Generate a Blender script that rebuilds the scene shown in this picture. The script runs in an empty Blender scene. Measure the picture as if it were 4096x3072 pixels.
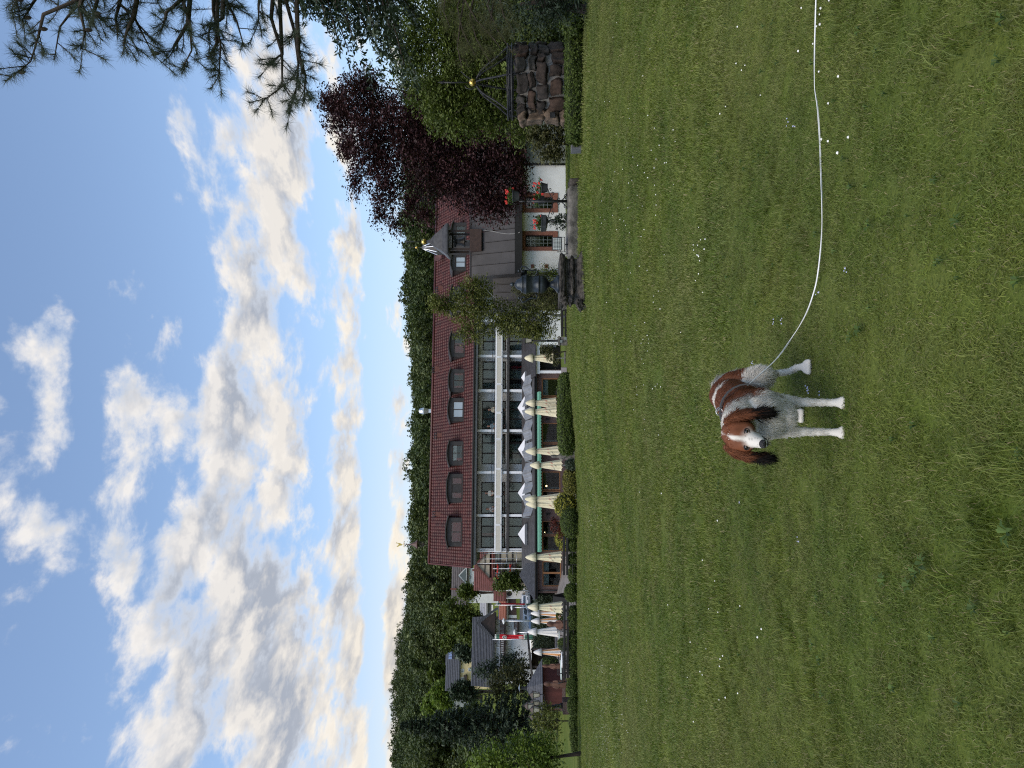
import bpy, bmesh, math, random
import numpy as np
from mathutils import Vector, Matrix
random.seed(7)
RNG = np.random.default_rng(11)
sc = bpy.context.scene
COL = sc.collection
R = math.radians
# ---------------------------------------------------------------- camera
# Pixel helpers: the photograph is a 4096x3072 frame turned on its side (sky on its left).
F, HZ, CAMH = 2960.0, 2105.0, 1.3
cam = bpy.data.cameras.new('camera'); co = bpy.data.objects.new('camera', cam); COL.objects.link(co)
co.matrix_world = Matrix(((0, 1, 0, 0), (0, 0, -1, 0), (-1, 0, 0, CAMH), (0, 0, 0, 1)))
cam.sensor_fit = 'HORIZONTAL'; cam.sensor_width = 36.0; cam.lens = 36.0 * F / 4096
cam.shift_x = -(HZ - 2048) / 4096
cam.clip_start = 0.05; cam.clip_end = 4000
sc.camera = co
sc.view_settings.view_transform = 'Standard'; sc.view_settings.look = 'None'
sc.view_settings.gamma = 1.0; sc.view_settings.exposure = 1.06
sc.cycles.max_bounces = 4; sc.cycles.transparent_max_bounces = 8
sc.cycles.diffuse_bounces = 2; sc.cycles.glossy_bounces = 2; sc.cycles.transmission_bounces = 2
sc.cycles.caustics_reflective = False; sc.cycles.caustics_refractive = False
sc.cycles.use_denoising = False; sc.cycles.filter_width = 1.15

# ---------------------------------------------------------------- node helper
class NT:
    def __init__(s, tree): s.t = tree; s.n = tree.nodes; s.l = tree.links
    def add(s, typ, **kw):
        nd = s.n.new(typ)
        for k, v in kw.items(): setattr(nd, k, v)
        return nd
    def put(s, sock, v):
        if v is None: return
        if isinstance(v, bpy.types.NodeSocket): s.l.new(v, sock)
        else: sock.default_value = v
    def m(s, op, a, b=None, c=None, clamp=False):
        nd = s.add('ShaderNodeMath', operation=op, use_clamp=clamp)
        s.put(nd.inputs[0], a); s.put(nd.inputs[1], b); s.put(nd.inputs[2], c)
        return nd.outputs[0]
    def ss(s, v, a, b, lo=0.0, hi=1.0):
        nd = s.add('ShaderNodeMapRange', interpolation_type='SMOOTHSTEP')
        s.put(nd.inputs[0], v)
        for i, q in enumerate((a, b, lo, hi)): s.put(nd.inputs[i + 1], q)
        return nd.outputs[0]
    def mix(s, f, a, b, mode='MIX'):
        nd = s.add('ShaderNodeMix', data_type='RGBA', blend_type=mode)
        s.put(nd.inputs[0], f)
        for i, q in ((6, a), (7, b)):
            s.put(nd.inputs[i], q if isinstance(q, bpy.types.NodeSocket) else (*q[:3], 1.0))
        return nd.outputs[2]
    def xyz(s, a, b, c):
        nd = s.add('ShaderNodeCombineXYZ')
        for i, q in enumerate((a, b, c)): s.put(nd.inputs[i], q)
        return nd.outputs[0]
    def noise(s, vec, scale, detail=4, rough=0.55, dist=0.0, out=0):
        nd = s.add('ShaderNodeTexNoise')
        if vec is not None: s.put(nd.inputs['Vector'], vec)
        nd.inputs['Scale'].default_value = scale; nd.inputs['Detail'].default_value = detail
        nd.inputs['Roughness'].default_value = rough; nd.inputs['Distortion'].default_value = dist
        return nd.outputs[out]

# ---------------------------------------------------------------- sky, sun
SUN_AZ, SUN_EL = -148.0, 56.0           # degrees from +Y (view direction) to the right; elevation
w = bpy.data.worlds.new('World'); sc.world = w; w.use_nodes = True
t = NT(w.node_tree); t.n.clear()
sky = t.add('ShaderNodeTexSky', sky_type='NISHITA', sun_disc=False)
sky.sun_elevation = R(SUN_EL); sky.sun_rotation = R(SUN_AZ)
sky.altitude = 300; sky.air_density = 1.0; sky.dust_density = 0.6; sky.ozone_density = 1.6
tc = t.add('ShaderNodeTexCoord'); sep = t.add('ShaderNodeSeparateXYZ'); t.l.new(tc.outputs['Generated'], sep.inputs[0])
dx, dy, dz = sep.outputs
zz = t.m('ADD', t.m('MAXIMUM', dz, 0.0), 0.085)
px_, py_ = t.m('DIVIDE', dx, zz), t.m('DIVIDE', dy, zz)
az_ = t.m('ARCTAN2', dx, dy); dzc = t.m('MAXIMUM', dz, 0.0)
px_ = t.m('MULTIPLY', t.m('DIVIDE', az_, t.m('ADD', dzc, 0.35)), 1.25); py_ = t.m('MULTIPLY', t.m('LOGARITHM', t.m('ADD', dzc, 0.10), 2.71828), 1.5)
P0 = t.xyz(px_, py_, 0.0)
P1 = t.xyz(t.m('ADD', px_, -0.035), t.m('ADD', py_, 0.05), 0.02)
yy = t.m('MAXIMUM', dy, 0.05)
ta, te = t.m('DIVIDE', dx, yy), t.m('DIVIDE', dz, yy)
cover = 0.0
BLOBS = [(1040, 790, 170, 520, .26), (980, 1650, 210, 360, .20), (1020, 2650, 290, 520, .29), (480, 2230, 90, 180, .14), (150, 2080, 140, 150, .17),
         (210, 1500, 90, 290, .16), (500, 1530, 100, 310, .17), (500, 2980, 230, 170, .17), (1400, 1250, 100, 440, .15), (1370, 2150, 60, 460, .19), (1430, 2700, 50, 400, .14),
         (1230, 420, 130, 200, .12), (720, 400, 60, 170, .15), (1565, 2650, 36, 560, .26), (1610, 1750, 32, 280, .18), (1180, 2900, 120, 300, .16), (700, 2300, 90, 200, .14),
         (330, 520, 330, 520, -.34), (1285, 1850, 42, 380, -.17), (1500, 1500, 42, 1700, -.24), (350, 1700, 45, 450, -.12), (250, 2620, 130, 230, -.22), (770, 1250, 60, 300, -.14), (1290, 900, 40, 350, -.10)]
for (bx, by, rx, ry, wt) in BLOBS:
    u = t.m('DIVIDE', t.m('SUBTRACT', te, (HZ - bx) / F), rx / F)
    v = t.m('DIVIDE', t.m('SUBTRACT', ta, (1536 - by) / F), ry / F)
    q = t.m('ADD', t.m('MULTIPLY', u, u), t.m('MULTIPLY', v, v))
    g = t.m('MULTIPLY', t.m('EXPONENT', t.m('MULTIPLY', q, -0.8)), wt)
    cover = t.m('ADD', g, cover)
n0 = t.noise(P0, 6.2, 9, 0.60, 0.15); n1 = t.noise(P1, 6.2, 5, 0.57, 0.15)
big = t.noise(t.xyz(px_, py_, 3.7), 1.6, 3, 0.5)
d0 = t.m('ADD', t.m('ADD', n0, t.m('SUBTRACT', cover, 0.022)), t.m('MULTIPLY', t.m('SUBTRACT', big, 0.5), 0.34))
alpha = t.ss(d0, 0.49, 0.69)
alpha = t.m('MULTIPLY', alpha, t.ss(dz, -0.01, 0.03))
lit = t.m('ADD', t.m('MULTIPLY', t.m('SUBTRACT', n0, n1), 5.2), 0.34, clamp=True)
thick = t.ss(d0, 0.57, 0.76)
glow = t.m('MULTIPLY', t.ss(ta, 0.30, -0.50), t.ss(te, 0.34, 0.10))
shade = t.mix(thick, (0.36, 0.38, 0.415), (0.20, 0.22, 0.26))
warm = t.mix(t.ss(dz, 0.06, 0.5), (0.51, 0.46, 0.38), (0.47, 0.45, 0.43))
shade = t.mix(t.m('MULTIPLY', glow, 0.6), shade, (0.42, 0.37, 0.295))
cloud = t.mix(t.m('MULTIPLY', lit, t.m('SUBTRACT', 1.0, t.m('MULTIPLY', thick, 0.25))), shade, warm)
hazec = t.mix(t.ss(dz, 0.0, 0.28), (0.345, 0.375, 0.375), (0.185, 0.265, 0.385))
hazec = t.mix(t.m('MULTIPLY', glow, 0.9), hazec, (0.47, 0.42, 0.33))
skyc = t.mix(1.0, sky.outputs[0], (0.118, 0.113, 0.107), 'MULTIPLY')
skyc = t.mix(t.ss(dz, 0.36, 0.0, 0.0, 0.92), skyc, hazec)
full = t.mix(alpha, skyc, cloud)
full = t.mix(t.ss(dz, -0.02, 0.0), (0.10, 0.12, 0.06), full)
full = t.mix(1.0, full, (9.0, 9.0, 9.0), 'MULTIPLY')
bg = t.add('ShaderNodeBackground'); bg.inputs['Strength'].default_value = 0.11
t.l.new(full, bg.inputs[0])
wo = t.add('ShaderNodeOutputWorld'); t.l.new(bg.outputs[0], wo.inputs[0])

w.cycles.sampling_method = 'MANUAL'; w.cycles.sample_map_resolution = 256
sl = bpy.data.lights.new('sun', 'SUN'); sl.energy = 1.5; sl.angle = R(50); sl.color = (1.0, 0.90, 0.76)
so = bpy.data.objects.new('sun', sl); COL.objects.link(so)
sd = Vector((math.sin(R(SUN_AZ)) * math.cos(R(SUN_EL)), math.cos(R(SUN_AZ)) * math.cos(R(SUN_EL)), math.sin(R(SUN_EL))))
so.rotation_euler = sd.to_track_quat('Z', 'Y').to_euler(); so.location = sd * 60

# ---------------------------------------------------------------- materials
MATS = {}
def mat(name, col, col2=None, rough=0.75, scale=6.0, bump=0.0, bscale=40.0, metal=0.0, var=0.18, vec='Object', detail=5, spec=0.4, stretch=None, rnd=0.0):
    if name in MATS: return MATS[name]
    m = bpy.data.materials.new(name); m.use_nodes = True; MATS[name] = m
    t = NT(m.node_tree); b = t.n['Principled BSDF']
    tc = t.add('ShaderNodeTexCoord'); v = tc.outputs[vec]
    if stretch:
        mp = t.add('ShaderNodeMapping'); mp.inputs['Scale'].default_value = stretch; t.l.new(v, mp.inputs[0]); v = mp.outputs[0]
    c2 = col2 or tuple(min(1, c * (1 + var)) for c in col)
    c1 = col if col2 else tuple(c * (1 - var) for c in col)
    n = t.ss(t.noise(v, scale, detail, 0.6), 0.3, 0.7)
    c = t.mix(n, c1, c2)
    if rnd:
        oi = t.add('ShaderNodeObjectInfo')
        f = t.m('ADD', t.m('MULTIPLY', oi.outputs['Random'], 2 * rnd), 1 - rnd)
        c = t.mix(1.0, c, t.xyz(f, f, f), 'MULTIPLY')
    t.l.new(c, b.inputs['Base Color'])
    b.inputs['Roughness'].default_value = rough; b.inputs['Metallic'].default_value = metal
    b.inputs['Specular IOR Level'].default_value = spec
    if bump:
        bn = t.add('ShaderNodeBump'); bn.inputs['Strength'].default_value = bump; bn.inputs['Distance'].default_value = 0.02
        t.l.new(t.noise(v, bscale, 4), bn.inputs['Height']); t.l.new(bn.outputs[0], b.inputs['Normal'])
    return m
def leafmat(name, dark, light, trans=0.25, rough=0.6, patch=0.0):
    m = bpy.data.materials.new(name); m.use_nodes = True; MATS[name] = m
    t = NT(m.node_tree); b = t.n['Principled BSDF']
    at = t.add('ShaderNodeAttribute'); at.attribute_name = 'v'
    c = t.mix(at.outputs['Fac'], dark, light)
    t.l.new(c, b.inputs['Base Color']); b.inputs['Roughness'].default_value = rough; b.inputs['Specular IOR Level'].default_value = 0.3
    tr = t.add('ShaderNodeBsdfTranslucent'); t.l.new(t.mix(1.0, c, (1.3, 1.35, 0.8), 'MULTIPLY'), tr.inputs[0])
    mx = t.add('ShaderNodeMixShader'); mx.inputs[0].default_value = trans
    t.l.new(b.outputs[0], mx.inputs[1]); t.l.new(tr.outputs[0], mx.inputs[2])
    t.l.new(mx.outputs[0], t.n['Material Output'].inputs[0])
    return m
def glassmat(name, tint=(0.95, 0.98, 0.98), gloss=0.16, see=0.75):
    m = bpy.data.materials.new(name); m.use_nodes = True; MATS[name] = m
    t = NT(m.node_tree); t.n.remove(t.n['Principled BSDF'])
    tr = t.add('ShaderNodeBsdfTransparent'); tr.inputs[0].default_value = (*[c * see for c in tint], 1)
    gl = t.add('ShaderNodeBsdfGlossy'); gl.inputs['Roughness'].default_value = 0.03; gl.inputs[0].default_value = (0.9, 0.95, 0.95, 1)
    lw = t.add('ShaderNodeFresnel'); lw.inputs[0].default_value = 1.5
    f = t.m('ADD', t.m('MULTIPLY', lw.outputs[0], 0.8), gloss - 0.04, clamp=True)
    mx = t.add('ShaderNodeMixShader'); t.l.new(f, mx.inputs[0]); t.l.new(tr.outputs[0], mx.inputs[1]); t.l.new(gl.outputs[0], mx.inputs[2])
    t.l.new(mx.outputs[0], t.n['Material Output'].inputs[0])
    return m
def emitmat(name, col, s):
    m = bpy.data.materials.new(name); m.use_nodes = True; MATS[name] = m
    b = m.node_tree.nodes['Principled BSDF']; b.inputs['Base Color'].default_value = (*col, 1)
    b.inputs['Emission Color'].default_value = (*col, 1); b.inputs['Emission Strength'].default_value = s
    return m
white = mat('white_render', (.60, .60, .59), (.70, .70, .69), rough=.85, scale=1.2, bump=.15, bscale=60)
whitep = mat('white_paint', (.70, .71, .72), (.80, .80, .80), rough=.5, scale=3)
cream_panel = mat('cream_panel', (.50, .47, .40), (.58, .55, .47), rough=.8, scale=8)
darkbrown = mat('dark_brown_wood', (.022, .014, .011), (.045, .028, .022), rough=.55, scale=4)
darkgrey = mat('dark_grey_cladding', (.025, .022, .021), (.045, .040, .038), rough=.55, scale=3)
black = mat('black_metal', (.005, .005, .005), (.012, .012, .012), rough=.7, scale=9)
iron = mat('wrought_iron', (.012, .013, .015), (.05, .05, .052), rough=.5, scale=14, metal=.5)
gold = mat('gold_leaf', (.55, .36, .08), (.75, .52, .16), rough=.28, scale=9, metal=1.0)
tile_red = mat('red_glazed_tile', (.050, .011, .010), (.095, .024, .020), rough=.45, scale=.9, var=.3, spec=.4)
metal_roof = mat('brown_metal_sheet', (.022, .021, .023), (.038, .036, .039), rough=.55, scale=1.4, rnd=.12)
slate = mat('slate', (.035, .037, .043), (.075, .078, .088), rough=.6, scale=5)
roof_black = mat('bitumen_roof', (.03, .029, .03), (.055, .053, .055), rough=.7, scale=1.5)
solar = mat('solar_glass', (.13, .135, .14), (.20, .205, .21), rough=.22, scale=2, spec=.8)
solar_blue = mat('blue_solar', (.05, .09, .20), (.08, .13, .26), rough=.2, scale=3, spec=.8)
wood_orange = mat('orange_wood', (.20, .085, .03), (.30, .14, .055), rough=.55, scale=7)
sandstone = mat('red_sandstone', (.16, .062, .042), (.24, .10, .07), rough=.85, scale=9, bump=.3)
stone_dark = mat('weathered_stone', (.010, .009, .008), (.085, .075, .065), rough=.9, scale=9, bump=.8, bscale=24, detail=9)
stone_grey = mat('grey_stone', (.05, .048, .043), (.17, .16, .145), rough=.9, scale=6, bump=.6, bscale=25, detail=8)
mortar = mat('mortar', (.13, .125, .115), (.22, .21, .20), rough=.95, scale=12, bump=.5)
urn_metal = mat('blackened_bronze', (.014, .017, .020), (.045, .055, .065), rough=.38, scale=6, metal=.6)
curtain_m = mat('net_curtain', (.17, .215, .205), (.27, .33, .315), rough=.9, scale=3, stretch=(14, 14, .4))
curtain_r = mat('red_curtain', (.30, .008, .014), (.42, .014, .024), rough=.9, scale=3, stretch=(14, 14, .4))
curtain_w = mat('white_blind', (.62, .60, .56), rough=.9)
room_shade = mat('painted_room_shade', (.010, .009, .009), (.022, .018, .016), rough=.9, scale=2)  # shade of unlit rooms and openings put into a near-black colour
awning_g = mat('green_awning', (.09, .24, .17), (.12, .30, .215), rough=.85, scale=5)
cloth_cream = mat('cream_canvas', (.60, .55, .38), (.68, .63, .46), rough=.9, scale=5, bump=.15, bscale=15)
cloth_white = mat('white_canvas', (.62, .60, .57), (.72, .70, .67), rough=.9, scale=5)
cloth_orange = mat('orange_canvas', (.55, .26, .10), (.62, .33, .15), rough=.9, scale=5)
red_ink = mat('red_print', (.45, .015, .02), rough=.8); black_ink = mat('black_print', (.02, .02, .025), rough=.8)
paving = mat('grey_paving', (.13, .115, .105), (.20, .18, .165), rough=.9, scale=1.6, bump=.2)
asphalt = mat('asphalt', (.05, .05, .052), (.075, .075, .078), rough=.9, scale=1.2)
soil = mat('soil', (.03, .022, .015), (.06, .045, .03), rough=1, scale=12, bump=.6)
bark = mat('bark', (.025, .018, .013), (.06, .045, .034), rough=.95, scale=8, bump=.7, stretch=(3, 3, .6))
bark_birch = mat('birch_bark', (.35, .33, .30), (.55, .53, .50), rough=.9, scale=9, stretch=(1, 1, 4))
wood_carved = mat('carved_wood', (.075, .034, .022), (.15, .075, .05), rough=.7, scale=6, stretch=(5, 5, 1))
wood_dark_red = mat('dark_red_boards', (.055, .012, .010), (.09, .022, .018), rough=.75, scale=3, stretch=(1, 1, .1))
terracotta = mat('red_flower', (.62, .03, .03), (.75, .09, .07), rough=.7, scale=20)
glass = glassmat('window_glass', gloss=.055, see=.88)
glass_dark = glassmat('restaurant_glass', gloss=.055, see=.88)
silver = mat('galvanised_steel', (.42, .44, .46), (.58, .60, .62), rough=.3, metal=.9, scale=3)
greymetal = mat('grey_planter', (.10, .105, .115), (.15, .155, .165), rough=.6, scale=4)
yellow_wall = mat('yellow_render', (.58, .46, .24), (.66, .54, .30), rough=.9, scale=2)
garage_door = mat('brown_garage_door', (.045, .025, .02), (.07, .04, .032), rough=.6, scale=2)
car_paint = mat('white_car_paint', (.66, .67, .68), rough=.25, var=.04, spec=.7)
car_blue = mat('blue_car_paint', (.05, .09, .16), rough=.25, var=.1, spec=.7)
car_glass = mat('car_glass', (.02, .035, .04), (.04, .06, .065), rough=.06, scale=1, spec=1.0)
rubber = mat('rubber', (.012, .012, .012), rough=.85)
skin_m = mat('skin', (.42, .22, .15), rough=.6, var=.08)

# ---------------------------------------------------------------- mesh helpers
def link(o, parent=None):
    COL.objects.link(o)
    if parent is not None: o.parent = parent
    return o
def tag(o, label=None, cat=None, group=None, kind=None):
    if label: o['label'] = label
    if cat: o['category'] = cat
    if group: o['group'] = group
    if kind: o['kind'] = kind
    return o
def thing(name, label, cat, loc=(0, 0, 0), rz=0.0, group=None):
    o = bpy.data.objects.new(name, None); o.empty_display_size = .2
    o.location = loc; o.rotation_euler = (0, 0, rz); COL.objects.link(o)
    return tag(o, label, cat, group)
def copy_tree(o, parent=None):
    c = o.copy(); COL.objects.link(c); c.parent = parent
    for ch in o.children: copy_tree(ch, c)
    return c
class MB:
    """collects shapes; build() links them as one mesh object"""
    def __init__(s): s.v = []; s.f = []; s.mi = []
    def raw(s, vs, fs, mi=0):
        k = len(s.v); s.v += [tuple(v) for v in vs]
        for f in fs: s.f.append(tuple(i + k for i in f)); s.mi.append(mi)
        return s
    def box(s, x0, x1, y0, y1, z0, z1, mi=0):
        vs = [(x, y, z) for x in (x0, x1) for y in (y0, y1) for z in (z0, z1)]
        return s.raw(vs, [(0, 1, 3, 2), (4, 6, 7, 5), (0, 4, 5, 1), (2, 3, 7, 6), (0, 2, 6, 4), (1, 5, 7, 3)], mi)
    def bar(s, p, q, a, b=None, up=(0, 0, 1), mi=0):
        p, q = Vector(p), Vector(q); d = (q - p).normalized(); b = b or a
        u = Vector(up)
        if abs(d.dot(u)) > .99: u = Vector((1, 0, 0))
        x = d.cross(u).normalized() * a / 2; y = x.cross(d).normalized() * b / 2
        vs = [e + i * x + j * y for e in (p, q) for i, j in ((-1, -1), (1, -1), (1, 1), (-1, 1))]
        return s.raw(vs, [(3, 2, 1, 0), (4, 5, 6, 7), (0, 1, 5, 4), (1, 2, 6, 5), (2, 3, 7, 6), (3, 0, 4, 7)], mi)
    def tube(s, path, rad, n=8, cap=True, mi=0):
        path = [Vector(p) for p in path]; N = len(path)
        rad = rad if hasattr(rad, '__len__') else [rad] * N
        vs = []; prev = None
        for i, p in enumerate(path):
            d = (path[min(i + 1, N - 1)] - path[max(i - 1, 0)]).normalized()
            u = Vector((0, 0, 1)) if abs(d.z) < .9 else Vector((1, 0, 0))
            x = d.cross(u).normalized() if prev is None else (prev - d * prev.dot(d)).normalized()
            prev = x; y = d.cross(x)
            vs += [p + (x * math.cos(6.2832 * k / n) + y * math.sin(6.2832 * k / n)) * rad[i] for k in range(n)]
        fs = [(i * n + k, i * n + (k + 1) % n, (i + 1) * n + (k + 1) % n, (i + 1) * n + k) for i in range(N - 1) for k in range(n)]
        if cap: fs += [tuple(range(n - 1, -1, -1)), tuple(range((N - 1) * n, N * n))]
        return s.raw(vs, fs, mi)
    def lathe(s, prof, c=(0, 0, 0), n=24, mi=0, fn=None):
        """prof: (radius, z) from bottom to top"""
        vs = []
        for r, z in prof:
            for k in range(n):
                a = 6.28318 * k / n; rr = r * (fn(a, z) if fn else 1)
                vs.append((c[0] + rr * math.cos(a), c[1] + rr * math.sin(a), c[2] + z))
        N = len(prof)
        fs = [(i * n + k, i * n + (k + 1) % n, (i + 1) * n + (k + 1) % n, (i + 1) * n + k) for i in range(N - 1) for k in range(n)]
        fs += [tuple(range(n - 1, -1, -1)), tuple(range((N - 1) * n, N * n))]
        return s.raw(vs, fs, mi)
    def sqlathe(s, prof, c=(0, 0, 0), rz=0.0, mi=0):
        """square-section moulding: (half width, z)"""
        vs = []
        for r, z in prof:
            for k in range(4):
                a = rz + math.pi / 4 + k * math.pi / 2
                vs.append((c[0] + r * 1.41421 * math.cos(a), c[1] + r * 1.41421 * math.sin(a), c[2] + z))
        N = len(prof)
        fs = [(i * 4 + k, i * 4 + (k + 1) % 4, (i + 1) * 4 + (k + 1) % 4, (i + 1) * 4 + k) for i in range(N - 1) for k in range(4)]
        fs += [(3, 2, 1, 0), tuple(range((N - 1) * 4, N * 4))]
        return s.raw(vs, fs, mi)
    def ball(s, c, r, n=12, mi=0, sq=(1, 1, 1)):
        m = max(4, n // 2)
        prof = [(r * math.sin(math.pi * i / m) + 1e-4, -r * math.cos(math.pi * i / m)) for i in range(m + 1)]
        k = len(s.v); s.lathe(prof, (0, 0, 0), n, mi)
        for i in range(k, len(s.v)):
            v = s.v[i]; s.v[i] = (c[0] + v[0] * sq[0], c[1] + v[1] * sq[1], c[2] + v[2] * sq[2])
        return s
    def prism(s, poly, y0, y1, axis='y', mi=0):
        """poly in (x, z) extruded along y (or (y, z) along x)"""
        n = len(poly)
        g = (lambda a, b, y: (a, y, b)) if axis == 'y' else (lambda a, b, y: (y, a, b))
        vs = [g(a, b, y0) for a, b in poly] + [g(a, b, y1) for a, b in poly]
        fs = [tuple(range(n)), tuple(range(2 * n - 1, n - 1, -1))] + [(k, n + k, n + (k + 1) % n, (k + 1) % n) for k in range(n)]
        return s.raw(vs, fs, mi)
    def mesh(s, name, mats, smooth=False):
        me = bpy.data.meshes.new(name); me.from_pydata(s.v, [], s.f)
        mats = mats if isinstance(mats, (list, tuple)) else [mats]
        for m in mats: me.materials.append(m)
        if len(mats) > 1: me.polygons.foreach_set('material_index', s.mi)
        bm = bmesh.new(); bm.from_mesh(me); bmesh.ops.recalc_face_normals(bm, faces=bm.faces); bm.to_mesh(me); bm.free()
        if smooth: me.shade_smooth()
        return me
    def build(s, name, mats, parent=None, smooth=False, bevel=0.0, loc=None, rz=None):
        o = bpy.data.objects.new(name, s.mesh(name, mats, smooth)); link(o, parent)
        if bevel:
            b = o.modifiers.new('bevel', 'BEVEL'); b.width = bevel; b.segments = 2; b.limit_method = 'ANGLE'
        if loc is not None: o.location = loc
        if rz is not None: o.rotation_euler[2] = rz
        return o
def nmesh(name, V, Q, m, parent=None, v=None, rgb=None, tri=False, smooth=False):
    """mesh from numpy: V (n,3), Q (m,4 or 3); v: per-vertex float stored as attribute 'v'"""
    me = bpy.data.meshes.new(name); k = Q.shape[1]
    me.vertices.add(len(V)); me.vertices.foreach_set('co', V.astype(np.float32).ravel())
    me.loops.add(Q.size); me.loops.foreach_set('vertex_index', Q.astype(np.int32).ravel())
    me.polygons.add(len(Q)); me.polygons.foreach_set('loop_start', np.arange(0, Q.size, k, dtype=np.int32))
    me.update(calc_edges=True)
    if v is not None:
        a = me.attributes.new('v', 'FLOAT', 'POINT'); a.data.foreach_set('value', v.astype(np.float32))
    if rgb is not None:
        a = me.color_attributes.new('col', 'FLOAT_COLOR', 'POINT')
        a.data.foreach_set('color', np.concatenate([rgb, np.ones((len(rgb), 1))], 1).astype(np.float32).ravel())
    if m: me.materials.append(m)
    if smooth: me.shade_smooth()
    if name is None: return me
    o = bpy.data.objects.new(name, me)
    if parent == 'none': return o
    return link(o, parent)
def sstep(a, b, x):
    q = np.clip((x - a) / (b - a), 0, 1); return q * q * (3 - 2 * q)
def px(sx, sy, D):
    return Vector(((1536 - sy) / F * D, D, CAMH - (sx - HZ) / F * D))

# ---------------------------------------------------------------- ground shape
def gnp(x, y):
    x = np.asarray(x, float); y = np.asarray(y, float)
    z = -0.037 * np.clip(y - 3, 0, 63)
    z = z + .55 * sstep(-6, 3, x) * sstep(4, 14, y)
    z = z + 1.05 * sstep(-13.5, -19, x + 0.0 * y) * sstep(38, 64, y)
    far = np.interp(y, [66, 80, 95, 120, 150, 200, 440, 470, 900], [0, .3, 1.3, 4, 9.5, 19, 55, 57, 57])
    far = far * np.where(y > 200, 1 + .18 * sstep(-30, -220, x) * sstep(200, 430, y) + .05 * np.sin(x * .025), 1)
    z = z + far
    z = z + .02 * np.sin(x * .9 + 1.3) * np.sin(y * .7) * sstep(4, 8, y)
    return z
def g(x, y): return float(gnp(x, y))
def at(sy, D):
    x = (1536 - sy) / F * D
    return Vector((x, D, g(x, D)))
class Fr:
    """a turned frame: origin, angle; pixel -> (along, z) on the plane `t` metres behind the front"""
    def __init__(s, ox, oy, th): s.o = (ox, oy); s.th = th; s.c = math.cos(th); s.s = math.sin(th)
    def px(s, sx, sy, t=0.0):
        a = (1536 - sy) / F
        D = (t - s.o[0] * s.s + s.o[1] * s.c) / (-a * s.s + s.c)
        return ((a * D - s.o[0]) * s.c + (D - s.o[1]) * s.s, CAMH - (sx - HZ) / F * D)
    def S(s, sy, t=0.0): return s.px(2000, sy, t)[0]
    def Z(s, sx, sy, t=0.0): return s.px(sx, sy, t)[1]
    def world(s, a, t, z=0): return Vector((s.o[0] + a * s.c - t * s.s, s.o[1] + a * s.s + t * s.c, z))
# ================================================================= GROUND
def lawn_material():
    m = bpy.data.materials.new('lawn'); m.use_nodes = True
    t = NT(m.node_tree); b = t.n['Principled BSDF']
    ge = t.add('ShaderNodeNewGeometry'); p = ge.outputs['Position']
    n1 = t.ss(t.noise(p, .55, 5, .6), .36, .64); n2 = t.ss(t.noise(p, 3.5, 5, .65), .35, .65); n3 = t.ss(t.noise(p, 60, 3, .7), .3, .7)
    c = t.mix(n1, (.072, .110, .016), (.120, .146, .027))
    c = t.mix(t.m('MULTIPLY', n2, .45), c, (.12, .135, .042))
    c = t.mix(t.m('MULTIPLY', n3, .5), c, (.030, .052, .010))
    t.l.new(c, b.inputs['Base Color']); b.inputs['Roughness'].default_value = .95; b.inputs['Specular IOR Level'].default_value = .1
    bn = t.add('ShaderNodeBump'); bn.inputs['Strength'].default_value = .6; bn.inputs['Distance'].default_value = .03
    t.l.new(t.noise(p, 35, 5, .7), bn.inputs['Height']); t.l.new(bn.outputs[0], b.inputs['Normal'])
    return m
lawn_m = lawn_material()
ys = np.concatenate([np.linspace(-8, 1, 10), np.geomspace(1.4, 70, 130), np.geomspace(73, 1500, 70)])
aa = np.linspace(-2.2, 2.2, 200)
X = aa[None, :] * (np.abs(ys)[:, None] + 8); Y = np.repeat(ys[:, None], len(aa), 1); Zg = gnp(X, Y)
nr, nc = X.shape
idx = np.arange(nr * nc).reshape(nr, nc)
Q = np.stack([idx[:-1, :-1], idx[:-1, 1:], idx[1:, 1:], idx[1:, :-1]], -1).reshape(-1, 4)
ground = nmesh('ground', np.stack([X, Y, Zg], -1).reshape(-1, 3), Q, lawn_m, smooth=True); tag(ground, 'mown green lawn sloping down to the terrace and hill', kind='structure')

def sheet(name, sy0, sy1, d0, d1, m, lift, n=24, k=24, label=None):
    D = np.linspace(d0, d1, k); S = np.linspace(sy0, sy1, n)
    DD, SS = np.meshgrid(D, S, indexing='ij'); XX = (1536 - SS) / F * DD
    ZZ = gnp(XX, DD) + lift
    i = np.arange(k * n).reshape(k, n)
    q = np.stack([i[:-1, :-1], i[:-1, 1:], i[1:, 1:], i[1:, :-1]], -1).reshape(-1, 4)
    o = nmesh(name, np.stack([XX, DD, ZZ], -1).reshape(-1, 3), q, m, smooth=True)
    return tag(o, label, kind='structure')
sheet('terrace_paving', 1470, 2712, 38.2, 66.5, paving, .03, 60, 40, 'grey paved terrace behind the hedges')
sheet('road', 2300, 2680, 71, 116, asphalt, .04, label='grey asphalt road and car park behind the terrace')
# narrow trodden edge line across the lawn
V, Qs = [], []
for i, sy in enumerate(np.linspace(640, 1800, 70)):
    D = 26.5 + 3.5 * (sy - 640) / 1160 + .08 * math.sin(sy * .05)
    for k, w2 in enumerate((0, .10 + .04 * math.sin(sy * .13))):
        x = (1536 - sy) / F * D; V.append((x, D + w2, g(x, D + w2) + .035))
    if i: Qs.append((2 * i - 2, 2 * i - 1, 2 * i + 1, 2 * i))
tag(nmesh('lawn_edge', np.array(V), np.array(Qs), soil), 'thin dark line of bare soil across the lawn', kind='structure')

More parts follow.
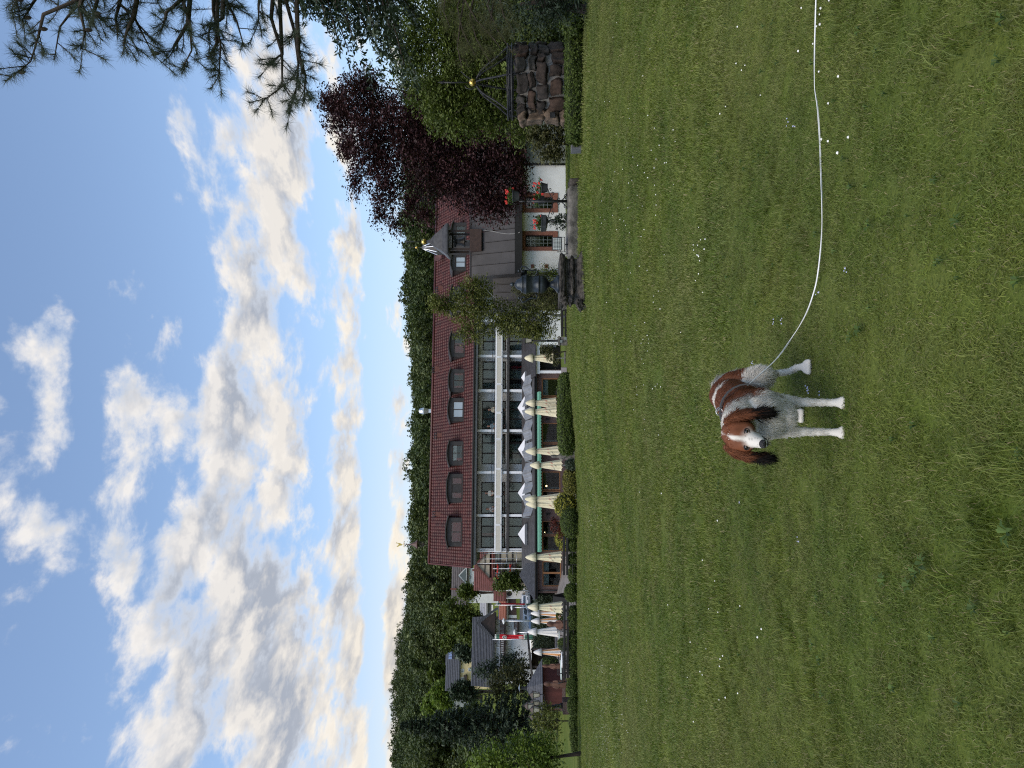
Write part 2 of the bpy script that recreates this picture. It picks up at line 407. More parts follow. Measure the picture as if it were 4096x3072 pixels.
# ================================================================= INSTANCING FOR GRASS AND FOREST (uncountable stuff)
def scatter(name, pts, rot, scl, pick, protos, kind_label):
    """one object: points + geometry nodes instancing loose prototypes"""
    c = bpy.data.collections.new(name + '_source')
    for i, o in enumerate(protos): o.name = f'{name}_piece_{chr(97 + i)}'; c.objects.link(o)
    me = bpy.data.meshes.new(name); me.vertices.add(len(pts)); me.vertices.foreach_set('co', pts.astype(np.float32).ravel())
    a = me.attributes.new('rot', 'FLOAT_VECTOR', 'POINT'); a.data.foreach_set('vector', rot.astype(np.float32).ravel())
    a = me.attributes.new('scl', 'FLOAT_VECTOR', 'POINT'); a.data.foreach_set('vector', scl.astype(np.float32).ravel())
    a = me.attributes.new('pick', 'INT', 'POINT'); a.data.foreach_set('value', pick.astype(np.int32))
    o = bpy.data.objects.new(name, me); COL.objects.link(o)
    gn = bpy.data.node_groups.new(name, 'GeometryNodeTree')
    gn.interface.new_socket('Geometry', in_out='INPUT', socket_type='NodeSocketGeometry')
    gn.interface.new_socket('Geometry', in_out='OUTPUT', socket_type='NodeSocketGeometry')
    n, l = gn.nodes, gn.links
    gi, go = n.new('NodeGroupInput'), n.new('NodeGroupOutput')
    ip = n.new('GeometryNodeInstanceOnPoints'); ci = n.new('GeometryNodeCollectionInfo')
    ci.inputs['Collection'].default_value = c; ci.inputs['Separate Children'].default_value = True; ci.inputs['Reset Children'].default_value = True
    def attr(nm, ty):
        q = n.new('GeometryNodeInputNamedAttribute'); q.data_type = ty; q.inputs['Name'].default_value = nm
        return [s for s in q.outputs if s.enabled and s.name == 'Attribute'][0]
    er = n.new('FunctionNodeEulerToRotation'); l.new(attr('rot', 'FLOAT_VECTOR'), er.inputs[0])
    l.new(gi.outputs[0], ip.inputs['Points']); l.new(ci.outputs[0], ip.inputs['Instance'])
    ip.inputs['Pick Instance'].default_value = True
    l.new(attr('pick', 'INT'), ip.inputs['Instance Index']); l.new(er.outputs[0], ip.inputs['Rotation']); l.new(attr('scl', 'FLOAT_VECTOR'), ip.inputs['Scale'])
    l.new(ip.outputs[0], go.inputs[0])
    md = o.modifiers.new('scatter', 'NODES'); md.node_group = gn
    return tag(o, kind_label, kind='stuff')

# ---------------------------------------------------------------- leaf clouds
def rand_unit(n): 
    v = RNG.normal(size=(n, 3)); return v / np.linalg.norm(v, axis=1)[:, None]
def leaf_quads(C, size, asp=.5, up=.6, val=None, jit=.35):
    """rhombic leaves at C; returns V, Q, v"""
    n = len(C); t1 = rand_unit(n); nn = rand_unit(n); nn[:, 2] = np.abs(nn[:, 2]) + up
    s = np.cross(t1, nn); s /= np.linalg.norm(s, axis=1)[:, None] + 1e-9
    t1 = np.cross(nn, s); t1 /= np.linalg.norm(t1, axis=1)[:, None] + 1e-9
    L = (size * (1 + jit * RNG.normal(size=n)).clip(.4, 2))[:, None]
    V = np.stack([C - t1 * L * .5, C + s * L * asp * .5, C + t1 * L * .5, C - s * L * asp * .5], 1).reshape(-1, 3)
    Q = np.arange(4 * n).reshape(n, 4)
    v = np.repeat(np.clip((val if val is not None else np.full(n, .5)) + .13 * RNG.normal(size=n), 0, 1), 4)
    return V, Q, v
def crown_points(lobes, clumps, per, spread, shell=.55):
    """lobes: (x,y,z,rx,ry,rz); clumps in the outer shell of each lobe, leaves gathered round clump centres"""
    vol = np.array([l[3] * l[4] * l[5] for l in lobes]) ** .7; vol /= vol.sum()
    k = RNG.choice(len(lobes), clumps, p=vol); L = np.array(lobes)[k]
    d = rand_unit(clumps); r = (shell + (1 - shell) * RNG.random(clumps) ** .6)[:, None]
    cc = L[:, :3] + d * L[:, 3:6] * r
    dr = np.repeat(d * L[:, 3:6] / (np.linalg.norm(L[:, 3:6], axis=1)[:, None] + 1e-9), per, 0); u = RNG.uniform(-1, 1, (clumps * per, 1))
    C = np.repeat(cc, per, 0) + dr * u * spread * 2.6 + RNG.normal(size=(clumps * per, 3)) * spread * .6 * (.6 + .8 * RNG.random((clumps, 1)).repeat(per, 0))
    C[:, 2] -= (u[:, 0] > 0) * u[:, 0] ** 2 * spread * .7
    val = np.repeat(RNG.random(clumps) * .75 + .12, per)
    return C, val, cc
def limbs(base, top, lobes, r0, n=9, cc=None):
    mb = MB(); base = Vector(base); top = Vector(top)
    path = [base.lerp(top, k / 5) + Vector((random.uniform(-1, 1), random.uniform(-1, 1), 0)) * r0 * .5 * (k > 0) for k in range(6)]
    mb.tube(path, [r0 * (1.25 if k == 0 else 1) * (1 - .75 * k / 5) for k in range(6)], 8)
    for i in range(n):
        l = lobes[i % len(lobes)]; k = random.uniform(.25, .85); s = base.lerp(top, k)
        e = Vector((l[0] + random.uniform(-.6, .6) * l[3], l[1] + random.uniform(-.6, .6) * l[4], l[2] + random.uniform(-.5, .6) * l[5]))
        mid = s.lerp(e, .5) + Vector((0, 0, (e - s).length * .06))
        mb.tube([s, mid, e], [r0 * .4 * (1 - k * .5), r0 * .24, r0 * .07], 5)
    return mb
def tree(name, label, base, lobes, leaf, clumps, per, spread, m, trunk_r=.15, trunk_top=None, group=None, cat='tree', shell=.5, asp=.5, up=.6, bm=None, nl=9):
    """lobes relative to base"""
    T = thing(name, label, cat, base, 0, group)
    tt = trunk_top or (lobes[0][0], lobes[0][1], max(l[2] for l in lobes))
    if trunk_r: limbs((0, 0, -.2), tt, lobes, trunk_r, nl).build('trunk', bm or bark, T, smooth=True)
    C, val, _ = crown_points(lobes, clumps, per, spread, shell)
    V, Qq, v = leaf_quads(C, leaf, asp, up, val)
    nmesh('crown', V, Qq, m, T, v)
    return T
def conifer_arrays(h, r, whorls, per, sub, leaf, droop=.35, power=.9, z0=.06, asp=.28):
    """drooping sprays on whorled branches"""
    Cs, vals, segs = [], [], []
    for i in range(whorls):
        f = (i + random.random() * .6) / whorls; z = h * (z0 + (1 - z0) * f); L = r * (1 - f) ** power * random.uniform(.8, 1.12) + .04 * r
        for k in range(per):
            a = 6.283 * (k + random.random() * .8) / per + i * 1.3; l = L * random.uniform(.75, 1.1); vv = random.uniform(.1, .8)
            n = max(4, int(sub * (.35 + l / r)))
            q = RNG.random(n) ** .65; wd = .20 * l * (1.05 - q) + .05 * r
            off = RNG.normal(size=n) * wd * .55
            xx = np.cos(a) * q * l - np.sin(a) * off; y2 = np.sin(a) * q * l + np.cos(a) * off
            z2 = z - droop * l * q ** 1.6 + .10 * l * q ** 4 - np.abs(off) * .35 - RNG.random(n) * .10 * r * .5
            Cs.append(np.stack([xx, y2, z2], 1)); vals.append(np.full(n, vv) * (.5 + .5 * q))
            segs.append(((0, 0, z), (math.cos(a) * l * .85, math.sin(a) * l * .85, z - droop * l * .75)))
    return np.concatenate(Cs), np.concatenate(vals), segs
def conifer(name, label, base, h, r, m, whorls=26, per=9, sub=40, leaf=.22, droop=.35, power=.9, group=None, trunk_r=.18, cat='tree', z0=.06):
    T = thing(name, label, cat, base, 0, group)
    C, val, segs = conifer_arrays(h, r, whorls, per, sub, leaf, droop, power, z0)
    mb = MB(); mb.tube([(0, 0, -.2), (0, 0, h * .5), (0, 0, h)], [trunk_r, trunk_r * .6, .02], 7)
    for a, b in segs[::2]: mb.tube([a, b], [trunk_r * .16, .01], 4, cap=False)
    mb.build('trunk', bark, T, smooth=True)
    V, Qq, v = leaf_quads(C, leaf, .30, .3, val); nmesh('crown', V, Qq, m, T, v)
    return T
lm_forest = leafmat('forest_leaf', (.026, .044, .017), (.108, .140, .048), .15)
lm_forest2 = leafmat('forest_leaf_pale', (.042, .060, .022), (.135, .160, .058), .15)
lm_fir = leafmat('fir_needles', (.013, .025, .015), (.056, .080, .045), .08)
lm_green = leafmat('fresh_leaf', (.035, .055, .010), (.120, .155, .035), .25)
lm_lime = leafmat('lime_leaf', (.060, .105, .015), (.17, .23, .045), .3)
lm_birch = leafmat('birch_leaf', (.055, .072, .018), (.19, .205, .062), .3)
lm_copper = leafmat('copper_leaf', (.012, .005, .008), (.070, .028, .030), .12)
lm_box = leafmat('box_leaf', (.018, .034, .006), (.105, .150, .022), .2)
lm_yellow = leafmat('golden_leaf', (.10, .11, .012), (.34, .32, .05), .25)
lm_maple = leafmat('red_maple_leaf', (.05, .012, .010), (.15, .04, .025), .25)
lm_olive = leafmat('olive_conifer', (.030, .034, .012), (.095, .098, .032), .15)
lm_pine = leafmat('pine_needles', (.010, .022, .012), (.050, .070, .034), .12)
lm_ger = leafmat('geranium_leaf', (.03, .06, .012), (.09, .15, .03), .25)

# ---------------------------------------------------------------- far forest on the hill (one mass)
protos = []
for i in range(7):
    if i < 5:
        lob = [(0, 0, 9.5, 3.6, 3.6, 5.2)] + [(random.uniform(-2.8, 2.8), random.uniform(-2.8, 2.8), random.uniform(6, 13), random.uniform(1.6, 2.6), random.uniform(1.6, 2.6), random.uniform(1.6, 2.8)) for _ in range(8)]
        C, val, _ = crown_points(lob, 210, 11, .42, .72)
        V, Qq, v = leaf_quads(C, .62, .75, .8, val)
    else:
        C, val, _ = conifer_arrays(17, 3.4, 20, 8, 13, .5)
        V, Qq, v = leaf_quads(C, .75, .35, .4, val)
    protos.append(nmesh('tree_source', V, Qq, [lm_forest, lm_forest, lm_forest2, lm_forest, lm_forest2, lm_fir, lm_fir][i], 'none', v))
pts = []
for _ in range(9000):
    y = 150 + 320 * random.random() ** .8; x = random.uniform(-.64, .40) * y
    sy = 1536 - x / y * F
    dens = 1.0
    if y < 215 and x / y > -.2: continue
    if y < 190 and not (-.6 < x / y < -.27): continue
    if y < 212: continue
    if 170 < y < 225 and -.46 < x / y < -.40 and random.random() < .8: continue
    pts.append((x, y))
keep = []
cells = {}
for (x, y) in pts:
    md = 5.2
    k = (int(x // md), int(y // md))
    if any((x - a) ** 2 + (y - b) ** 2 < md * md for i in (-1, 0, 1) for j in (-1, 0, 1) for (a, b) in cells.get((k[0] + i, k[1] + j), ())): continue
    cells.setdefault(k, []).append((x, y)); keep.append((x, y))
pts = np.array(keep); n = len(pts)
P3 = np.stack([pts[:, 0], pts[:, 1], gnp(pts[:, 0], pts[:, 1]) - 1.2], 1)
s0 = RNG.uniform(.78, 1.2, n)
scl = np.stack([s0 * RNG.uniform(.9, 1.15, n), s0 * RNG.uniform(.9, 1.15, n), s0 * RNG.uniform(.85, 1.15, n)], 1)
rot = np.zeros((n, 3)); rot[:, 2] = RNG.uniform(0, 6.28, n)
pick = RNG.choice(7, n, p=[.24, .22, .16, .22, .16, 0, 0])
scatter('forest', P3, rot, scl, pick, protos, 'dense dark green forest covering the hill behind the village')
# ================================================================= HOTEL
TH = math.atan2(6.0, 34.9)
HF = Fr(-16.5, 68.0, TH)
hotel = thing('hotel', 'long white hotel with red tiled roof, dark dormers and balcony', 'hotel', (HF.o[0], HF.o[1], 0), TH)
S = HF.S
sL, sR = S(2192, 1.2), S(760, 1.2)
WT = 1.2                                              # window wall lies behind the balcony front
zE, zRidge = 6.25, 10.75                              # eaves, ridge
z_par0, z_par1 = 3.55, 4.25                           # balcony parapet
zU0, zU1, zM0, zM1 = 3.3, 5.58, .45, 3.02             # window zones: upper, middle
# ---- roof: body and tiles
def tile_material():
    m = bpy.data.materials.new('weathered_red_tile'); m.use_nodes = True; t = NT(m.node_tree); b = t.n['Principled BSDF']
    at_ = t.add('ShaderNodeAttribute'); at_.attribute_name = 'v'; tc = t.add('ShaderNodeTexCoord'); p = tc.outputs['Object']
    c = t.mix(at_.outputs['Fac'], (.042, .010, .010), (.080, .020, .018))
    st = t.add('ShaderNodeMapping'); st.inputs['Scale'].default_value = (1.6, .25, .25); t.l.new(p, st.inputs[0])
    c = t.mix(t.ss(t.noise(st.outputs[0], 1.2, 5, .65), .45, .75, 0, .6), c, (.030, .014, .014)); c = t.mix(t.ss(t.noise(p, 2.5, 6, .7), .58, .75, 0, .5), c, (.05, .045, .035))
    t.l.new(c, b.inputs['Base Color']); b.inputs['Roughness'].default_value = .5; b.inputs['Specular IOR Level'].default_value = .28
    return m
rL, rR = S(2262, 1.5), S(740, 1.5)
e0, e1 = -.75, 4.6                                    # eave, ridge depth
rb = MB()
rb.prism([(e0, zE - .05), (e1, zRidge - .1), (2 * e1 - e0, zE - .05)], rL + .05, rR - .05, 'x')
roof = rb.build('roof', darkbrown, hotel)
sl_len = math.hypot(e1 - e0, zRidge - zE); ny, nz = -(zRidge - zE) / sl_len, (e1 - e0) / sl_len   # outward normal (y,z)
TW, TL = .30, .36
cols, rows = int((rR - rL) / TW), int(sl_len / TL)
prof = [(-.5, .0), (-.25, .035), (0, .055), (.22, .03), (.38, -.005), (.5, .0)]
V, Qs, tv = [], [], []
for r_ in range(rows):
    a0, a1 = r_ * TL - .02, (r_ + 1) * TL + .03
    for c_ in range(cols):
        cx = rL + (c_ + .5) * TW; j = random.uniform(-.006, .006); k = len(V)
        for (av, lift) in ((a0, .055), (a1, .02)):
            yb, zb = e0 + (e1 - e0) * av / sl_len, zE + (zRidge - zE) * av / sl_len
            for u, h in prof: V.append((cx + u * TW, yb + ny * (h + lift + j), zb + nz * (h + lift + j)))
        tv += [random.random()] * 18
        yb, zb = e0 + (e1 - e0) * a0 / sl_len, zE + (zRidge - zE) * a0 / sl_len
        for u, h in prof: V.append((cx + u * TW, yb + ny * (h + .02 + j), zb + nz * (h + .02 + j)))
        for q in range(5):
            Qs.append((k + q, k + q + 1, k + 6 + q + 1, k + 6 + q)); Qs.append((k + 12 + q, k + 12 + q + 1, k + q + 1, k + q))
V, Qs = np.array(V), np.array(Qs)
ti = nmesh('roof_tiles', V, Qs, tile_material(), roof, np.array(tv), smooth=False); tag(ti, kind='stuff')
MB().tube([(rL, e1, zRidge + .08), (rR, e1, zRidge + .08)], .13, 8).build('ridge_cap', tile_red, roof, smooth=True)
MB().tube([(rL, e0 - .09, zE - .02), (rR, e0 - .09, zE - .02)], .09, 8).build('gutter', black, roof, smooth=True)
vb = MB(); vb.bar((rL - .02, e0, zE), (rL - .02, e1, zRidge + .05), .12, .28); vb.build('verge_board', tile_red, roof)
sb = MB(); sb.box(rL + .2, rR, e0 + .02, WT + .1, zE - .32, zE - .06); sb.build('soffit', mat('soffit_grey', (.16, .165, .16), rough=.8), hotel)
# ---- walls, slabs
wb = MB()
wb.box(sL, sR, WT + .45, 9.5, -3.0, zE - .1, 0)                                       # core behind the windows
core = wb.build('core_wall', room_shade, hotel)
band = MB(); band.box(sL, sR, WT, WT + .44, zU1, zE - .33); band.build('upper_wall_band', white, hotel)
band = MB(); band.box(sL, sR, WT, WT + .44, zM1, zU0 - .02); band.build('middle_wall_band', white, hotel)
band = MB(); band.box(sL, sR, WT, WT + .44, -3, zM0); band.build('base_wall', white, hotel)
wl = MB(); wl.box(sL - .3, sL - .003, -.02, 9.4, -3, zE - .33); wl.build('end_wall', white, hotel)
sl_ = MB(); sl_.box(sL - .28, sR, -.12, WT - .002, zU0 - .38, zU0 - .16); sl_.build('balcony_slab', darkgrey, hotel)
# ---- parapet with framed panels
par = MB(); par.box(sL - .32, sR, -.2, -.06, z_par0 + .02, z_par1); parapet = par.build('balcony_parapet', whitep, hotel, bevel=.01)
edges = [2208] + [1400 + .452 * q for q in (1547, 1297, 1052, 790, 555, 302, 62)] + [1400 + .452 * q for q in (-185, -430, -675, -920)]
for i in range(len(edges) - 1):
    a, b = S(edges[i] - 4, -.2), S(edges[i + 1] + 4, -.2)
    p = MB(); p.box(a, b, -.225, -.198, z_par0 + .14, z_par1 - .14); pn = p.build('parapet_panel', cream_panel, parapet)
    q = MB()
    for (x0, x1, z0, z1) in ((a - .05, b + .05, z_par1 - .14, z_par1 - .10), (a - .05, b + .05, z_par0 + .10, z_par0 + .14), (a - .05, a, z_par0 + .14, z_par1 - .14), (b, b + .05, z_par0 + .14, z_par1 - .14)):
        q.box(x0, x1, -.24, -.203, z0, z1)
    q.build('panel_moulding', whitep, parapet)
    o = MB(); o.ball((S(edges[i + 1], -.2), -.24, z_par0 + .09), .045, 8); o.build('drain_spout', black, parapet)
hr = MB(); hr.tube([(sL, -.1, z_par1 + .32), (sR, -.1, z_par1 + .32)], .02, 6); hr.tube([(sL, -.1, z_par1 + .06), (sR, -.1, z_par1 + .06)], .025, 6)
for sy in np.arange(2190, 1000, -83): hr.tube([(S(sy, -.1), -.1, z_par1 - .05), (S(sy, -.1), -.1, z_par1 + .32)], .015, 6)
hr.build('handrail', black, hotel, smooth=True)
# lower terrace rail
hr = MB(); hr.tube([(sL, .1, .95), (sR, .1, .95)], .02, 6)
for sy in np.arange(2190, 1000, -83): hr.tube([(S(sy, .1), .1, .2), (S(sy, .1), .1, .95)], .015, 6)
hr.build('lower_handrail', black, hotel, smooth=True)
# ---- piers between windows + protruding fins
wins = [(2068, 2192), (1928, 2055), (1735, 1857), (1603, 1717), (1445, 1556), (1300, 1402), (1150, 1262), (1010, 1120)]
for (z0, z1, nm) in ((zU0, zU1, 'upper'), (zM0, zM1, 'middle')):
    prev = sL
    for (r, l) in wins:
        a = S(l, WT)
        if a - prev > .04:
            p = MB(); p.box(prev, a, WT, WT + .44, z0 - .02, z1 + .01); p.build('wall_pier', white, hotel)
        prev = S(r, WT)
    p = MB(); p.box(prev, sR, WT, WT + .44, z0 - .02, z1 + .01); p.build('wall_pier', white, hotel)
for sy in (2199, 2062, 1890, 1723, 1563, 1425, 1284, 1136):
    a = S(sy, .1)
    for z0, z1 in ((zU0 - .155, zE - .33), (-.2, zU0 - .385)):
        p = MB(); p.box(a - .11, a + .11, -.02, WT - .003, z0, z1); p.build('partition_fin', whitep, hotel)
# ---- windows
def window(parent, a, b, y, z0, z1, cells, frame=darkbrown, fw=.09, curtains=(), gl=glass, depth=.10, rails=(), back=.35, sub=True):
    """frame with panes; curtains: list of (cell index, x0, x1, top, bottom, material) in cell fractions"""
    fr = MB(); fr.box(a, b, y, y + depth, z1 - fw, z1); fr.box(a, b, y, y + depth, z0, z0 + fw)
    cuts = [a + (b - a) * c for c in cells]
    fr.box(a, a + fw, y + .004, y + depth - .004, z0 + fw, z1 - fw); fr.box(b - fw, b, y + .004, y + depth - .004, z0 + fw, z1 - fw)
    for c in cuts[1:-1]: fr.box(c - fw * .6, c + fw * .6, y + .004, y + depth - .004, z0 + fw, z1 - fw)
    for rz_ in rails: fr.box(a + fw, b - fw, y + .008, y + depth - .008, rz_ - fw * .4, rz_ + fw * .4)
    wn = fr.build('window', frame, parent)
    for i in range(len(cuts) - 1):
        p = MB(); p.box(cuts[i] + fw * .6, cuts[i + 1] - fw * .6, y + depth * .5, y + depth * .5 + .012, z0 + fw, z1 - fw); p.build('pane', gl, wn)
    for (ci, x0, x1, tp, bt, m) in curtains:
        c0, c1 = cuts[ci], cuts[ci + 1]; X0, X1 = c0 + (c1 - c0) * x0, c0 + (c1 - c0) * x1; H = z1 - z0
        n = 26; vs, fs = [], []
        for k in range(n + 1):
            x = X0 + (X1 - X0) * k / n; yy_ = y + depth + .10 + .035 * math.sin(k * 1.9 + X0) + .015 * math.sin(k * .7)
            vs += [(x, yy_, z1 - H * tp), (x, yy_ + .01, z1 - H * bt)]
            if k: fs.append((2 * k - 2, 2 * k - 1, 2 * k + 1, 2 * k))
        cm = MB(); cm.raw(vs, fs); cm.build('curtain', m, wn, smooth=True)
    return wn
F3 = (0, .36, .70, 1)
cu = {0: [(0, .1, .95, .02, .98, curtain_m), (1, .05, .35, .02, .98, curtain_r), (2, .1, .95, .02, .98, curtain_m)],
      1: [(0, .05, .95, .02, .98, curtain_m)],
      2: [(0, .05, 1, .02, .98, curtain_m), (1, 0, 1, .02, .98, curtain_m), (2, 0, .95, .02, .98, curtain_m)],
      3: [(0, .05, 1, .02, .98, curtain_m), (1, 0, .9, .02, .98, curtain_m)],
      4: [(0, .05, .6, .02, .98, curtain_m), (1, 0, 1, .02, .98, curtain_m), (2, 0, .95, .02, .98, curtain_m)],
      5: [(0, .05, 1, .02, .98, curtain_m), (1, 0, .8, .02, .98, curtain_m)], 6: [(1, 0, 1, .02, .98, curtain_m)], 7: [(0, 0, 1, .02, .98, curtain_m)]}
for i, (r, l) in enumerate(wins):
    a, b = S(l, WT) + .01, S(r, WT) - .01
    window(hotel, a, b, WT + .06, zU0, zU1 - .005, F3, curtains=cu[i], rails=(zU0 + .85,) if i % 2 else ())
    window(hotel, a, b, WT + .06, zM0 + .005, zM1 - .005, F3, curtains=[(0, .03, 1, .02, .98, curtain_m), (1, 0, 1, .02, .98, curtain_m), (2, 0, .97, .02, .98, curtain_m)] if i not in (2, 4) else [(0, .05, .55, .02, .98, curtain_m), (1, 0, 1, .02, .98, curtain_m), (2, .2, .5, .02, .98, curtain_r if i == 4 else curtain_m)])
# ---- dormers
def dormer(l, r, kind):
    t0 = .35                                            # face depth
    a, b = S(l, t0), S(r, t0); z0, z1 = 7.12, 8.62; mid = (a + b) / 2
    d = MB()
    for (x0, x1) in ((a, a + .34), (b - .34, b)): d.box(x0, x1, t0, t0 + .12, z0, z1)
    d.box(a + .34, b - .34, t0, t0 + .12, z1 - .30, z1); d.box(a + .34, b - .34, t0 - .03, t0 + .12, z0, z0 + .2)
    # segmental arch infill above the face
    n = 12; arc = [(a + (b - a) * k / n, z1 + .13 * (1 - (2 * k / n - 1) ** 2)) for k in range(n + 1)]
    d.prism([(a, z1 - .01)] + arc[1:-1] + [(b, z1 - .01)], t0, t0 + .12)
    for x in (a, b):                                    # cheeks: triangles back to the roof
        yr = lambda z: e0 + (z - zE) / (zRidge - zE) * (e1 - e0)
        d.prism([(t0 + .1, z0), (t0 + .1, z1), (yr(z1) + .3, z1 + .05), (yr(z0) + .2, z0)], x - .03 if x == b else x - .03, x + .03, 'x')
    D = d.build('dormer', darkgrey, hotel)
    for k in range(7):                                  # board joints on the left cheek
        yk = t0 + .2 + k * .17
        q = MB(); q.box(a - .045, a - .03, yk, yk + .14, z0 + max(0, (yk - .35) * .75) + .05, z1 - .02); q.build('cheek_board', darkgrey, D)
    rf = MB(); vs, fs = [], []                          # eyebrow roof
    n = 16
    for k in range(n + 1):
        u = 2 * k / n - 1; x = mid + (b - a) * .5 * 1.16 * u; z = z1 + .22 - .19 * u * u - .07 * abs(u) ** 3
        yb = e0 + (z + .35 - zE) / (zRidge - zE) * (e1 - e0) + .4
        vs += [(x, t0 - .28, z), (x, t0 - .28, z - .09), (x, yb, z + .32), (x, yb, z + .2)]
        if k:
            p0, p1 = 4 * (k - 1), 4 * k
            fs += [(p0, p1, p1 + 1, p0 + 1), (p0, p0 + 2, p1 + 2, p1), (p0 + 1, p1 + 1, p1 + 3, p0 + 3)]
    fs += [(0, 1, 3, 2), (4 * n, 4 * n + 2, 4 * n + 3, 4 * n + 1)]
    rf.raw(vs, fs); rf.build('eyebrow_roof', darkgrey, D)
    bk = MB(); bk.box(a + .3, b - .3, t0 + .42, t0 + .46, z0 + .1, z1); bk.build('back_panel', room_shade, D)
    wa, wb2 = a + .36, b - .36
    fr = MB(); y = t0 + .02; zz0, zz1 = z0 + .21, z1 - .31; fw = .07
    cells = [wa, (wa + wb2) / 2, wb2] if kind != 'triple' else [wa, wa + .55, wb2 - .6, wb2]
    fr.box(wa, wb2, y, y + .07, zz1 - fw, zz1); fr.box(wa, wb2, y, y + .07, zz0, zz0 + fw)
    for c in cells: fr.box(c - fw * .5, c + fw * .5, y + .003, y + .067, zz0 + fw, zz1 - fw)
    fr.build('window_frame', darkbrown, D)
    for k in range(len(cells) - 1):
        p = MB(); p.box(cells[k] + .035, cells[k + 1] - .035, y + .03, y + .04, zz0 + fw, zz1 - fw)
        p.build('pane', darkgrey if (kind == 'triple' and k == 1) else (mat('painted_sky_pane', (.30, .36, .42), (.36, .42, .48), rough=.1, scale=1, spec=1) if kind == 'sky' else glass), D)  # pale panes have the sky's reflection painted into their colour
    def drape(x0, x1, zt, zb, m):
        n = 14; vs, fs = [], []
        for k in range(n + 1):
            x = x0 + (x1 - x0) * k / n; yy_ = y + .07 + .015 * math.sin(k * 2.1)
            vs += [(x, yy_, zt), (x, yy_, zb)]
            if k: fs.append((2 * k - 2, 2 * k - 1, 2 * k + 1, 2 * k))
        q = MB(); q.raw(vs, fs); q.build('curtain', m, D, smooth=True)
    if kind in ('red', 'triple'): drape(cells[0] + .05, cells[1] - .05, zz1, zz0, curtain_r); drape(cells[-2] + .05, cells[-1] - .05, zz1, zz0, curtain_r)
    if kind == 'edges': drape(cells[0] + .03, cells[0] + .22, zz1, zz0, curtain_r); drape(cells[-1] - .2, cells[-1] - .03, zz1, zz0, curtain_r)
    if kind == 'half': drape(cells[0] + .05, cells[1] - .05, zz1, zz0, curtain_r); drape(cells[1] + .05, cells[1] + .2, zz1, zz0, curtain_r)
    if kind == 'blind': drape(cells[0] + .02, cells[-1] - .02, zz1, zz1 - .42, curtain_w); drape(cells[0] + .02, cells[0] + .3, zz1 - .4, zz0, curtain_r)
    if kind == 'white': drape(cells[0] + .05, cells[1] - .1, zz1, zz0 + .1, curtain_w)
for (l, r, k) in ((2185, 2072, 'red'), (2009, 1896, 'triple'), (1859, 1766, 'blind'), (1684, 1592, 'sky'), (1567, 1477, 'edges'), (1427, 1334, 'half'), (1247, 1146, 'half'), (1082, 1014, 'sky'), (958, 890, 'white')):
    dormer(l, r, k)
# ---- roof furniture
def roof_pt(sy, sx):
    """point of the roof slope seen at pixel"""
    lo, hi = e0, e1
    for _ in range(30):
        m_ = (lo + hi) / 2; s_, z_ = HF.px(sx, sy, m_); zr = zE + (m_ - e0) / (e1 - e0) * (zRidge - zE)
        if z_ > zr: lo = m_
        else: hi = m_
    return s_, m_, zr
brownvent = mat('brown_vent_box', (.10, .035, .025), (.15, .055, .04), rough=.6)
for (sy, sx) in ((1740, 1768), (2056, 1762), (1475, 1758), (1152, 1772)):
    a, d, z = roof_pt(sy, sx)
    v = MB(); v.box(a - .22, a + .22, d - .1, d + .45, z - .1, z + .48); vv = v.build('chimney', brownvent, roof)
    q = MB()
    for k in range(3): q.tube([(a - .26 + k * .24, d + .5, z + .45), (a - .26 + k * .24, d + .5, z + .78)], .05, 6)
    q.tube([(a - .32, d + .5, z + .80), (a + .28, d + .5, z + .80)], .04, 6); q.build('vent_cowl', iron, roof, smooth=True)
a, d, z = roof_pt(1640, 1742)
q = MB(); q.box(a - .36, a + .36, d + .4, d + 1.1, z - .2, z + .50); q.build('chimney', brownvent, roof)
q = MB(); q.lathe([(.20, .45), (.20, .78), (.22, .80), (.34, 1.25), (.34, 1.38), (.22, 1.75), (.20, 1.75)], (a, d + .75, z), 16); q.build('metal_cowl', silver, roof, smooth=False)
a, d, z = roof_pt(1036, 1776)
q = MB(); n = 16
q.lathe([(.02, 0), (.22, .03), (.38, .10), (.40, .12), (.37, .12), (.2, .05)], (0, 0, 0), n)
ds = q.build('satellite_dish', mat('brown_dish', (.11, .05, .045), rough=.6), roof, smooth=True, loc=(a, d - .25, z + .55)); ds.rotation_euler = (R(70), 0, R(15))
q = MB(); q.tube([(a, d, z - .1), (a, d - .15, z + .5)], .03, 6); q.build('dish_arm', iron, roof)
# weathercock lantern on the ridge
a, zb = HF.px(1715, 2177, e1)
wc = thing('weathercock_turret', 'small iron roof lantern topped by a golden weathercock', 'weathercock', HF.world(a, e1, zRidge + .15), TH); wc.scale = (.75, .75, .75)
q = MB(); q.lathe([(.05, .0), (.05, .55), (.09, .56), (.09, .75), (.05, .76), (.05, 1.5)], n=10)
for k in range(4):
    an = k * math.pi / 2 + .5; c, s_ = math.cos(an), math.sin(an)
    q.tube([(.05 * c, .05 * s_, .75), (.26 * c, .26 * s_, .62), (.36 * c, .36 * s_, .78), (.28 * c, .28 * s_, 1.0), (.34 * c, .34 * s_, 1.2), (.44 * c, .44 * s_, 1.46)], .045, 6)
q.build('scroll_base', darkbrown, wc, smooth=True)
q = MB(); q.lathe([(.60, 1.42), (.62, 1.47), (.50, 1.58), (.34, 1.78), (.22, 2.02), (.12, 2.3), (.07, 2.6), (.04, 2.85), (.10, 2.9), (.10, 2.98), (.03, 3.04)], n=12); q.build('roof_cone', mat('copper_brown', (.09, .05, .04), rough=.5), wc)
q = MB(); q.tube([(0, 0, 3.0), (0, 0, 3.55)], .02, 6); q.tube([(-.32, 0, 3.22), (.32, 0, 3.22)], .02, 6)
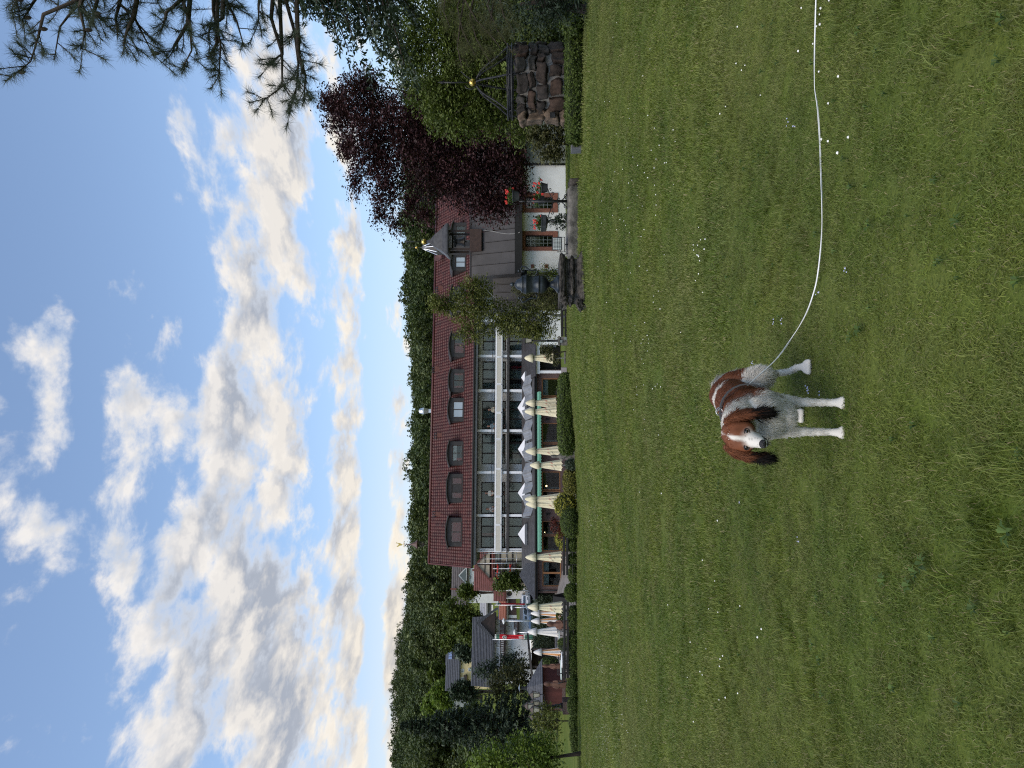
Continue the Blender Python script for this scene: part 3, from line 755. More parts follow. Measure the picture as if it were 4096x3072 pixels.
for s_ in (-1, 1): q.ball((s_ * .32, 0, 3.22), .07, 8); q.ball((s_ * .12, 0, 3.24), .08, 8)
q.build('compass_arms', gold, wc, smooth=True)
rp = [(.02, 3.45), (.14, 3.5), (.2, 3.62), (.2, 3.78), (.25, 3.9), (.34, 3.98), (.38, 4.1), (.33, 4.2), (.24, 4.2), (.22, 4.12), (.14, 4.0), (.02, 3.95), (-.08, 4.0), (-.12, 4.14), (-.14, 4.28), (-.2, 4.32), (-.26, 4.24), (-.24, 4.18), (-.2, 4.16), (-.18, 4.0), (-.16, 3.82), (-.1, 3.66), (-.02, 3.56)]
q = MB(); q.prism([(-x * .9, z - .02) for x, z in rp], -.03, .03); q.build('rooster', gold, wc)
# steel escape stair frame at the left end
q = MB()
for x in (-1.35, -.95, -.45):
    q.tube([(sL + x, .6, .2), (sL + x, .6, zE - .3)], .03, 6)
for z_ in (1.2, 2.2, 3.1, 4.1, 5.3): q.tube([(sL - 1.35, .6, z_), (sL - .3, .6, z_)], .022, 6)
q.build('stair_frame', silver, hotel, smooth=True)

# ================================================================= RESTAURANT WING
WF = Fr(HF.o[0] + 5.2 * math.sin(TH), HF.o[1] - 5.2 * math.cos(TH), TH)
wing = thing('restaurant_wing', 'single storey brick restaurant wing with dark flat roof and green awning', 'restaurant', (WF.o[0], WF.o[1], 0), TH)
S2 = WF.S; Z2 = WF.Z
def brick_material():
    m = bpy.data.materials.new('dark_brick'); m.use_nodes = True; t = NT(m.node_tree); b = t.n['Principled BSDF']
    tc = t.add('ShaderNodeTexCoord'); br = t.add('ShaderNodeTexBrick')
    mp = t.add('ShaderNodeMapping'); mp.inputs['Rotation'].default_value = (math.pi / 2, 0, 0)
    t.l.new(tc.outputs['Object'], mp.inputs[0]); t.l.new(mp.outputs[0], br.inputs[0])
    br.inputs['Color1'].default_value = (.060, .030, .026, 1); br.inputs['Color2'].default_value = (.105, .055, .046, 1); br.inputs['Mortar'].default_value = (.11, .095, .09, 1)
    br.inputs['Scale'].default_value = 1; br.inputs['Brick Width'].default_value = .25; br.inputs['Row Height'].default_value = .085; br.inputs['Mortar Size'].default_value = .010
    t.l.new(br.outputs[0], b.inputs['Base Color']); b.inputs['Roughness'].default_value = .8
    bn = t.add('ShaderNodeBump'); bn.inputs['Strength'].default_value = .5; bn.inputs['Distance'].default_value = -.02
    t.l.new(br.outputs['Fac'], bn.inputs['Height']); t.l.new(bn.outputs[0], b.inputs['Normal'])
    return m
brick = brick_material()
zG, zW1, zW0, zB = .55, -.06, -1.66, -3.0           # gutter, window head, window sill, foundation
wl_, wr_ = S2(2372), S2(1478)
gl_wins = [(2346, 2292, 'b'), (2292, 2245, 'b'), (2206, 2142, 'd'), (2139, 2084, 'd'), (1991, 1963, 'd'), (1961, 1886, 'd'), (1790, 1774, 'd'), (1771, 1692, 'd'), (1600, 1587, 'd'), (1585, 1513, 'b')]
q = MB(); q.box(wl_, wr_, 0, .3, zW1, zG - .12); q.build('upper_brickwork', brick, wing)
q = MB(); q.box(wl_, wr_, 0, .3, zB, zW0); q.build('lower_brickwork', brick, wing)
spans = [(S2(l), S2(r)) for l, r, _ in gl_wins]
prev = wl_
for (a, b) in spans:
    if a - prev > .05: q = MB(); q.box(prev, a, .003, .297, zW0, zW1); q.build('brick_pier', brick, wing)
    prev = b
q = MB(); q.box(prev, wr_, .003, .297, zW0, zW1); q.build('brick_pier', brick, wing)
q = MB(); q.box(wl_, wl_ + .3, .302, 5.0, zB, zG - .12); q.build('side_brickwork', brick, wing)
q = MB(); q.box(wl_ + .35, wr_, 4.0, 4.1, zB, zG - .15); q.build('back_room', room_shade, wing)
q = MB(); q.box(wl_ + .35, wr_, .35, 4.0, -2.35, -2.3); q.build('floor', room_shade, wing)
for (a, b), (l, r, k) in zip(spans, gl_wins):
    wn = window(wing, a, b, .05, zW0 + .01, zW1 - .01, (0, 1), frame=wood_orange, fw=.075, gl=glass_dark, depth=.13,
           curtains=[(0, .03, .97, .0, .36, curtain_m)] if k == 'b' else ([(0, .03, .16, 0, 1, curtain_m)] if l - r > 50 else []))
# tables seen through the glass, and two lit lamps
q = MB()
for sy in (1545, 1730, 1925, 2110, 2265, 2320):
    a = S2(sy, 2); q.lathe([(.05, -2.3), (.05, -1.6), (.45, -1.58), (.45, -1.54)], (a, 2.0, 0), 10)
    for dx_ in (-.6, .6): q.box(a + dx_ - .2, a + dx_ + .2, 1.9, 1.95, -2.0, -1.25); q.box(a + dx_ - .2, a + dx_ + .2, 1.5, 1.9, -1.85, -1.8)
q.build('dining_furniture', mat('dining_wood', (.10, .05, .03), rough=.5), wing)
q = MB(); a = S2(1944, 1.2); q.ball((a, 1.2, -.48), .07, 10); q.ball((S2(1990, 1.2), 1.2, -.25), .05, 8); q.ball((S2(2130, 1.2), 1.2, -.3), .05, 8); q.build('lit_lamp', emitmat('lamp_glow', (1.0, .72, .36), 4.0), wing, smooth=True)
# roof, fascia, awning
zb_ = 1.72
q = MB(); q.raw([(S2(2290), -.25, zG), (wr_ + 1, -.25, zG), (wr_ + 1, 5.15, zb_), (S2(2290), 5.15, zb_), (S2(2290), -.25, zG - .10), (wr_ + 1, -.25, zG - .10), (wr_ + 1, 5.15, zG - .1), (S2(2290), 5.15, zG - .1)],
               [(0, 1, 2, 3), (4, 7, 6, 5), (0, 4, 5, 1), (0, 3, 7, 4), (1, 5, 6, 2), (2, 6, 7, 3)]); wroof = q.build('roof', roof_black, wing)
q = MB(); q.box(S2(2396, -.3), wr_ + 1, -.36, -.27, zG - .2, zG + .03); q.build('fascia', black, wing)
q = MB(); q.tube([(S2(2396, -.4), -.42, zG - .02), (wr_ + 1, -.42, zG - .02)], .07, 8); q.build('gutter', black, wing, smooth=True)
aL, aR = S2(2208, -.7), S2(1567, -.7)
q = MB(); n = 104; vs, fs = [], []
for k in range(n + 1):
    x = aL + (aR - aL) * k / n; sc_ = .07 * abs(math.sin(math.pi * k / 2))
    vs += [(x, -.30, zG - .17), (x, -.85, zG - .36), (x, -.86, zG - .50 - sc_)]
    if k: fs += [(3 * k - 3, 3 * k - 2, 3 * k + 1, 3 * k), (3 * k - 2, 3 * k - 1, 3 * k + 2, 3 * k + 1)]
q.raw(vs, fs); q.build('awning', awning_g, wing)
# hip roof end in slate
hx0, hx1, hx2 = S2(2404, -.3), S2(2270, -.3), S2(2300, 2.0)
q = MB(); q.raw([(hx0, -.35, zG + .02), (hx1 + .3, -.35, zG + .02), (hx2, 2.3, zG + 1.35), (hx0, 5.2, zG + .02), (hx1 + 1.5, 5.2, zG + .02)], [(0, 1, 2), (0, 2, 3), (3, 2, 4), (1, 4, 2), (0, 3, 4, 1)])
hip = q.build('hip_roof', slate, wing)
rows_ = 16
for r_ in range(rows_):                               # slate courses
    u0, u1 = r_ / rows_, (r_ + 1) / rows_
    q = MB()
    def hp(x, y, u): return Vector((x, y, zG + .02)).lerp(Vector((hx2, 2.3, zG + 1.35)), u)
    for (A, B) in (((hx0, -.35), (hx1 + .3, -.35)), ((hx0, 5.2), (hx0, -.35))):
        p0, p1, p2, p3 = hp(*A, u0), hp(*B, u0), hp(*B, min(u1 + .01, 1)), hp(*A, min(u1 + .01, 1))
        nn_ = (p1 - p0).cross(p3 - p0).normalized(); nn_ = nn_ if nn_.z > 0 else -nn_
        q.raw([p0 + nn_ * .05, p1 + nn_ * .05, p2 + nn_ * .012, p3 + nn_ * .012, p0, p1], [(0, 1, 2, 3), (4, 5, 1, 0)])
    q.build('slate_course', slate, hip)
# skylights
skyl = mat('opal_acrylic', (.55, .55, .57), (.66, .66, .68), rough=.35, scale=1)
def roofz(t_): return zG + (t_ + .25) / 5.4 * (zb_ - zG)
for (l, r) in ((2177, 2096), (2012, 1931), (1836, 1757), (1673, 1590), (1531, 1490)):
    t_ = 3.3; a, b = S2(l, t_), S2(r, t_); w2 = (b - a) / 2; zc = roofz(t_)
    q = MB(); q.sqlathe([(w2 + .05, -.12), (w2 + .05, .12), (w2, .121)], ((a + b) / 2, t_, zc)); sk = q.build('skylight', greymetal, wroof)
    q = MB(); q.sqlathe([(w2 * .98, .12), (.02, .12 + .34 * (b - a))], ((a + b) / 2, t_, zc)); q.build('skylight_pyramid', skyl, wroof)
# tilted solar panels on racks
psy = [2044, 2000, 1950, 1905, 1870, 1820, 1790, 1738, 1700, 1655, 1600, 1560, 1520]
for i, sy in enumerate(psy):
    t_ = 1.15 + .2 * (i % 2); a = S2(sy, t_); zc = roofz(t_) + .28; sk_ = .28 * (1 if i % 2 else -1)
    Vx = Vector((.46, sk_ * .4, sk_ * .55)); Vy = Vector((-.08, .50, .38)); C0 = Vector((a, t_, zc))
    nn_ = Vx.cross(Vy).normalized()
    q = MB(); c4 = [C0 - Vx - Vy, C0 + Vx - Vy, C0 + Vx + Vy, C0 - Vx + Vy]
    q.raw(c4 + [c - nn_ * .04 for c in c4], [(0, 1, 2, 3), (7, 6, 5, 4), (0, 4, 5, 1), (1, 5, 6, 2), (2, 6, 7, 3), (3, 7, 4, 0)])
    pn = q.build('solar_panel', solar, wroof)
    q = MB()
    for u in (-.33, .33): q.bar(C0 - Vy + Vx * u + nn_ * .004, C0 + Vy + Vx * u + nn_ * .004, .03, .01, up=nn_)
    for c in c4[2:]: q.bar(c - nn_ * .05, Vector((c.x, c.y, roofz(c.y) - .05)), .03)
    q.build('panel_rack', silver, wroof)
# wall lamps and downpipe
for sy in (1677, 2055):
    a = S2(sy); q = MB(); q.lathe([(.03, -.75), (.07, -.7), (.09, -.5), (.03, -.42), (.02, -.36)], (a, -.12, 0), 8); q.bar((a, 0, -.45), (a, -.12, -.45), .025); q.build('wall_lantern', black, wing)
a = S2(2362); q = MB(); q.tube([(a, -.08, zG - .1), (a, -.08, -2.6)], .05, 8); q.build('downpipe', iron, wing, smooth=True)
# white porch at the right end of the wing
pa, pb = S2(1492, -.6), S2(1378, -.6)
q = MB(); q.box(pa, pa + .22, -.6, -.38, -3, .1); q.box(pb, pb + .22, -.6, -.38, -3, .1); q.box(pa - .05, pb + .3, -.62, -.36, .1, .5); porch = q.build('porch_frame', whitep, wing)
q = MB(); q.box(pa + .2, pb, .5, .6, -3, .1); q.build('porch_back', room_shade, wing)
q = MB(); q.raw([(pa - .3, -.9, .52), (pb + 3.0, -.9, .52), (pb + 3.0, 5, 1.75), (pa - .3, 5, 1.75), (pa - .3, -.9, .42), (pb + 3, -.9, .42), (pb + 3, 5, .42), (pa - .3, 5, .42)], [(0, 1, 2, 3), (4, 7, 6, 5), (0, 4, 5, 1), (1, 5, 6, 2), (2, 6, 7, 3), (3, 7, 4, 0)]); q.build('porch_roof', metal_roof, wing)
q = MB(); q.box(pb + .25, pb + 9, -.3, 0, -3, .4); q.build('porch_side_wall', white, wing)
# ================================================================= CHAPEL-LIKE OUTBUILDING
CF = Fr(0.0, 38.0, 0.0)
CS, CZ = CF.S, CF.Z
xl = CS(1075)
chap = thing('outbuilding', 'low white outbuilding with brown metal roof and open bell turret', 'building', (xl, 38, 0))
def cx(sy, t=0.0): return CS(sy, t) - xl
zb0, ze0 = -1.15, 1.62
x_r = cx(300)
wn2 = [(1003, 925), (850, 772)]
zo0, zo1 = CZ(2224, 960), CZ(2100, 960)            # window openings
q = MB(); q.box(0, x_r, 0, .35, zo1, ze0); q.build('upper_wall', white, chap)
q = MB(); q.box(0, x_r, 0, .35, zb0 + .34, zo0); q.build('lower_wall', white, chap)
prev = 0
for l, r in wn2:
    q = MB(); q.box(prev, cx(l), .002, .348, zo0, zo1); q.build('wall_pier', white, chap); prev = cx(r)
q = MB(); q.box(prev, x_r, .002, .348, zo0, zo1); q.build('wall_pier', white, chap)
q = MB(); q.box(0, .3, .352, 6, zb0, ze0); q.build('end_wall', white, chap)
q = MB(); q.box(.35, x_r, 1.2, 1.3, zb0, ze0); q.build('room_back', mat('dim_room', (.05, .055, .04), (.09, .095, .075), rough=.9, scale=1.2), chap)
x = -.02; k = 0
while x < x_r:                                      # sandstone plinth blocks
    w_ = random.uniform(.75, 1.25); q = MB(); q.box(x, min(x + w_ - .012, x_r), -.06, .3, zb0 - .2, zb0 + .34 + random.uniform(-.01, .01)); q.build('plinth_block', sandstone, chap, bevel=.012); x += w_
for z_ in (CZ(2130, 1072), CZ(2185, 1072)):
    q = MB(); q.box(.02, .22, -.035, .2, z_ - .09, z_ + .09); q.build('quoin_block', sandstone, chap)
for l, r in wn2:
    a, b = cx(l), cx(r); fw = .2
    for (x0, x1, z0, z1) in ((a, b, zo1 - .02, zo1 + .22), (a, b, zo0 - .10, zo0 + .16), (a, a + fw, zo0 + .162, zo1 - .022), (b - fw, b, zo0 + .162, zo1 - .022)):
        q = MB(); q.box(x0, x1, -.05, .25, z0, z1); q.build('window_surround', sandstone, chap, bevel=.015)
    q = MB(); ia, ib, i0, i1 = a + fw, b - fw, zo0 + .16, zo1 - .02
    q.box(ia, ib, .12, .16, i0, i0 + .05); q.box(ia, ib, .12, .16, i1 - .05, i1); q.box(ia, ia + .05, .122, .158, i0 + .05, i1 - .05); q.box(ib - .05, ib, .122, .158, i0 + .05, i1 - .05)
    win = q.build('window', iron, chap)
    for ci in range(3):
        for ri in range(6):                         # leaded panes
            x0 = ia + .05 + (ib - ia - .1) * ci / 3; x1 = ia + .05 + (ib - ia - .1) * (ci + 1) / 3; z0 = i0 + .05 + (i1 - i0 - .1) * ri / 6; z1 = i0 + .05 + (i1 - i0 - .1) * (ri + 1) / 6
            p = MB(); p.box(x0 + .008, x1 - .008, .135, .142, z0 + .008, z1 - .008); po = p.build('pane', glass_dark, win); po.rotation_euler = (0, 0, 0)
    p = MB()
    for ci in (1, 2): xx = ia + .05 + (ib - ia - .1) * ci / 3; p.box(xx - .01, xx + .01, .128, .148, i0 + .05, i1 - .05)
    for ri in range(1, 6): z_ = i0 + .05 + (i1 - i0 - .1) * ri / 6; p.box(ia + .05, ib - .05, .130, .146, z_ - .008, z_ + .008)
    p.build('lead_bars', silver, win)
# metal roof of separate trays with upright seams
xe0 = cx(1095, -.4); yR, zR_ = .65, 4.18; ye, zE_ = -.55, 1.86
pw = .575; npan = int((x_r - xe0) / pw); dvec = Vector((0, yR - ye, zR_ - zE_)); nrm = Vector((0, -(zR_ - zE_), yR - ye)).normalized()
q = MB(); q.prism([(ye + .03, zE_ - .06), (yR + .03, zR_ - .05), (5.6, zR_ - .3), (6.2, zE_ - .06)], xe0 + .05, x_r, 'x'); croof = q.build('roof', darkgrey, chap)
for k in range(npan):
    x0 = xe0 + k * pw; x1 = x0 + pw - .045
    if x0 > x_r: break
    A, B = Vector((0, ye - .05, zE_)), Vector((0, yR, zR_))
    pts = [Vector((x, p.y, p.z)) + nrm * h for p in (A, B) for x, h in ((x0, .0), (x1, .0), (x1, .02), (x0, .02))]
    q = MB(); q.raw(pts, [(0, 1, 2, 3), (4, 7, 6, 5), (0, 4, 5, 1), (3, 2, 6, 7), (0, 3, 7, 4), (1, 5, 6, 2)])
    q.bar(Vector((x0 - .015, A.y, A.z)) + nrm * .035, Vector((x0 - .015, B.y, B.z)) + nrm * .035, .022, .05, up=nrm); q.build('roof_panel', metal_roof, croof)
q = MB(); q.box(xe0, x_r, ye - .16, ye + .02, zE_ - .36, zE_ + .02); q.build('eaves_board', black, chap)
q = MB(); q.box(xe0 + .1, x_r, ye + .02, .0, zE_ - .34, zE_ - .28); q.build('soffit', black, chap)
q = MB(); q.tube([(xe0, yR, zR_ + .03), (x_r, yR, zR_ + .03)], .06, 6); q.build('ridge_cap', metal_roof, croof, smooth=True)
q = MB(); q.raw([(xe0 - .02, ye, zE_ - .3), (xe0 - .02, yR, zR_), (xe0 - .02, 5.6, zR_ - .3), (xe0 - .02, 6.2, zE_ - .3), (xe0 + .04, ye, zE_ - .3), (xe0 + .04, yR, zR_), (xe0 + .04, 5.6, zR_ - .3), (xe0 + .04, 6.2, zE_ - .3)], [(0, 1, 2, 3), (7, 6, 5, 4), (0, 4, 5, 1), (1, 5, 6, 2), (2, 6, 7, 3)]); q.build('gable_end', darkgrey, chap)
# cable on the roof
q = MB(); pts = []
for k in range(14):
    f = k / 13; sx_ = 1910 + (2092 - 1910) * f; t_ = yR - .1 - (yR - ye + .05) * min(1, f * 1.12)
    pts.append((cx(926 - 6 * math.sin(f * 7) + 6 * f, t_), t_ - .03, zE_ + (zR_ - zE_) * (t_ - ye) / (yR - ye) + .06))
q.tube(pts, .025, 6); q.build('cable', mat('grey_cable', (.16, .16, .16), rough=.6), croof, smooth=True)
# bell turret
tx = cx(967, yR); bw = .56
tur = MB(); tur.box(tx - bw, tx + bw, yR - .5, yR + .5, CZ(1928, 967, yR), CZ(1882, 967, yR)); tur = tur.build('turret_base', mat('turret_brown', (.035, .02, .016), (.06, .035, .028), rough=.6), chap)
z0t, z1t = CZ(1882, 967, yR), CZ(1800, 967, yR)
for ax in (-1, 1):
    for ay in (-1, 1):
        q = MB(); q.box(tx + ax * (bw - .09) - .055, tx + ax * (bw - .09) + .055, yR + ay * .42 - .05, yR + ay * .42 + .05, z0t, z1t + .1); q.build('turret_post', darkbrown, tur)
q = MB(); q.tube([(tx - bw + .1, yR, z1t - .14), (tx + bw - .1, yR, z1t - .14)], .05, 6); q.tube([(tx, yR, z1t - .12), (tx, yR, z1t - .3)], .05, 6)
q.tube([(tx - .1, yR, z1t - .28), (tx + .0, yR, z1t - .22), (tx + .1, yR, z1t - .28)], .03, 6); q.box(tx - .28, tx + .28, yR - .06, yR + .06, z1t - .33, z1t - .22); q.build('bell_yoke', iron, tur)
bz = z0t + .28
q = MB(); q.lathe([(.27, 0), (.285, .02), (.25, .08), (.19, .2), (.17, .36), (.15, .46), (.08, .52), (.03, .54)], (tx, yR, bz), 20); q.ball((tx, yR, bz - .05), .045, 8); q.bar((tx, yR, bz + .1), (tx, yR, bz - .05), .02); q.build('bell', mat('bell_bronze', (.03, .025, .02), (.07, .06, .05), rough=.4, metal=.7), tur, smooth=True)
q = MB(); q.sqlathe([(.78, z1t + .0), (.80, z1t + .05), (.78, z1t + .14), (.60, z1t + .34), (.28, z1t + .82), (.10, CZ(1722, 967, yR)), (.03, CZ(1700, 967, yR))], (tx, yR, 0)); q.build('turret_roof', mat('turret_lead', (.02, .021, .024), (.045, .046, .05), rough=.45), tur)
q = MB(); q.ball((tx, yR, CZ(1696, 960, yR)), .15, 16); q.build('gilded_ball', gold, tur, smooth=True)
q = MB(); zt = CZ(1615, 960, yR); q.tube([(tx, yR, CZ(1690, 960, yR)), (tx, yR, zt)], .02, 6); q.tube([(tx - .16, yR, zt - .16), (tx + .16, yR, zt - .16)], .018, 6)
for k in (-1, 1): q.tube([(tx + k * .02, yR, zt - .36), (tx + k * .12, yR, zt - .32), (tx + k * .1, yR, zt - .24), (tx, yR, zt - .2)], .012, 5)
q.build('cross_finial', iron, tur, smooth=True)
# spire of a further roof behind
sp = px(1745, 990, 47.0)
spire = thing('spire', 'pale striped spire with small golden ball behind the bell turret', 'spire', (sp.x, 47, sp.z - 1.2))
q = MB(); q.lathe([(.46, -1.5), (.46, 1.0), (.42, 1.2), (.30, 1.5), (.18, 1.8), (.08, 2.05), (.03, 2.2)], n=8); q.build('spire_cone', darkgrey, spire)
for k in range(8):
    a = 6.28318 * k / 8; c, s_ = math.cos(a), math.sin(a)
    q = MB(); q.tube([(.47 * c, .47 * s_, 1.0), (.43 * c, .43 * s_, 1.2), (.31 * c, .31 * s_, 1.5), (.19 * c, .19 * s_, 1.8), (.09 * c, .09 * s_, 2.05)], .035, 5); q.build('spire_rib', silver, spire, smooth=True)
q = MB(); q.ball((0, 0, 2.45), .09, 12); q.build('gilded_ball', gold, spire, smooth=True)
q = MB(); q.tube([(0, 0, 2.2), (0, 0, 3.0)], .02, 6); q.tube([(-.15, 0, 2.85), (.15, 0, 2.85)], .015, 6); q.build('finial', iron, spire)
# lower annex roof
ax0, ax1 = cx(1232, 1.0), cx(1096, 1.0); za0, za1 = 1.50, 3.05
q = MB(); q.prism([(.63, za0), (1.23, za1 - .03), (4.4, za1 - .15), (4.4, za0)], ax0, ax1 + .4, 'x'); ar = q.build('annex_roof', darkgrey, chap)
nrm2 = Vector((0, -(za1 - za0), .6)).normalized(); npn = 5
for k in range(npn):
    x0 = ax0 + (ax1 + .3 - ax0) * k / npn; x1 = ax0 + (ax1 + .3 - ax0) * (k + 1) / npn - .045
    pts = [Vector((x, y, z)) + nrm2 * h for (y, z) in ((.55, za0 - .02), (1.2, za1)) for x, h in ((x0, .0), (x1, .0), (x1, .02), (x0, .02))]
    q = MB(); q.raw(pts, [(0, 1, 2, 3), (4, 7, 6, 5), (0, 4, 5, 1), (3, 2, 6, 7), (0, 3, 7, 4), (1, 5, 6, 2)]); q.bar(Vector((x0, .55, za0)) + nrm2 * .03, Vector((x0, 1.2, za1)) + nrm2 * .03, .025, .045, up=nrm2); q.build('roof_panel', metal_roof, ar)
q = MB(); q.box(ax0 - .05, ax1 + .3, .42, .56, za0 - .26, za0); q.build('annex_eaves', black, chap)
q = MB(); q.box(ax0 + .1, ax1, 3.3, 3.4, -1.6, za0); q.build('annex_back', room_shade, chap)
for x in (ax0 + .05, ax1 - .1): q = MB(); q.box(x, x + .12, .6, .72, -1.6, za0 - .2); q.build('annex_post', darkbrown, chap)
q = MB(); q.tube([(cx(660), -.1, ze0), (cx(660), -.1, zb0)], .05, 8); q.build('downpipe', black, chap, smooth=True)
# darker rear wall seen beside the pipe
q = MB(); q.box(cx(655), cx(655) + 4, -.12, -.003, zb0, ze0 + .1); q.build('side_wall', mat('grey_green_render', (.14, .15, .13), rough=.9), chap)

# ================================================================= STONE BLOCK, FLOWER STAND, FLOODLIGHT
b0 = at(890, 18.3)
blk = thing('stone_block', 'long weathered grey stone block lying in the lawn', 'stone block', (b0.x, 18.3, b0.z))
def rough_box(sx, sy, sz, n=(10, 4, 4), amp=.02, seed=0):
    bm = bmesh.new(); bmesh.ops.create_cube(bm, size=1)
    bmesh.ops.subdivide_edges(bm, edges=bm.edges[:], cuts=6, use_grid_fill=True)
    rr = random.Random(seed); ph = [rr.uniform(0, 6) for _ in range(6)]
    for v in bm.verts:
        c = v.co.copy(); e = 1 - .06 * (abs(c.x * 2) ** 6 * abs(c.z * 2) ** 6 + abs(c.y * 2) ** 6 * abs(c.z * 2) ** 6)
        v.co = Vector((c.x * sx * e, c.y * sy * e, c.z * sz * e)) + Vector((math.sin(c.y * 4 + ph[0]) + math.sin(c.z * 5 + ph[1]), math.sin(c.x * 5 + ph[2]) + math.sin(c.z * 4 + ph[3]), math.sin(c.x * 6 + ph[4]) + math.sin(c.y * 3 + ph[5]))) * amp * .6
        v.co += Vector((rr.uniform(-1, 1), rr.uniform(-1, 1), rr.uniform(-1, 1))) * amp * .3
    me = bpy.data.meshes.new('stone'); bm.to_mesh(me); bm.free(); return me
o = bpy.data.objects.new('stone_body', rough_box(1.70, .55, .36, amp=.025, seed=3)); o.data.materials.append(stone_grey); link(o, blk); o.location = (0, 0, .13); o.data.shade_smooth()
o = bpy.data.objects.new('stone_foot', rough_box(.22, .5, .30, amp=.02, seed=5)); o.data.materials.append(stone_dark); link(o, blk); o.location = (.93, .05, .12); o.data.shade_smooth()
top = b0.z + .31
# wrought iron flower stand
fs = px(2270, 805, 18.3)
stand = thing('flower_stand', 'black wrought iron flower stand with scroll arms on the stone block', 'flower stand', (fs.x, 18.3, top))
H_ = CAMH - (2105 - HZ) / F * 18.3 - top
q = MB(); q.tube([(0, 0, 0), (0, 0, 1.0)], .035, 8)
for k in range(12):
    a = k * 1.2; q.ball((.033 * math.cos(a), .033 * math.sin(a), .5 + k * .045), .014, 6)
q.build('twisted_post', iron, stand, smooth=True)
def scroll(p0, dirx, size, flip=1):
    pts = []
    for k in range(22):
        a = k / 21 * 5.2; r = size * (1 - k / 26); pts.append((p0[0] + dirx * (size - r * math.cos(a)), p0[1], p0[2] + flip * r * math.sin(a)))
    return pts
for dx_ in (-1, 1):
    q = MB(); q.tube([(0, 0, .16), (dx_ * .05, 0, .1), (dx_ * .14, 0, .02), (dx_ * .2, 0, .0)], .014, 6); q.tube(scroll((dx_ * .06, 0, .02), dx_, .07), .011, 6); q.tube(scroll((0, 0, .2), dx_, .05), .011, 6); q.build('scroll_foot', iron, stand, smooth=True)
arms = [(px(2153, 892, 18.3), 'l'), (px(2132, 742, 18.3), 'r'), (px(2138, 792, 18.3), 'b')]
def rel(p): return (p.x - fs.x, p.y - 18.3, p.z - top)
potspec = [(2177, 893, 0.0, .15, .12, 1), (2178, 752, -.1, .14, .13, 2), (2166, 800, .22, .13, .12, 3), (2064, 785, 0.0, .15, .14, 4)]
pots = []
for (sx_, sy_, dy_, w_, h_, k) in potspec:
    p = px(sx_, sy_, 18.3 + dy_); r_ = rel(p); zbot = r_[2] - h_ * .5
    q = MB(); s_ = 1 if r_[0] > 0 else -1
    if k < 4:
        q.tube([(0, 0, zbot - .18), (r_[0] * .35, r_[1] * .35, zbot - .10), (r_[0] * .7, r_[1] * .7, zbot - .04), (r_[0], r_[1], zbot - .01)], .013, 6)
        q.tube([(v[0], r_[1] * .5, v[2]) for v in scroll((r_[0] * .45, 0, zbot - .13), s_, .05, -1)], .01, 6)
        q.tube([(v[0], r_[1] * .8, v[2]) for v in scroll((r_[0] * .8, 0, zbot - .07), s_, .035, -1)], .009, 6)
    else: q.tube([(0, 0, .98), (0, 0, zbot)], .02, 6); q.tube([(v[0], 0, v[2]) for v in scroll((0, 0, .95), 1, .05)], .01, 6); q.tube([(v[0], 0, v[2]) for v in scroll((0, 0, .95), -1, .05)], .01, 6)
    q.lathe([(w_ * .8, zbot - .012), (w_ * .8, zbot - .002)], (r_[0], r_[1], 0), 14); q.build('scroll_arm', iron, stand, smooth=True)
    pots.append((p, w_, h_, k))
glab = {1: 'square dark planter of red geraniums on the lower left arm', 2: 'round dark pot of red geraniums on the right arm', 3: 'dark pot of red geraniums close behind the iron post', 4: 'dark pot of red geraniums on top of the iron post'}
for (p, w_, h_, k) in pots:
    T = thing('geranium_pot', glab[k], 'flower pot', (p.x, p.y, p.z - h_ / 2), 0, 'geranium pots on the iron stand')
    q = MB()
    if k == 1: q.sqlathe([(w_ * .8, 0), (w_, h_ * .2), (w_, h_), (w_ * 1.06, h_), (w_ * 1.06, h_ + .02), (w_ * .9, h_ + .02)], rz=.3)
    else: q.lathe([(w_ * .7, 0), (w_ * .95, h_), (w_ * 1.05, h_), (w_ * 1.05, h_ + .025), (w_ * .85, h_ + .025)], n=16)
    q.build('pot', mat('pot_dark', (.02, .022, .024), (.045, .048, .052), rough=.5), T)
    wid = 1.35 if k != 2 else 1.7
    C, val, _ = crown_points([(0, 0, h_ + .07, w_ * wid, w_ * 1.1, .085)], 70, 7, .02, .3); V, Qq, v = leaf_quads(C, .035, .8, .9, val); nmesh('foliage', V, Qq, lm_ger, T, v)
    nb = 11 if k != 3 else 6
    for j in range(nb):
        a = random.uniform(0, 6.28); rr_ = random.uniform(.3, 1.0) * w_ * wid; zc = h_ + .12 + random.uniform(-.03, .08) - (.10 if rr_ > w_ * 1.2 else 0)
        c = (rr_ * math.cos(a), rr_ * math.sin(a) * .8, zc)
        C2 = np.array(c) + rand_unit(26) * .024; V, Qq, v = leaf_quads(C2, .024, .9, 0); nmesh('bloom', V, Qq, terracotta, T, v)
# dark conifer in front of the wall, behind the pot
T = thing('dwarf_conifer', 'dark narrow dwarf conifer with several tips below the geranium planter', 'shrub', (px(2270, 888, 19.2).x, 19.2, g(px(2270, 888, 19.2).x, 19.2)))
lob = [(0, 0, .35, .20, .2, .38)] + [(dx_, 0, .9 + h_, .05, .05, .30) for dx_, h_ in ((-.09, .08), (.02, .0), (.12, .13))]
C, val, _ = crown_points(lob, 190, 14, .03, .4); V, Qq, v = leaf_quads(C, .05, .4, .3, val * .6); nmesh('crown', V, Qq, lm_fir, T, v)
q = MB(); q.tube([(0, 0, -.1), (0, 0, .9)], [.03, .015], 6); q.build('trunk', bark, T)
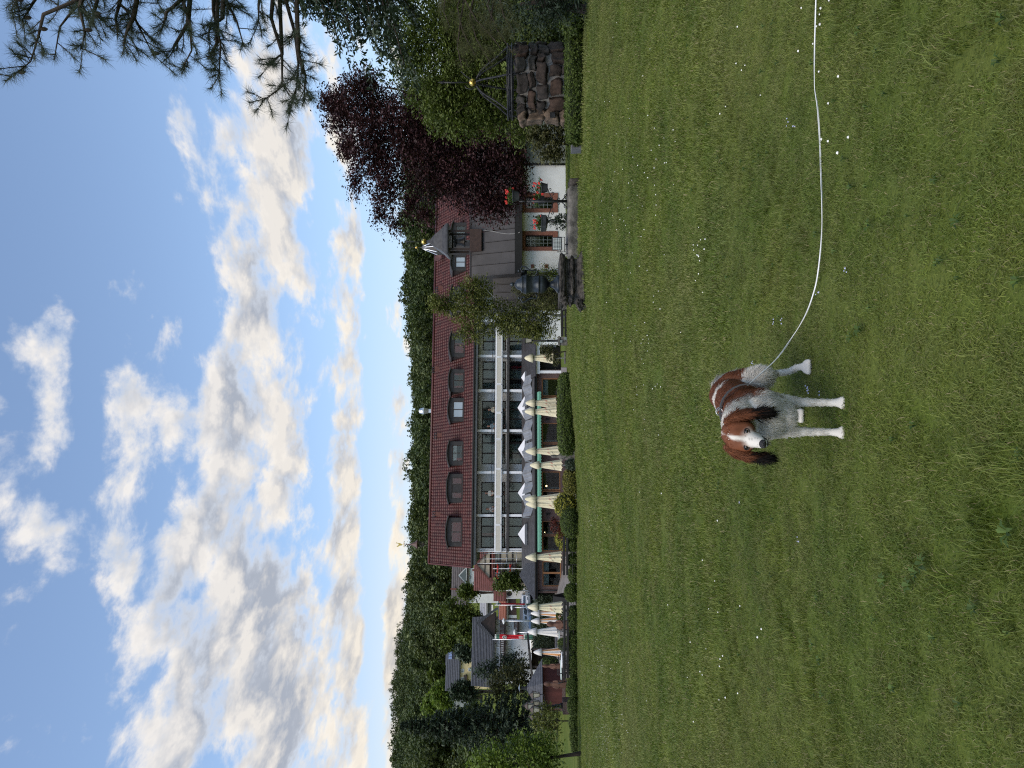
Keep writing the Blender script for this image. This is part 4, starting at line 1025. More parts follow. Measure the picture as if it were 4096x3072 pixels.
# floodlight
fl = px(2228, 978, 18.1)
T = thing('floodlight', 'grey floodlight with gridded glass on a bracket at the block end', 'floodlight', (fl.x, 18.1, top - .02))
q = MB(); w_, h_ = .16, .12
z0 = fl.z - top - h_ + .02
q.raw([(-w_, -.08, z0), (w_, -.08, z0), (w_, -.08, z0 + 2 * h_), (-w_, -.08, z0 + 2 * h_), (-w_ * .6, .12, z0 + .05), (w_ * .6, .12, z0 + .05), (w_ * .6, .12, z0 + 2 * h_ - .04), (-w_ * .6, .12, z0 + 2 * h_ - .04)], [(0, 1, 2, 3), (4, 7, 6, 5), (0, 4, 5, 1), (1, 5, 6, 2), (2, 6, 7, 3), (3, 7, 4, 0)])
q.build('housing', mat('floodlight_grey', (.09, .09, .095), rough=.45, metal=.4), T)
q = MB(); q.box(-w_ + .025, w_ - .025, -.088, -.082, z0 + .025, z0 + 2 * h_ - .025); q.build('glass', mat('flood_glass', (.42, .47, .47), (.6, .64, .64), rough=.12, scale=5, spec=.9), T)
q = MB()
for k in range(1, 8): x = -w_ + .03 + (2 * w_ - .06) * k / 8; q.box(x - .003, x + .003, -.094, -.090, z0 + .02, z0 + 2 * h_ - .02)
for k in range(1, 4): z_ = z0 + 2 * h_ * k / 4; q.box(-w_ + .02, w_ - .02, -.097, -.095, z_ - .003, z_ + .003)
q.build('guard_grid', iron, T)
q = MB(); q.tube([(-w_ - .02, .0, z0 + h_), (-w_ - .02, 0, z0 - .07), (w_ + .02, 0, z0 - .07), (w_ + .02, 0, z0 + h_)], .012, 6); q.tube([(0, 0, z0 - .07), (0, 0, 0)], .015, 6); q.tube([(-.1, .1, z0 + .05), (-.25, .1, z0 - .02), (-.2, .05, z0 - .16), (-.05, 0, 0.0)], .010, 6); q.build('bracket', iron, T, smooth=True)

# ================================================================= URN AND PEDESTAL
ub = at(1225, 15.4)
zgp = CAMH - (2358 - HZ) / F * 15.4
T = thing('pedestal', 'square moulded pedestal of blackened lichen stone carrying the urn', 'pedestal', (px(0, 1127, 15.4).x, 15.4, zgp - .03))
prof = [(.50, -.1), (.50, .10), (.46, .115), (.47, .16), (.50, .19), (.47, .24), (.40, .27), (.365, .31), (.36, .36), (.40, .385), (.42, .41), (.40, .44), (.36, .455), (.355, .50), (.38, .54), (.43, .565), (.45, .60), (.45, .66), (.40, .665)]
bm = bmesh.new()
q = MB(); q.sqlathe(prof, rz=.22); me = q.mesh('pedestal_body', stone_dark)
bm.from_mesh(me); bmesh.ops.subdivide_edges(bm, edges=bm.edges[:], cuts=5, use_grid_fill=True)
for v in bm.verts: v.co += Vector((random.gauss(0, 1), random.gauss(0, 1), random.gauss(0, 1))) * .006
bm.to_mesh(me); bm.free(); o = bpy.data.objects.new('pedestal_body', me); link(o, T); me.shade_smooth()
for k, z_ in enumerate((.60, .30, .12)):           # clustered broken corner stones
    o = bpy.data.objects.new('corner_stone', rough_box(.16, .16, .12, amp=.03, seed=20 + k)); o.data.materials.append(stone_dark); link(o, T); o.location = (-.50 + .06 * (k == 0), -.40 + .05 * k, z_ - .03); o.rotation_euler = (0, 0, .22)
uz = CAMH - (2268 - HZ) / F * 15.4; ux = px(0, 1135, 15.4).x
T = thing('urn', 'dark bronze lidded urn with two scroll handles on the pedestal', 'urn', (px(0, 1137, 15.4).x, 15.4, zgp + .63))
Hs = (2268 - 2100) / F * 15.4 / .88
up_ = [(.19, 0), (.20, .02), (.17, .05), (.10, .09), (.062, .15), (.06, .19), (.09, .21), (.15, .235), (.19, .28), (.195, .34), (.185, .37), (.195, .375), (.195, .39), (.18, .40), (.175, .50), (.19, .56), (.215, .60), (.22, .615), (.20, .63), (.205, .645), (.19, .66)]
lid = [(.19, .662), (.185, .69), (.13, .72), (.11, .77), (.07, .80), (.03, .815), (.025, .83), (.04, .85), (.045, .87), (.02, .90), (.004, .915)]
sc_ = Hs / .88
q = MB(); q.lathe([(r * sc_ * .86, z * sc_) for r, z in up_], n=32); q.build('bowl', urn_metal, T, smooth=True)
q = MB(); q.lathe([(r * sc_ * .86, z * sc_) for r, z in lid], n=32); q.build('lid', urn_metal, T, smooth=True)
q = MB(); q.box(-.20 * sc_, .20 * sc_, -.20 * sc_, .20 * sc_, -.03, .002); q.build('foot_plate', urn_metal, T)
for s_ in (-1, 1):
    q = MB(); q.tube([(s_ * x * sc_, 0, z * sc_) for x, z in ((.17, .44), (.22, .40), (.27, .43), (.25, .50), (.27, .56), (.32, .62), (.33, .68), (.28, .71), (.24, .69), (.23, .65), (.25, .63))], .017, 8); q.ball((s_ * .25 * sc_, 0, .74 * sc_), .03, 8); q.build('handle', urn_metal, T, smooth=True)

# ================================================================= STONE WELL WITH IRON CROWN
wx = px(0, 330, 17.6).x; wz = g(wx, 17.6)
well = thing('stone_well', 'round well of rough brown stones with iron crown and gilded ball', 'well', (wx, 17.6, wz))
RW, HW = .80, 1.30
zt_ = CAMH - (2060 - HZ) / F * 17.6 - wz
q = MB(); q.lathe([(RW - .05, -.2), (RW - .05, zt_ - .12), (RW - .3, zt_ - .10)], n=32); q.build('mortar_core', mortar, well, smooth=True)
stone_ms = [mat('well_stone_%s' % c, a, b, rough=.9, scale=9, bump=.6, bscale=22, detail=8) for c, a, b in (('brown', (.020, .014, .011), (.052, .038, .031)), ('rust', (.028, .016, .011), (.062, .038, .027)), ('grey', (.022, .020, .018), (.065, .058, .052)), ('dark', (.012, .010, .009), (.04, .032, .028)))]
z = -.05; row = 0
while z < zt_ - .05:
    h_ = random.uniform(.17, .30) if row != 2 else .36
    if z + h_ > zt_ - .1: h_ = max(.12, zt_ - z)
    a = random.uniform(0, .4)
    end = a + 6.283
    while a < end - .12:
        w_ = min(random.uniform(.18, .52), (end - a) * RW); da = w_ / RW; am = a + da / 2
        if math.sin(am) < .75:
            o = bpy.data.objects.new('stone', rough_box(w_ - .07, .20, h_ - .06, amp=.028, seed=random.randint(0, 9999))); o.data.materials.append(random.choice(stone_ms)); o.data.shade_smooth(); link(o, well)
            rr_ = RW - .055 + random.uniform(-.015, .03)
            o.location = (rr_ * math.cos(am), rr_ * math.sin(am), z + h_ / 2 + random.uniform(-.045, .045)); o.scale = (1, 1, random.uniform(.85, 1.22)); o.rotation_euler = (random.uniform(-.08, .08), random.uniform(-.14, .14), am + math.pi / 2)
        a += da
    z += h_; row += 1
# buttress stone with plate on the left flank
for k_, (h0_, h1_) in enumerate(((0, .34), (.35, .58), (.59, .86), (.87, 1.0))):
  o = bpy.data.objects.new('buttress_stone', rough_box(.26 - .03 * (k_ % 2), .46, (h1_ - h0_) * (zt_ - .1), amp=.035, seed=77 + k_)); o.data.materials.append(mat('pale_sandstone', (.06, .042, .03), (.17, .125, .09), rough=.9, scale=9, bump=.8)); link(o, well); o.data.shade_smooth(); o.location = (-.87 + .015 * (k_ % 3), -.05, (h0_ + h1_) / 2 * (zt_ - .1))
q = MB(); q.box(-.95, -.83, -.335, -.30, .62, .74); q.build('plaque', iron, well)
zr = zt_ + .06
q = MB(); 
for (rr_, zz_) in ((.84, zr), (.84, zr + .10), (.79, zr + .05)): q.tube([(rr_ * math.cos(6.28318 * k / 40), rr_ * math.sin(6.28318 * k / 40), zz_) for k in range(41)], .022, 6, cap=False)
q.build('iron_ring', iron, well, smooth=True)
apex = CAMH - (1905 - HZ) / F * 17.6 - wz
for k in range(6):
    a = k * math.pi / 3 + .35; c, s_ = math.cos(a), math.sin(a)
    pts = []
    for u in np.linspace(0, 1, 14):
        rad = .82 * (1 - u) ** .62 if u < .95 else .09
        rad = .82 * math.cos(u * math.pi / 2) ** .9 * (1 - .25 * math.sin(u * math.pi)) + .07 * u
        pts.append((rad * c, rad * s_, zr + .08 + (apex - zr - .08) * u))
    q = MB(); q.tube(pts, .018, 6)
    for i in range(0, 13):                          # twisted-rope beads
        p, p2 = Vector(pts[i]), Vector(pts[i + 1])
        for u in (.2, .6): q.ball(p.lerp(p2, u), .025, 6)
    q.build('crown_rib', iron, well, smooth=True)
    q = MB(); q.tube([(.84 * c, .84 * s_, zr + .1), (.80 * c, .80 * s_, zr - .06), (.86 * c, .86 * s_, zr - .14)], .015, 6); q.build('ring_stay', iron, well, smooth=True)
q = MB(); q.ball((0, 0, apex + .09), .088, 16); q.build('gilded_ball', gold, well, smooth=True)
q = MB(); q.tube([(0, 0, apex + .15), (0, 0, apex + .75)], .016, 6); q.bar((-.0, 0, apex + .78), (-.0, 0, apex + .45), .05, .012); q.raw([(-.05, 0, apex + .75), (.05, 0, apex + .75), (0, 0, apex + .92), (0, .02, apex + .75)], [(0, 1, 2), (0, 3, 2), (1, 2, 3), (0, 1, 3)])
q.tube([(0, 0, apex + .02), (-.12, 0, apex + .02), (-.16, 0, apex + .12), (-.13, 0, apex + .24), (-.08, 0, apex + .27)], .014, 6); q.tube([(.0, 0, apex + .0), (.16, 0, apex + .25), (.26, 0, apex + .36)], .012, 6)
q.build('vane_spike', iron, well, smooth=True)

# ================================================================= HEDGES, PLANTERS ON THE RIGHT
def clipped(name, label, cat, lobes_fn, n, leaf, m, loc, group=None, core=None, rz=0.0):
    """clipped shrub: leaves on a solid surface; lobes_fn(n) -> points, outward normals"""
    T = thing(name, label, cat, loc, rz, group)
    P, N = lobes_fn(n)
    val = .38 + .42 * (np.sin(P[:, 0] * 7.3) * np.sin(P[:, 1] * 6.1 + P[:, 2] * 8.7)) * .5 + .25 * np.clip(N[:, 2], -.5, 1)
    t1 = rand_unit(len(P)); nn = N + rand_unit(len(P)) * .9
    s = np.cross(t1, nn); s /= np.linalg.norm(s, axis=1)[:, None] + 1e-9; t2 = np.cross(nn, s); t2 /= np.linalg.norm(t2, axis=1)[:, None] + 1e-9
    L = leaf * RNG.uniform(.6, 1.4, (len(P), 1)); P = P + N * RNG.normal(size=(len(P), 1)) * leaf * .55
    V = np.stack([P - t2 * L * .5, P + s * L * .3, P + t2 * L * .5, P - s * L * .3], 1).reshape(-1, 3)
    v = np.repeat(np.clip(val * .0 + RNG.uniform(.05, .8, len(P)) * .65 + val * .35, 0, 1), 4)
    nmesh('foliage', V, np.arange(len(V)).reshape(-1, 4), m, T, v)
    if core: core.build('inner_wood', mat('hedge_core', (.010, .016, .005), (.020, .030, .008), rough=1), T, smooth=True)
    return T
def ell_pts(rx, ry, rz_, zc, p=2.0):
    def f(n):
        d = rand_unit(n); d[:, 2] = np.where(d[:, 2] < -.75, -d[:, 2], d[:, 2])
        k = (np.abs(d) ** p).sum(1) ** (-1 / p); P = d * k[:, None] * np.array([rx, ry, rz_]); 
        lump = 1 + .05 * np.sin(P[:, 0] * 9 / max(rx, .4) + 1) * np.sin(P[:, 1] * 8 / max(ry, .4)) * np.sin(P[:, 2] * 7 / max(rz_, .3) + 2)
        P = P * lump[:, None]; P[:, 2] += zc
        N = d / np.array([rx, ry, rz_]); N /= np.linalg.norm(N, axis=1)[:, None]
        return P, N
    return f
def ell_core(rx, ry, rz_, zc, p=2.0):
    q = MB(); m_ = 12; n = 20; vs, fs = [], []
    for i in range(m_ + 1):
        for k in range(n):
            a, b = math.pi * (i / m_ - .5), 6.28318 * k / n; d = np.array([math.cos(a) * math.cos(b), math.cos(a) * math.sin(b), math.sin(a)])
            kk = (np.abs(d) ** p).sum() ** (-1 / p); vs.append((d[0] * kk * rx * .93, d[1] * kk * ry * .93, d[2] * kk * rz_ * .93 + zc))
    fs = [(i * n + k, i * n + (k + 1) % n, (i + 1) * n + (k + 1) % n, (i + 1) * n + k) for i in range(m_) for k in range(n)]
    return q.raw(vs, fs)
def bush(name, label, sy0, sy1, sxt, sxb, D, m, cat='bush', p=2.4, leaf=.06, n=4000, depth=None, group=None):
    """clipped bush fitted to the pixel box; sits on the ground"""
    c = at((sy0 + sy1) / 2, D); rx = abs(sy1 - sy0) / 2 / F * D
    zt_b = CAMH - (sxt - HZ) / F * D; zb_b = min(c.z, CAMH - (sxb - HZ) / F * D); h = (zt_b - zb_b) / 2; ry = depth or rx
    return clipped(name, label, cat, ell_pts(rx, ry, h * 1.05, h * .98, p), n, leaf, m, (c.x, D, zb_b), group, ell_core(rx, ry, h * 1.05, h * .98, p))
bush('clipped_hedge', 'low clipped green hedge in front of the stone well', 70, 562, 2268, 2338, 15.9, lm_box, 'hedge', p=6, leaf=.045, n=14000, depth=.42)
c = at(580, 16.3)
T = thing('planter', 'plain grey metal planter at the end of the well hedge', 'planter', (c.x, 16.3, CAMH - (2330 - HZ) / F * 16.3))
q = MB(); q.sqlathe([(.115, -.05), (.135, .02), (.145, .24), (.15, .25), (.13, .25), (.12, .2)], rz=.12); q.build('planter_box', greymetal, T, bevel=.015)
q = MB(); q.box(-.11, .11, -.11, .11, .19, .2); q.build('planter_soil', soil, T)
# ================================================================= TREES ON THE RIGHT
def lobe(sx, sy, rv, rh, D, dd=None, base=(0, 0, 0)):
    """ellipsoid lobe from pixel centre and pixel half sizes (rv along sx, rh along sy)"""
    p = px(sx, sy, D); return (p.x - base[0], p.y - base[1], p.z - base[2], rh / F * D, dd or rh / F * D, rv / F * D)
# green hornbeam behind the well
b = at(230, 20.5)
L = [lobe(1830, 250, 260, 260, 20.5, 1.4, b), lobe(1700, 120, 150, 160, 20.8, 1.2, b), lobe(1850, 450, 150, 110, 20.3, 1.0, b), lobe(2000, 420, 150, 130, 20.2, 1.0, b),
     lobe(2090, 520, 80, 60, 20.0, .5, b), lobe(1960, 60, 220, 160, 20.8, 1.4, b), lobe(1640, 250, 60, 90, 20.6, .8, b), lobe(2100, 380, 60, 110, 20.9, .7, b), lobe(1780, 400, 110, 130, 20.5, .9, b)]
tree('hornbeam_tree', 'bushy olive green tree directly behind the stone well', b, L, .085, 4200, 14, .14, lm_green, .13, (px(1750, 240, 20.5).x - b.x, 0, px(1750, 240, 20.5).z - b.z), nl=14, shell=.3)
# copper beech
b = at(430, 27.5)
L = [lobe(1620, 500, 180, 150, 27.5, 1.9, b), lobe(1450, 430, 120, 130, 27.8, 1.6, b), lobe(1720, 640, 160, 170, 27.2, 1.8, b), lobe(1860, 720, 130, 110, 27.0, 1.5, b), lobe(1480, 600, 110, 110, 27.4, 1.4, b),
     lobe(1540, 740, 70, 120, 27.2, 1.1, b), lobe(1520, 860, 25, 60, 27.0, .5, b), lobe(1960, 640, 130, 150, 27.0, 1.6, b), lobe(2000, 820, 70, 75, 26.8, .9, b), lobe(2060, 640, 55, 120, 26.8, 1.0, b), lobe(1350, 450, 60, 90, 27.9, .9, b),
     lobe(1390, 590, 40, 60, 27.6, .6, b), lobe(1830, 470, 180, 140, 27.6, 2.0, b), lobe(1640, 820, 40, 60, 27, .6, b), lobe(1420, 720, 30, 70, 27.3, .5, b), lobe(1580, 900, 25, 50, 27, .4, b), lobe(1310, 400, 40, 50, 27.8, .5, b), lobe(1460, 330, 60, 60, 27.8, .8, b), lobe(1700, 860, 40, 50, 26.8, .5, b), lobe(2080, 760, 40, 60, 26.6, .5, b), lobe(1930, 830, 90, 60, 26.8, .8, b)]
tree('copper_beech', 'copper beech with dark purple leaves overhanging the metal roof', b, L, .10, 6400, 16, .17, lm_copper, .20, (px(1600, 470, 27.5).x - b.x, 0, px(1600, 470, 27.5).z - b.z), nl=26, shell=.2)
# juniper bush beside planter
b = at(575, 19)
L = [lobe(2190, 575, 70, 65, 19, .4, b), lobe(2150, 540, 50, 50, 19.1, .35, b), lobe(2215, 620, 45, 35, 18.9, .3, b), lobe(2235, 500, 40, 60, 19, .3, b)]
tree('juniper_bush', 'loose dark green juniper bush between well and white wall', b, L, .07, 420, 12, .06, lm_olive, .04, cat='bush', nl=6)
# bluish fir behind the beech (right)
b = at(-230, 15.0)
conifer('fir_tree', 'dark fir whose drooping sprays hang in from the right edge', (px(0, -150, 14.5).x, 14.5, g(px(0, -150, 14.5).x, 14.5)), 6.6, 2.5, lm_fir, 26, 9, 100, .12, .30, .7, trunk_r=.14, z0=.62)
# low dark yew at the right frame edge with leaning trunk
b = at(20, 13.5)
T = tree('yew_bush', 'dark yew bush with slanting trunk at the right edge of the lawn', b, [lobe(2080, 20, 170, 120, 13.6, .8, b), lobe(2200, -40, 110, 110, 13.3, .7, b), lobe(2270, 30, 60, 60, 13.2, .35, b), lobe(2190, 60, 60, 50, 13.3, .4, b)], .075, 520, 12, .09, lm_fir, .10, cat='bush', nl=10, asp=.3)
bush('holly_bush', 'dark green holly bush filling the gap right of the well', 40, 215, 2085, 2290, 18.6, lm_green, 'bush', p=2, leaf=.08, n=5000, depth=.6)
bush('ivy_mound', 'dark ground ivy mound running on past the well hedge', -260, 130, 2235, 2345, 15.2, lm_box, 'bush', p=3, leaf=.06, n=5000, depth=.5)

# ================================================================= FOREGROUND PINE
PT = Vector((5.4, 7.6, g(5.4, 7.6)))
pine = thing('pine_tree', 'tall pine whose long needled branches hang into the upper right sky', 'tree', PT)
q = MB(); q.tube([(0, 0, -.3), (.05, .02, 2.5), (.0, .05, 5), (.08, 0, 8)], [.24, .19, .16, .10], 12); q.build('trunk', bark, pine, smooth=True)
def cr(x, y, D): return px(x * .7233, y * .7233, D)
branches = [
 ([(470, -330), (430, 0), (240, 80), (210, 210), (170, 340), (60, 430)], 6.6, 30),
 ([(600, -330), (560, -100), (400, 60), (330, 150), (300, 330)], 6.8, 20), ([(520, -200), (440, 40), (470, 180), (450, 270)], 6.4, 14),
 ([(200, -250), (120, -60), (60, 60)], 6.7, 14), ([(330, -200), (180, 20), (120, 120)], 7.0, 12),
 ([(700, -300), (660, 20), (740, 90), (800, 210), (850, 310)], 6.9, 24), ([(690, -100), (640, 100), (650, 200)], 6.7, 9), ([(740, 90), (700, 180), (680, 250)], 6.9, 9), ([(560, -80), (520, 70), (500, 130)], 6.6, 10),
 ([(960, -300), (1010, 0), (1050, 130), (1060, 280), (1000, 390)], 7.0, 24), ([(1000, 0), (920, 70), (900, 150)], 6.8, 9), ([(1040, 130), (960, 260), (960, 290)], 7.0, 9),
 ([(1180, -300), (1180, 60), (1220, 250), (1210, 450)], 7.2, 26), ([(1250, -250), (1250, 0), (1310, 120), (1350, 260)], 7.1, 16), ([(1230, 100), (1160, 150), (1150, 220)], 7.2, 8), ([(1200, 240), (1150, 330)], 7.2, 7),
 ([(1480, -300), (1430, 30), (1430, 120)], 7.2, 9), ([(1530, -300), (1500, 100), (1560, 300), (1560, 480), (1450, 560)], 7.3, 24),
 ([(1620, -300), (1580, 0), (1630, 180), (1650, 350), (1640, 480), (1600, 600)], 7.5, 34), ([(1650, 300), (1690, 420), (1680, 560)], 7.4, 12), ([(1560, 300), (1500, 340)], 7.3, 6),
 ([(1010, -330), (1000, -140), (1130, -20), (1290, 40)], 7.4, 12), ([(880, -300), (880, -60), (870, 20)], 7.1, 7)]
NV, NQ, Nv = [], [], []
def tuft(p, d, n, ln):
    """needle brush: n needles round direction d"""
    d = Vector(d).normalized()
    for _ in range(n):
        r = Vector(rand_unit(1)[0]); nd = (d * random.uniform(.15, 1.0) + r * .75).normalized(); l = ln * random.uniform(.7, 1.1)
        s = nd.cross(Vector((0, -1, .01))); s = s.normalized() * .0015 if s.length > 1e-3 else Vector((.002, 0, 0))
        o0 = p - d * random.uniform(0, ln * .7); k = len(NV)
        NV.extend([o0 - s, o0 + s, o0 + nd * l + Vector((0, 0, -.1 * l))]); NQ.append((k, k + 1, k + 2)); Nv.extend([random.random()] * 3)
bmb = MB(); cones = []
for path, D, nt in branches:
    P3_ = [cr(x, y, D + .12 * math.sin(i * 2.1 + x)) - PT for i, (x, y) in enumerate(path)]
    # branch starts at the trunk
    st = Vector((0, 0, P3_[0].z + .15)); P3_ = [st] + P3_
    m_ = len(P3_); bmb.tube(P3_, [max(.004, .030 * (1 - i / (m_ - .6))) for i in range(m_)], 6)
    segl = [(P3_[i], P3_[i + 1]) for i in range(1, m_ - 1)]
    tuft(P3_[-1], P3_[-1] - P3_[-2], 70, .12)
    for j in range(nt):
        i = random.randrange(len(segl)); a, c_ = segl[i]; u = random.random()
        s0_ = a.lerp(c_, u); d = (c_ - a).normalized()
        tw = (d * .7 + Vector(rand_unit(1)[0]) * .8).normalized(); ln = random.uniform(.08, .26)
        e_ = s0_ + tw * ln; bmb.tube([s0_, s0_ + tw * ln * .5 + Vector((0, 0, -.01)), e_], [.005, .004, .003], 4, cap=False)
        tuft(e_, tw + Vector((0, 0, .15)), 58, .112); tuft(s0_ + tw * ln * .55, tw, 18, .095)
        if random.random() < .12: cones.append(s0_ + Vector((0, 0, -.03)))
bmb.build('branches', bark, pine, smooth=True)
nmesh('needles', np.array([tuple(v) for v in NV]), np.array(NQ), lm_pine, pine, np.array(Nv))
for c_ in cones[:16]:
    q = MB(); q.lathe([(.004, -.04), (.016, -.02), (.02, 0), (.014, .02), (.004, .03)], tuple(c_), 8); q.build('pine_cone', bark, pine)
# second, lower pine branches hanging before the well
NV, NQ, Nv = [], [], []; bmb = MB()
PB = Vector((px(0, -60, 12.5).x, 12.5, g(px(0, -60, 12.5).x, 12.5)))
pine2 = thing('young_pine', 'young pine with soft drooping needles right of the well crown', 'tree', PB)
bmb.tube([(0, 0, -.2), (-.05, 0, 1.6), (0, 0, 3.2)], [.09, .07, .03], 8)
for (x0, y0, x1, y1) in ((1830, 30, 1900, 220), (1860, 0, 1980, 160), (1950, 20, 2050, 210), (1840, 100, 1850, 280), (1880, 60, 1960, 250), (2000, 0, 2060, 130), (1780, -20, 1800, 110), (1960, 100, 2000, 190)):
    a, c_ = px(x0, y0, 12.4) - PB, px(x1, y1, 12.2) - PB; s0_ = Vector((0, 0, a.z - .1)); mid = a.lerp(c_, .5) + Vector((0, 0, .06))
    bmb.tube([s0_, a, mid, c_], [.022, .016, .01, .005], 5, cap=False)
    for j in range(16):
        u = random.random(); p = a.lerp(c_, u) + Vector(rand_unit(1)[0]) * .12; tuft(p, (c_ - a).normalized() + Vector((0, 0, -.3)), 34, .19)
bmb.build('branches', bark, pine2, smooth=True)
nmesh('needles', np.array([tuple(v) for v in NV]), np.array(NQ), lm_olive, pine2, np.array(Nv) * .8)

# ================================================================= BIRCH AND SHRUBS BY THE LANTERN
b = at(1268, 36)
L = [lobe(1850, 1210, 130, 55, 36, .7, b), lobe(1960, 1270, 160, 75, 36, .9, b), lobe(2080, 1290, 130, 70, 36, .9, b), lobe(1760, 1225, 50, 35, 36, .5, b), lobe(1900, 1150, 70, 45, 36.2, .6, b), lobe(2150, 1330, 70, 50, 35.8, .6, b), lobe(1880, 1340, 60, 35, 36, .5, b), lobe(2180, 1240, 60, 60, 35.8, .6, b), lobe(1730, 1200, 25, 20, 36, .3, b)]
tree('weeping_birch', 'light green weeping birch in front of the hotel wing', b, L, .115, 1700, 12, .13, lm_birch, .07, (px(1880, 1225, 36).x - b.x, 0, px(1880, 1225, 36).z - b.z), bm=bark_birch, nl=14, shell=.3)
b = at(1150, 37.5)
L = [lobe(1920, 1120, 60, 40, 39.5, .6, b), lobe(1960, 1090, 40, 35, 39.5, .5, b)]
tree('golden_elder', 'yellowish green shrub top showing above the annex roof', at(1110, 44), [lobe(1930, 1120, 35, 45, 44, .6, at(1110, 44)), lobe(1960, 1150, 60, 40, 44, .6, at(1110, 44))], .12, 260, 10, .12, lm_birch, .06, cat='shrub')
b = at(1170, 30)
L = [lobe(2130, 1185, 75, 38, 30, .45, b), lobe(2190, 1195, 55, 50, 30, .5, b), lobe(2080, 1165, 35, 30, 30, .35, b), lobe(2210, 1160, 40, 50, 30, .5, b)]
tree('brownish_cypress', 'olive brown cypress bush just left of the urn', b, L, .07, 520, 12, .07, lm_olive, .05, cat='bush', nl=5, asp=.35)
b = at(1110, 36.5)
tree('laurel_shrub', 'green shrub growing behind the urn under the annex roof', b, [lobe(2170, 1100, 60, 40, 36.5, .5, b), lobe(2215, 1120, 45, 50, 36.5, .5, b), lobe(2140, 1130, 40, 30, 36.5, .4, b)], .09, 240, 10, .09, lm_green, .04, cat='shrub')
b = at(1405, 38)
tree('small_conifer', 'small olive yellow conifer between the lantern and first parasol', b, [lobe(2200, 1412, 25, 35, 38, .4, b), lobe(2225, 1440, 18, 22, 38, .3, b), lobe(2180, 1400, 20, 18, 38, .3, b)], .09, 130, 10, .07, lm_olive, .04, cat='shrub')
# ================================================================= PARASOLS
def parasol_part(mb_c, H, Rb, folds, seed, zbot):
    """folded canvas: scalloped lathe; returns canopy verts builder"""
    rr = random.Random(seed); ph = rr.uniform(0, 6)
    def rad(u, a):                                     # u 0 bottom..1 neck
        base = Rb * (1 - .62 * u) ; return base * (1 + .16 * math.sin(folds * a + ph + u * .8) + .06 * math.sin(3 * a + ph * 2))
    n, m_ = 40, 12; vs, fs = [], []
    zn = H * .80
    for i in range(m_ + 1):
        u = i / m_; z = zbot + (zn - zbot) * u
        for k in range(n):
            a = 6.28318 * k / n; zz_ = z + (.10 * abs(math.sin(folds * a * .5 + ph)) if i == 0 else 0); r_ = rad(u, a)
            vs.append((r_ * math.cos(a), r_ * math.sin(a), zz_))
    fs = [(i * n + k, i * n + (k + 1) % n, (i + 1) * n + (k + 1) % n, (i + 1) * n + k) for i in range(m_) for k in range(n)]
    mb_c.raw(vs, fs); return rad, zn
def text_mesh(s, size):
    cu_ = bpy.data.curves.new('lettering', 'FONT'); cu_.body = s; cu_.size = size; cu_.align_x = 'CENTER'
    o = bpy.data.objects.new('lettering', cu_); COL.objects.link(o); bpy.context.view_layer.update()
    me = bpy.data.meshes.new_from_object(o.evaluated_get(bpy.context.evaluated_depsgraph_get())); bpy.data.objects.remove(o)
    return me
TXT = text_mesh('art', .34); TXT2 = text_mesh('natur', .20)
def parasol(label, sy, sxt, D, kind='cream', seed=0, cap=True, H=None, group='closed cream parasols on the terrace', Rb=None, sxb=None):
    c = at(sy, D); zt_p = CAMH - (sxt - HZ) / F * D; H = zt_p - c.z
    Rb = Rb or 21 / F * D; zbot = H * .27 if sxb is None else (CAMH - (sxb - HZ) / F * D) - c.z
    T = thing('parasol', label, 'parasol', (c.x, D, c.z + .03), 0, group)
    q = MB(); q.tube([(0, 0, 0), (0, 0, H * .97)], .028, 8); q.build('pole', whitep, T, smooth=True)
    q = MB(); q.box(-.32, .32, -.32, .32, 0, .06); q.build('base', stone_grey, T, bevel=.01)
    q = MB(); rad, zn = parasol_part(q, H, Rb, 8, seed, zbot)
    if kind == 'striped':
        vs, fs = q.v, q.f; q.mi = [1 if ((i % 40) // 5) % 2 else 0 for i in range(len(q.f))]
        q.build('canopy', [cloth_white, cloth_orange], T, smooth=True)
    else: q.build('canopy', {'cream': cloth_cream, 'white': cloth_white}[kind], T, smooth=True)
    q = MB(); n = 16; capc = [(Rb * .85, zn - .03), (Rb * .62, zn + (H - zn) * .4), (Rb * .30, zn + (H - zn) * .85), (.02, H)]
    q.lathe(capc, n=24, fn=lambda a, z: 1 + .10 * math.sin(8 * a + seed)); q.build('cap', cloth_cream if kind == 'cream' else cloth_white, T, smooth=True)
    q = MB(); q.tube([(Rb * .45 * math.cos(6.28318 * k / 16), Rb * .45 * math.sin(6.28318 * k / 16), zn - .06) for k in range(17)], .012, 5, cap=False); q.build('strap', black, T)
    if kind == 'cream':
        for (tm, ink, zc, a0) in ((TXT, red_ink, .42, -1.9), (TXT2, black_ink, .30, -1.75), (TXT, red_ink, .46, -1.05), (TXT2, black_ink, .34, -2.5)):
            me = tm.copy(); u0 = zc
            for v in me.vertices:
                x_, y_ = v.co.x * .9, v.co.y; z = zbot + (zn - zbot) * u0 + (y_ * .75 + x_ * .35) * .75; u = max(0, min(1, (z - zbot) / (zn - zbot)))
                aa_ = a0 + seed * .3 % .5 + x_ * 1.15; r_ = rad(u, aa_) * 1.03 + .012
                v.co = (r_ * math.cos(aa_), r_ * math.sin(aa_), z)
            me.materials.clear(); me.materials.append(ink); link(bpy.data.objects.new('lettering', me), T)
    return T
ordn = ['leftmost', 'second', 'third', 'fourth', 'fifth', 'sixth', 'seventh', 'eighth', 'rightmost']
